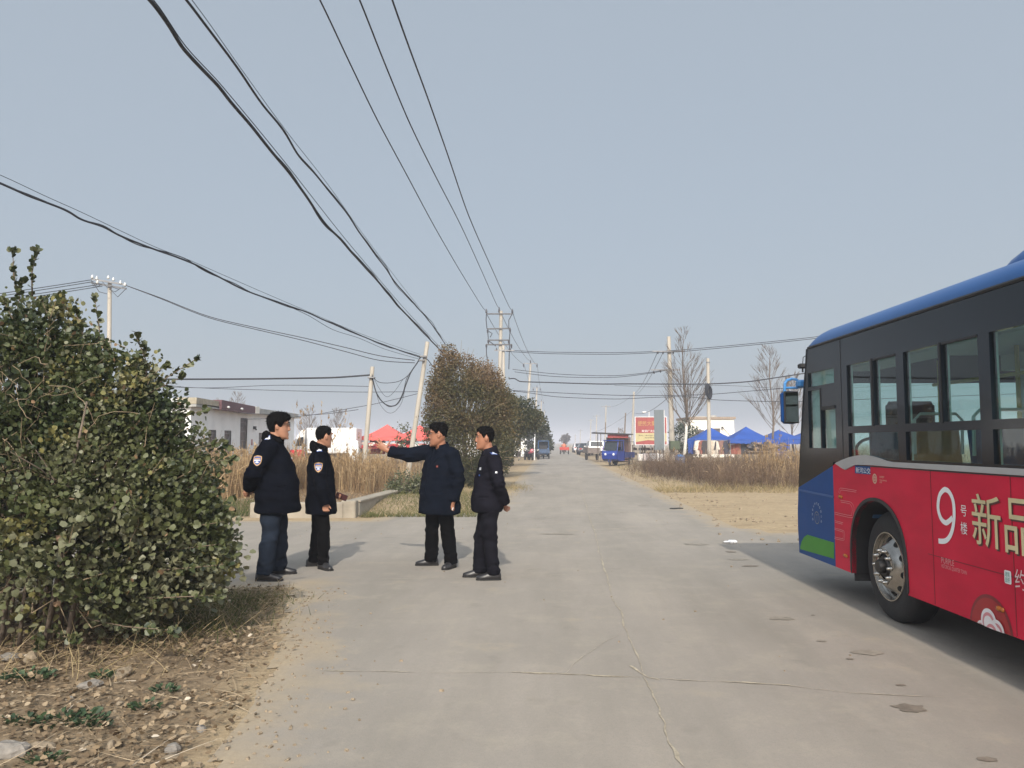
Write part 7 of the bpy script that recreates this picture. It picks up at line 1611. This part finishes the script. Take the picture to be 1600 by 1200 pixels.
    for s_ in ('arm_r', 'arm_l'):
        A = arms[s_]; W_ = A[1].lerp(A[2], pose.get('cuff_' + s_[-1], .93)); sgn = 1 if s_ == 'arm_r' else -1
        mb.tube([A[0] + V3((-sgn * .06, 0, .005)), A[0] + V3((sgn * -.01, 0, 0)), A[0].lerp(A[1], .5), A[1], A[1].lerp(W_, .5), W_], [sr[0] * .85 * k, sr[0] * k, sr[1] * 1.02 * k, sr[1] * k, sr[2] * k, sr[3] * k], 18); mb.ell(A[1], (sr[1] * .98 * k,) * 3)
    def wr_c(c):
        f = noise.noise(Vector((c.x * 3 + sd * 3, c.y * 3, c.z * 7))) * .022 + noise.noise(Vector((c.x * 8 + sd, c.y * 8 + c.z * 5, c.z * 14))) * .012
        for s_ in ('arm_r', 'arm_l'):
            A = arms[s_]; d = (c - A[1]).length
            if d < .2: f += (1 - d / .2) * noise.noise(Vector((c.x * 9, c.y * 9 + sd, c.z * 26))) * .028
        return f
    coat = remesh(mb, .0125, 'coat', pose['coat_mat'], t, 5, wr_c)
    bvh = BVHTree.FromPolygons([v.co.copy() for v in coat.data.vertices], [tuple(p.vertices) for p in coat.data.polygons])
    def hit(o_, d_):
        h = bvh.ray_cast(Vector(o_) * k, Vector(d_).normalized()); return (h[0], h[1]) if h[0] else None
    def patch(name, outline, o_, d_, upv, mat, parent, lift=.004):
        h = hit(o_, d_)
        if not h: return None
        p, n_ = h; u = Vector(upv).cross(n_).normalized(); v = n_.cross(u); mb = MB()
        # the sheet follows the cloth: each outline point is dropped on to it
        pts = []
        for a, b in outline:
            q = p + u * a + v * b; g = bvh.ray_cast(q + n_ * .08, -n_); pts.append((g[0] if g[0] and (g[0] - q).length < .05 else q) + n_ * lift)
        m_ = len(pts); c = sum(pts, Vector()) / m_; c = c + n_ * .002; mb.add(pts + [c] + [q - n_ * .006 for q in pts], [(i, (i + 1) % m_, m_) for i in range(m_)] + [(i, i + m_ + 1, (i + 1) % m_ + m_ + 1, (i + 1) % m_) for i in range(m_)]); return mb.build(name, mat, parent)
    def srect(w_, h_, c=(0, 0), n_=4):
        P = []; x0, y0_, x1, y1_ = c[0] - w_ / 2, c[1] - h_ / 2, c[0] + w_ / 2, c[1] + h_ / 2
        for i in range(n_): P.append((x0 + (x1 - x0) * i / n_, y0_))
        for i in range(n_): P.append((x1, y0_ + (y1_ - y0_) * i / n_))
        for i in range(n_): P.append((x1 - (x1 - x0) * i / n_, y1_))
        for i in range(n_): P.append((x0, y1_ - (y1_ - y0_) * i / n_))
        return P
    SHIELD = lambda s_: [(x * s_, y * s_) for x, y in ((-.042, .046), (-.02, .052), (0, .055), (.02, .052), (.042, .046), (.045, .02), (.042, -.008), (.032, -.032), (.016, -.048), (0, -.057), (-.016, -.048), (-.032, -.032), (-.042, -.008), (-.045, .02))]
    for b in pose.get('badges', ()):
        o_, d_ = b; sh_ = patch('sleeve_badge', SHIELD(1.05), o_, d_, (0, 0, 1), BADG, t)
        if sh_:
            patch('emblem', SHIELD(.84), o_, d_, (0, 0, 1), BADB, sh_, .0065); patch('emblem', srect(.058, .012, (0, .022)), o_, d_, (0, 0, 1), BADG, sh_, .0085); patch('emblem', srect(.066, .010, (0, .004)), o_, d_, (0, 0, 1), BADW, sh_, .0085)
            patch('emblem', [(-.018, -.024), (0, -.028), (.018, -.024), (.012, -.012), (0, -.008), (-.012, -.012)], o_, d_, (0, 0, 1), BADW, sh_, .0085)
    for sx in pose.get('epaulettes', ()):
        o_ = (sx * .178, pose.get('epy', -.02), 1.8); e = patch('epaulette', srect(.125, .062), o_, (0, 0, -1), (0, 1, 0), BADB, t, .007)
        if e:
            patch('bar', srect(.014, .052, (sx * .050, 0)), o_, (0, 0, -1), (0, 1, 0), BADW, e, .0095); patch('bar', srect(.008, .052, (sx * .028, 0)), o_, (0, 0, -1), (0, 1, 0), BADW, e, .0095); patch('star', [(.012 * math.cos(a) - sx * .015, .012 * math.sin(a)) for a in [i * math.pi / 4 for i in range(8)]], o_, (0, 0, -1), (0, 1, 0), BADW, e, .0095)
    for (x, z, w_, h_, mt, nm) in pose.get('chest', ()): patch(nm, srect(w_, h_), (x, 1.0, z), (0, -1, 0), (0, 0, 1), mt, t, .005)
    for (o_, w_, h_, mt, nm) in pose.get('marks', ()): patch(nm, srect(w_, h_), o_[0], o_[1], (0, 0, 1), mt, t, .005)
    for (o_, d_, w_, h_) in pose.get('flaps', ()): patch('pocket_flap', srect(w_, h_), o_, d_, (0, 0, 1), pose['coat_mat'], t, .009)
    # front opening
    mb = MB(); P = []
    for i in range(16):
        z = pose['coat'][0][0] + .02 + (1.40 - pose['coat'][0][0]) * i / 15; h = hit((.012, 1.0, z), (0, -1, 0))
        if h: P.append(h[0] + Vector((0, .003, 0)))
    if len(P) > 3: mb.tube(P, .005, 5); mb.build('coat_front', pose['coat_mat'], t)
    # collar
    ck = pose['collar']; mb = MB(); n_ = 28
    if ck == 'fur':
        rg = []
        for i in range(n_ + 1):
            a = R(-155 + 310 * i / n_); fr = (1 + math.cos(a)) / 2     # 1 at the back
            c = V3((.098 * math.sin(a), -.008 - .085 * math.cos(a), 1.455 + .055 * fr)); r1, r2 = (.030 + .010 * fr) * k, (.052 + .022 * fr) * k
            out = Vector((math.sin(a), -math.cos(a), 0)); rg.append([c + out * r1 * math.cos(q) + Vector((0, 0, 1)) * r2 * math.sin(q) for q in [2 * math.pi * j / 12 for j in range(12)]])
        mb.loft(rg); remesh(mb, .008, 'fur_collar', FURM, t, 2, lambda c: noise.noise(c * 60) * .007 + noise.noise(c * 25) * .006)
    else:
        for lay in range(1):
            rg = []
            for i in range(n_ + 1):
                a = R(-150 + 300 * i / n_); fr = (1 + math.cos(a)) / 2; c = Vector((math.sin(a), -math.cos(a), 0))
                b0 = V3((0, -.004, 1.43 + .03 * fr)); rg.append([b0 + c * (.075 * k) + V3((0, 0, .062 + .02 * fr)), b0 + c * (.083 * k) + V3((0, 0, .066 + .02 * fr)), b0 + c * (.112 * k) + V3((0, 0, .002)), b0 + c * (.102 * k) + V3((0, 0, -.012)), b0 + c * (.072 * k) + V3((0, 0, -.03))])
            mb.loft(rg)
        if ck == 'lapel':
            for sx in (-1, 1):
                Q = []
                for (x, z) in ((.060, 1.46), (.110, 1.455), (.125, 1.36), (.085, 1.33), (.012, 1.20), (.025, 1.36)):
                    h = hit((sx * x, 1.0, z), (0, -1, 0)); Q.append((h[0] if h else V3((sx * x, .1, z))) + Vector((0, .012, 0)))
                mb.add(Q + [q + Vector((0, -.012, 0)) for q in Q], [tuple(range(6)), tuple(range(11, 5, -1))] + [(i, i + 6, (i + 1) % 6 + 6, (i + 1) % 6) for i in range(6)])
        mb.build('collar', pose['collar_mat'], t, False)
    # shoes
    for i, (fx, fy, fa) in enumerate(feet):
        F3 = Matrix.Translation(V3((fx, fy, 0))) @ Matrix.Rotation(R(fa), 4, 'Z') @ Matrix.Scale(k, 4); mb = MB(); rg = []
        for y_, w_, h_, x_ in ((-.088, .018, .05, 0), (-.082, .032, .075, 0), (-.05, .038, .092, 0), (0, .040, .095, 0), (.05, .043, .082, 0), (.10, .048, .064, .002), (.14, .047, .052, .004), (.175, .036, .042, .006), (.195, .018, .032, .006)):
            rg.append([F3 @ Vector((x_ + w_ * math.copysign(abs(math.cos(a)) ** .8, math.cos(a)), y_, .022 + h_ * (math.sin(a) ** .7) if math.sin(a) > 0 else .022)) for a in [math.pi * j / 10 for j in range(11)]] )
        mb.loft(rg); s_ = mb.build('shoe', SHOEM, t, True); mb = MB(); P = [(-.092, .0), (-.085, .03), (-.05, .040), (0, .042), (.05, .045), (.10, .051), (.14, .05), (.18, .038), (.20, .016)]
        out = [(w_, y_) for y_, w_ in P] + [(-w_, y_) for y_, w_ in reversed(P)]; mb.prism(out, lambda u, v, w2: F3 @ Vector((u, v, .028 if w2 else .001))); mb.build('sole', SOLEM, s_)
    return t
def foot(loc, heading, px, py, ang):
    """foot position in the man's own axes from where the photo shows it"""
    g = gnd(px, py) - Vector(loc); c, s_ = math.cos(-heading), math.sin(-heading); return (g.x * c - g.y * s_, g.x * s_ + g.y * c, ang)
COATN = cloth_mat('coat_black_navy', (.0036, .0046, .0082)); COATN2 = cloth_mat('coat_black_navy_b', (.0032, .0040, .0070)); COATB = cloth_mat('coat_navy', (.0046, .0066, .0120)); JACK = cloth_mat('jacket_dark', (.0085, .0083, .0125))
JEANS = cloth_mat('trousers_dark_denim', (.0145, .020, .031)); BLK = cloth_mat('trousers_black', (.0042, .0041, .0044)); BLK2 = cloth_mat('trousers_black_b', (.0038, .0038, .0042)); TRN = cloth_mat('trousers_dark', (.0078, .0078, .011))
NAVC = cloth_mat('collar_navy', (.016, .03, .085)); SILVB = M('badge_silver', (.6, .62, .66), .35, metal=.4, var=0)
L1 = gnd(424, 904); H1 = R(-84)
person('tallest man with hands clasped behind his back, dark fur-collared coat and jeans', L1, H1, 1.865, dict(yaw=4, nod=-2, fat=1.12, jowl=1.10, neck=1.15, headk=1.10, headpos=(0, .05, 1.618), seed=3,
    arm_r=[(.225, -.01, 1.40), (.305, -.145, 1.13), (.10, -.25, .955)], arm_l=[(-.225, -.01, 1.40), (-.305, -.145, 1.13), (-.10, -.255, .93)],
    hand_r=dict(f=(-.9, -.1, -.25), th=(0, -.2, 1), curl=(35, 40, 42, 45)), hand_l=dict(f=(.9, 0, -.25), th=(0, .2, 1), curl=(40, 42, 45, 48)),
    feet=[foot(L1, H1, 413, 909, -6), foot(L1, H1, 434, 899, 4)], hipy=.02, tr=(.112, .092, .088),
    coat=[(.705, .05, .265, .232), (.74, .05, .270, .240), (.90, .045, .268, .232), (1.05, .04, .262, .222), (1.18, .02, .255, .200), (1.30, .0, .245, .172), (1.38, -.012, .225, .145), (1.435, -.018, .170, .112), (1.475, -.02, .11, .085), (1.50, -.02, .085, .07)], coat_mat=COATN, trousers=JEANS, sleeve=(.100, .092, .080, .068),
    collar='fur', badges=[((1.0, -.10, 1.265), (-1, 0, 0))], epaulettes=(1, -1), epy=-.03, flaps=[((1.0, .12, .98), (-1, 0, 0), .16, .06)], hair=(.066, .016, -.09, .034, .026, .009), glasses=True, cy=.0, chest=[(-.10, 1.28, .05, .02, BADW, 'name_tag')]))
L2 = gnd(497, 888); H2 = R(-74)
person('shorter man in a black fur-collared coat holding a dark phone, head turned away', L2, H2, 1.74, dict(yaw=30, nod=-2, fat=1.0, cuff_r=1.18, jowl=1.04, neck=1.05, headk=1.10, headpos=(0, .045, 1.622), seed=9,
    arm_r=[(.205, -.01, 1.40), (.245, -.015, 1.10), (.235, .055, .835)], arm_l=[(-.205, -.01, 1.40), (-.245, -.02, 1.11), (-.22, .16, .90)],
    hand_r=dict(f=(-.1, .1, -1), th=(-.25, 1, .1), curl=(48, 52, 55, 58), tdir=.35), hand_l=dict(f=(.15, .85, -.25), th=(.3, .2, 1), curl=(40, 42, 45, 48)),
    feet=[foot(L2, H2, 505, 891, -62), foot(L2, H2, 489, 886, 6)], tr=(.092, .074, .068),
    coat=[(.675, .02, .235, .185), (.72, .02, .238, .188), (.90, .015, .228, .176), (1.05, .01, .222, .168), (1.20, .0, .222, .158), (1.31, -.008, .222, .145), (1.38, -.012, .205, .125), (1.435, -.018, .155, .10), (1.475, -.02, .10, .08), (1.50, -.02, .08, .07)], coat_mat=COATN2, trousers=BLK,
    collar='fur', badges=[((1.0, -.03, 1.255), (-1, 0, 0))], epaulettes=(1, -1), flaps=[((1.0, .10, .96), (-1, 0, 0), .14, .06)], hair=(.080, .032, -.055, .014, .008, .0025)))
L3 = gnd(688, 888); H3 = R(136)
person('man in a navy coat pointing left with an outstretched arm', L3, H3, 1.765, dict(yaw=-44, nod=-1, fat=1.08, jowl=1.12, neck=1.15, seed=15, skin=SKIN2, headk=1.10, headpos=(0, .05, 1.618),
    arm_r=[(.215, .0, 1.41), (.405, .20, 1.375), (.575, .385, 1.435)], arm_l=[(-.22, .0, 1.40), (-.285, -.03, 1.09), (-.27, .045, .80)],
    hand_r=dict(f=(.58, .55, .60), th=(-.45, -.40, .8), curl=(0, 6, 16, 30), spread=.22, tdir=.9, tcurl=1, k=1.18), hand_l=dict(f=(.05, .22, -1), th=(.3, 1, .2), curl=(30, 34, 40, 46)), cuff_l=.9,
    feet=[foot(L3, H3, 674, 885, -44), foot(L3, H3, 705, 889, 20)], tr=(.105, .085, .082),
    coat=[(.665, .02, .285, .225), (.71, .02, .284, .226), (.90, .02, .262, .212), (1.05, .015, .25, .20), (1.20, .005, .243, .182), (1.31, -.005, .236, .162), (1.38, -.01, .22, .14), (1.435, -.018, .165, .11), (1.475, -.02, .105, .085), (1.49, -.02, .085, .07)], coat_mat=COATB, trousers=BLK2, sleeve=(.098, .090, .078, .070),
    collar='lapel', collar_mat=COATB, flaps=[((-.15, 1.0, .93), (0, -1, 0), .16, .055), ((.15, 1.0, .93), (0, -1, 0), .16, .055)], hair=(.074, .042, -.05, .034, .006, .007), glasses=True, chest=[(-.125, 1.245, .022, .022, M('pin_red', (.25, .05, .04), .5), 'pin')]))
L4 = gnd(764, 904); H4 = R(101)
person('man in a short dark uniform jacket with blue epaulettes, hands behind his back', L4, H4, 1.715, dict(yaw=-4, nod=-1, fat=1.0, jowl=1.0, headk=1.06, headpos=(0, .055, 1.622), seed=22, skin=SKIN2,
    arm_r=[(.20, -.01, 1.40), (.27, -.05, 1.12), (.10, -.165, .885)], arm_l=[(-.20, -.01, 1.40), (-.27, -.06, 1.12), (-.13, -.165, .865)],
    hand_r=dict(f=(-.75, -.35, -.4), th=(0, .2, 1), curl=(25, 30, 32, 36)), hand_l=dict(f=(.85, -.15, -.45), th=(0, -.2, 1), curl=(38, 40, 44, 48)),
    feet=[foot(L4, H4, 749, 903, -4), foot(L4, H4, 771, 908, -8)], tr=(.106, .088, .076),
    coat=[(.775, .02, .198, .165), (.80, .02, .205, .172), (.84, .025, .215, .184), (.95, .025, .212, .182), (1.08, .012, .208, .166), (1.20, .005, .210, .155), (1.31, -.004, .212, .142), (1.38, -.01, .20, .122), (1.435, -.016, .15, .096), (1.47, -.018, .10, .078), (1.49, -.02, .08, .068)], coat_mat=JACK, trousers=TRN, sleeve=(.084, .078, .066, .055),
    collar='shirt', collar_mat=JACK, epaulettes=(1, -1), flaps=[((-.11, 1.0, 1.235), (0, -1, 0), .11, .045), ((.11, 1.0, 1.235), (0, -1, 0), .11, .045), ((-1.0, .1, .95), (1, 0, 0), .13, .03)], hair=(.078, .034, -.058, .022, .012, .003), chest=[(-.10, 1.275, .030, .030, SILVB, 'chest_badge'), (-.105, 1.20, .018, .018, BADB, 'button')], marks=[(((-1.0, -.03, 1.24), (1, 0, 0)), .022, .020, BADW, 'sleeve_mark')]))
# what they hold
def held(name, lab, cat, loc, rot, mbx, mat):
    o = mbx.build(name, mat); o.location = loc; o.rotation_euler = rot; return tag(o, lab, cat)
def toworld(L, H, p, k): return Vector(L) + Matrix.Rotation(H, 3, 'Z') @ (Vector(p) * k)
k2 = 1.74 / 1.75
held('mobile_phone', 'dark red mobile phone held low by the shorter coated man', 'phone', toworld(L2, H2, (-.195, .285, .865), k2), (R(-22), R(8), H2), MB().bbox((0, 0, 0), (.014, .15, .075), .006), M('phone_red', (.05, .012, .013), .3))
k3 = 1.765 / 1.75
held('cigarette', 'white cigarette between the fingers of the pointing man, in his lowered hand', 'cigarette', toworld(L3, H3, (-.286, .055, .750), k3), (R(65), 0, H3 + R(40)), MB().tube([(0, 0, -.045), (0, 0, .045)], .006, 8), WHITE)
# ================================================================== winter haze
hm = bpy.data.materials.new('haze'); hm.use_nodes = True; t_ = hm.node_tree; t_.nodes.remove(t_.nodes['Principled BSDF'])
pv = t_.nodes.new('ShaderNodeVolumePrincipled'); pv.inputs['Color'].default_value = (.735, .765, .865, 1); pv.inputs['Density'].default_value = HAZE_DENSITY; pv.inputs['Anisotropy'].default_value = 0.0
t_.links.new(pv.outputs[0], t_.nodes['Material Output'].inputs['Volume'])
o = MB().box((0, 1985, 6.0), (5400, 4700, 16.0)).build('haze', hm); tag(o, 'pale winter haze over the fields', 'haze', None, 'stuff')
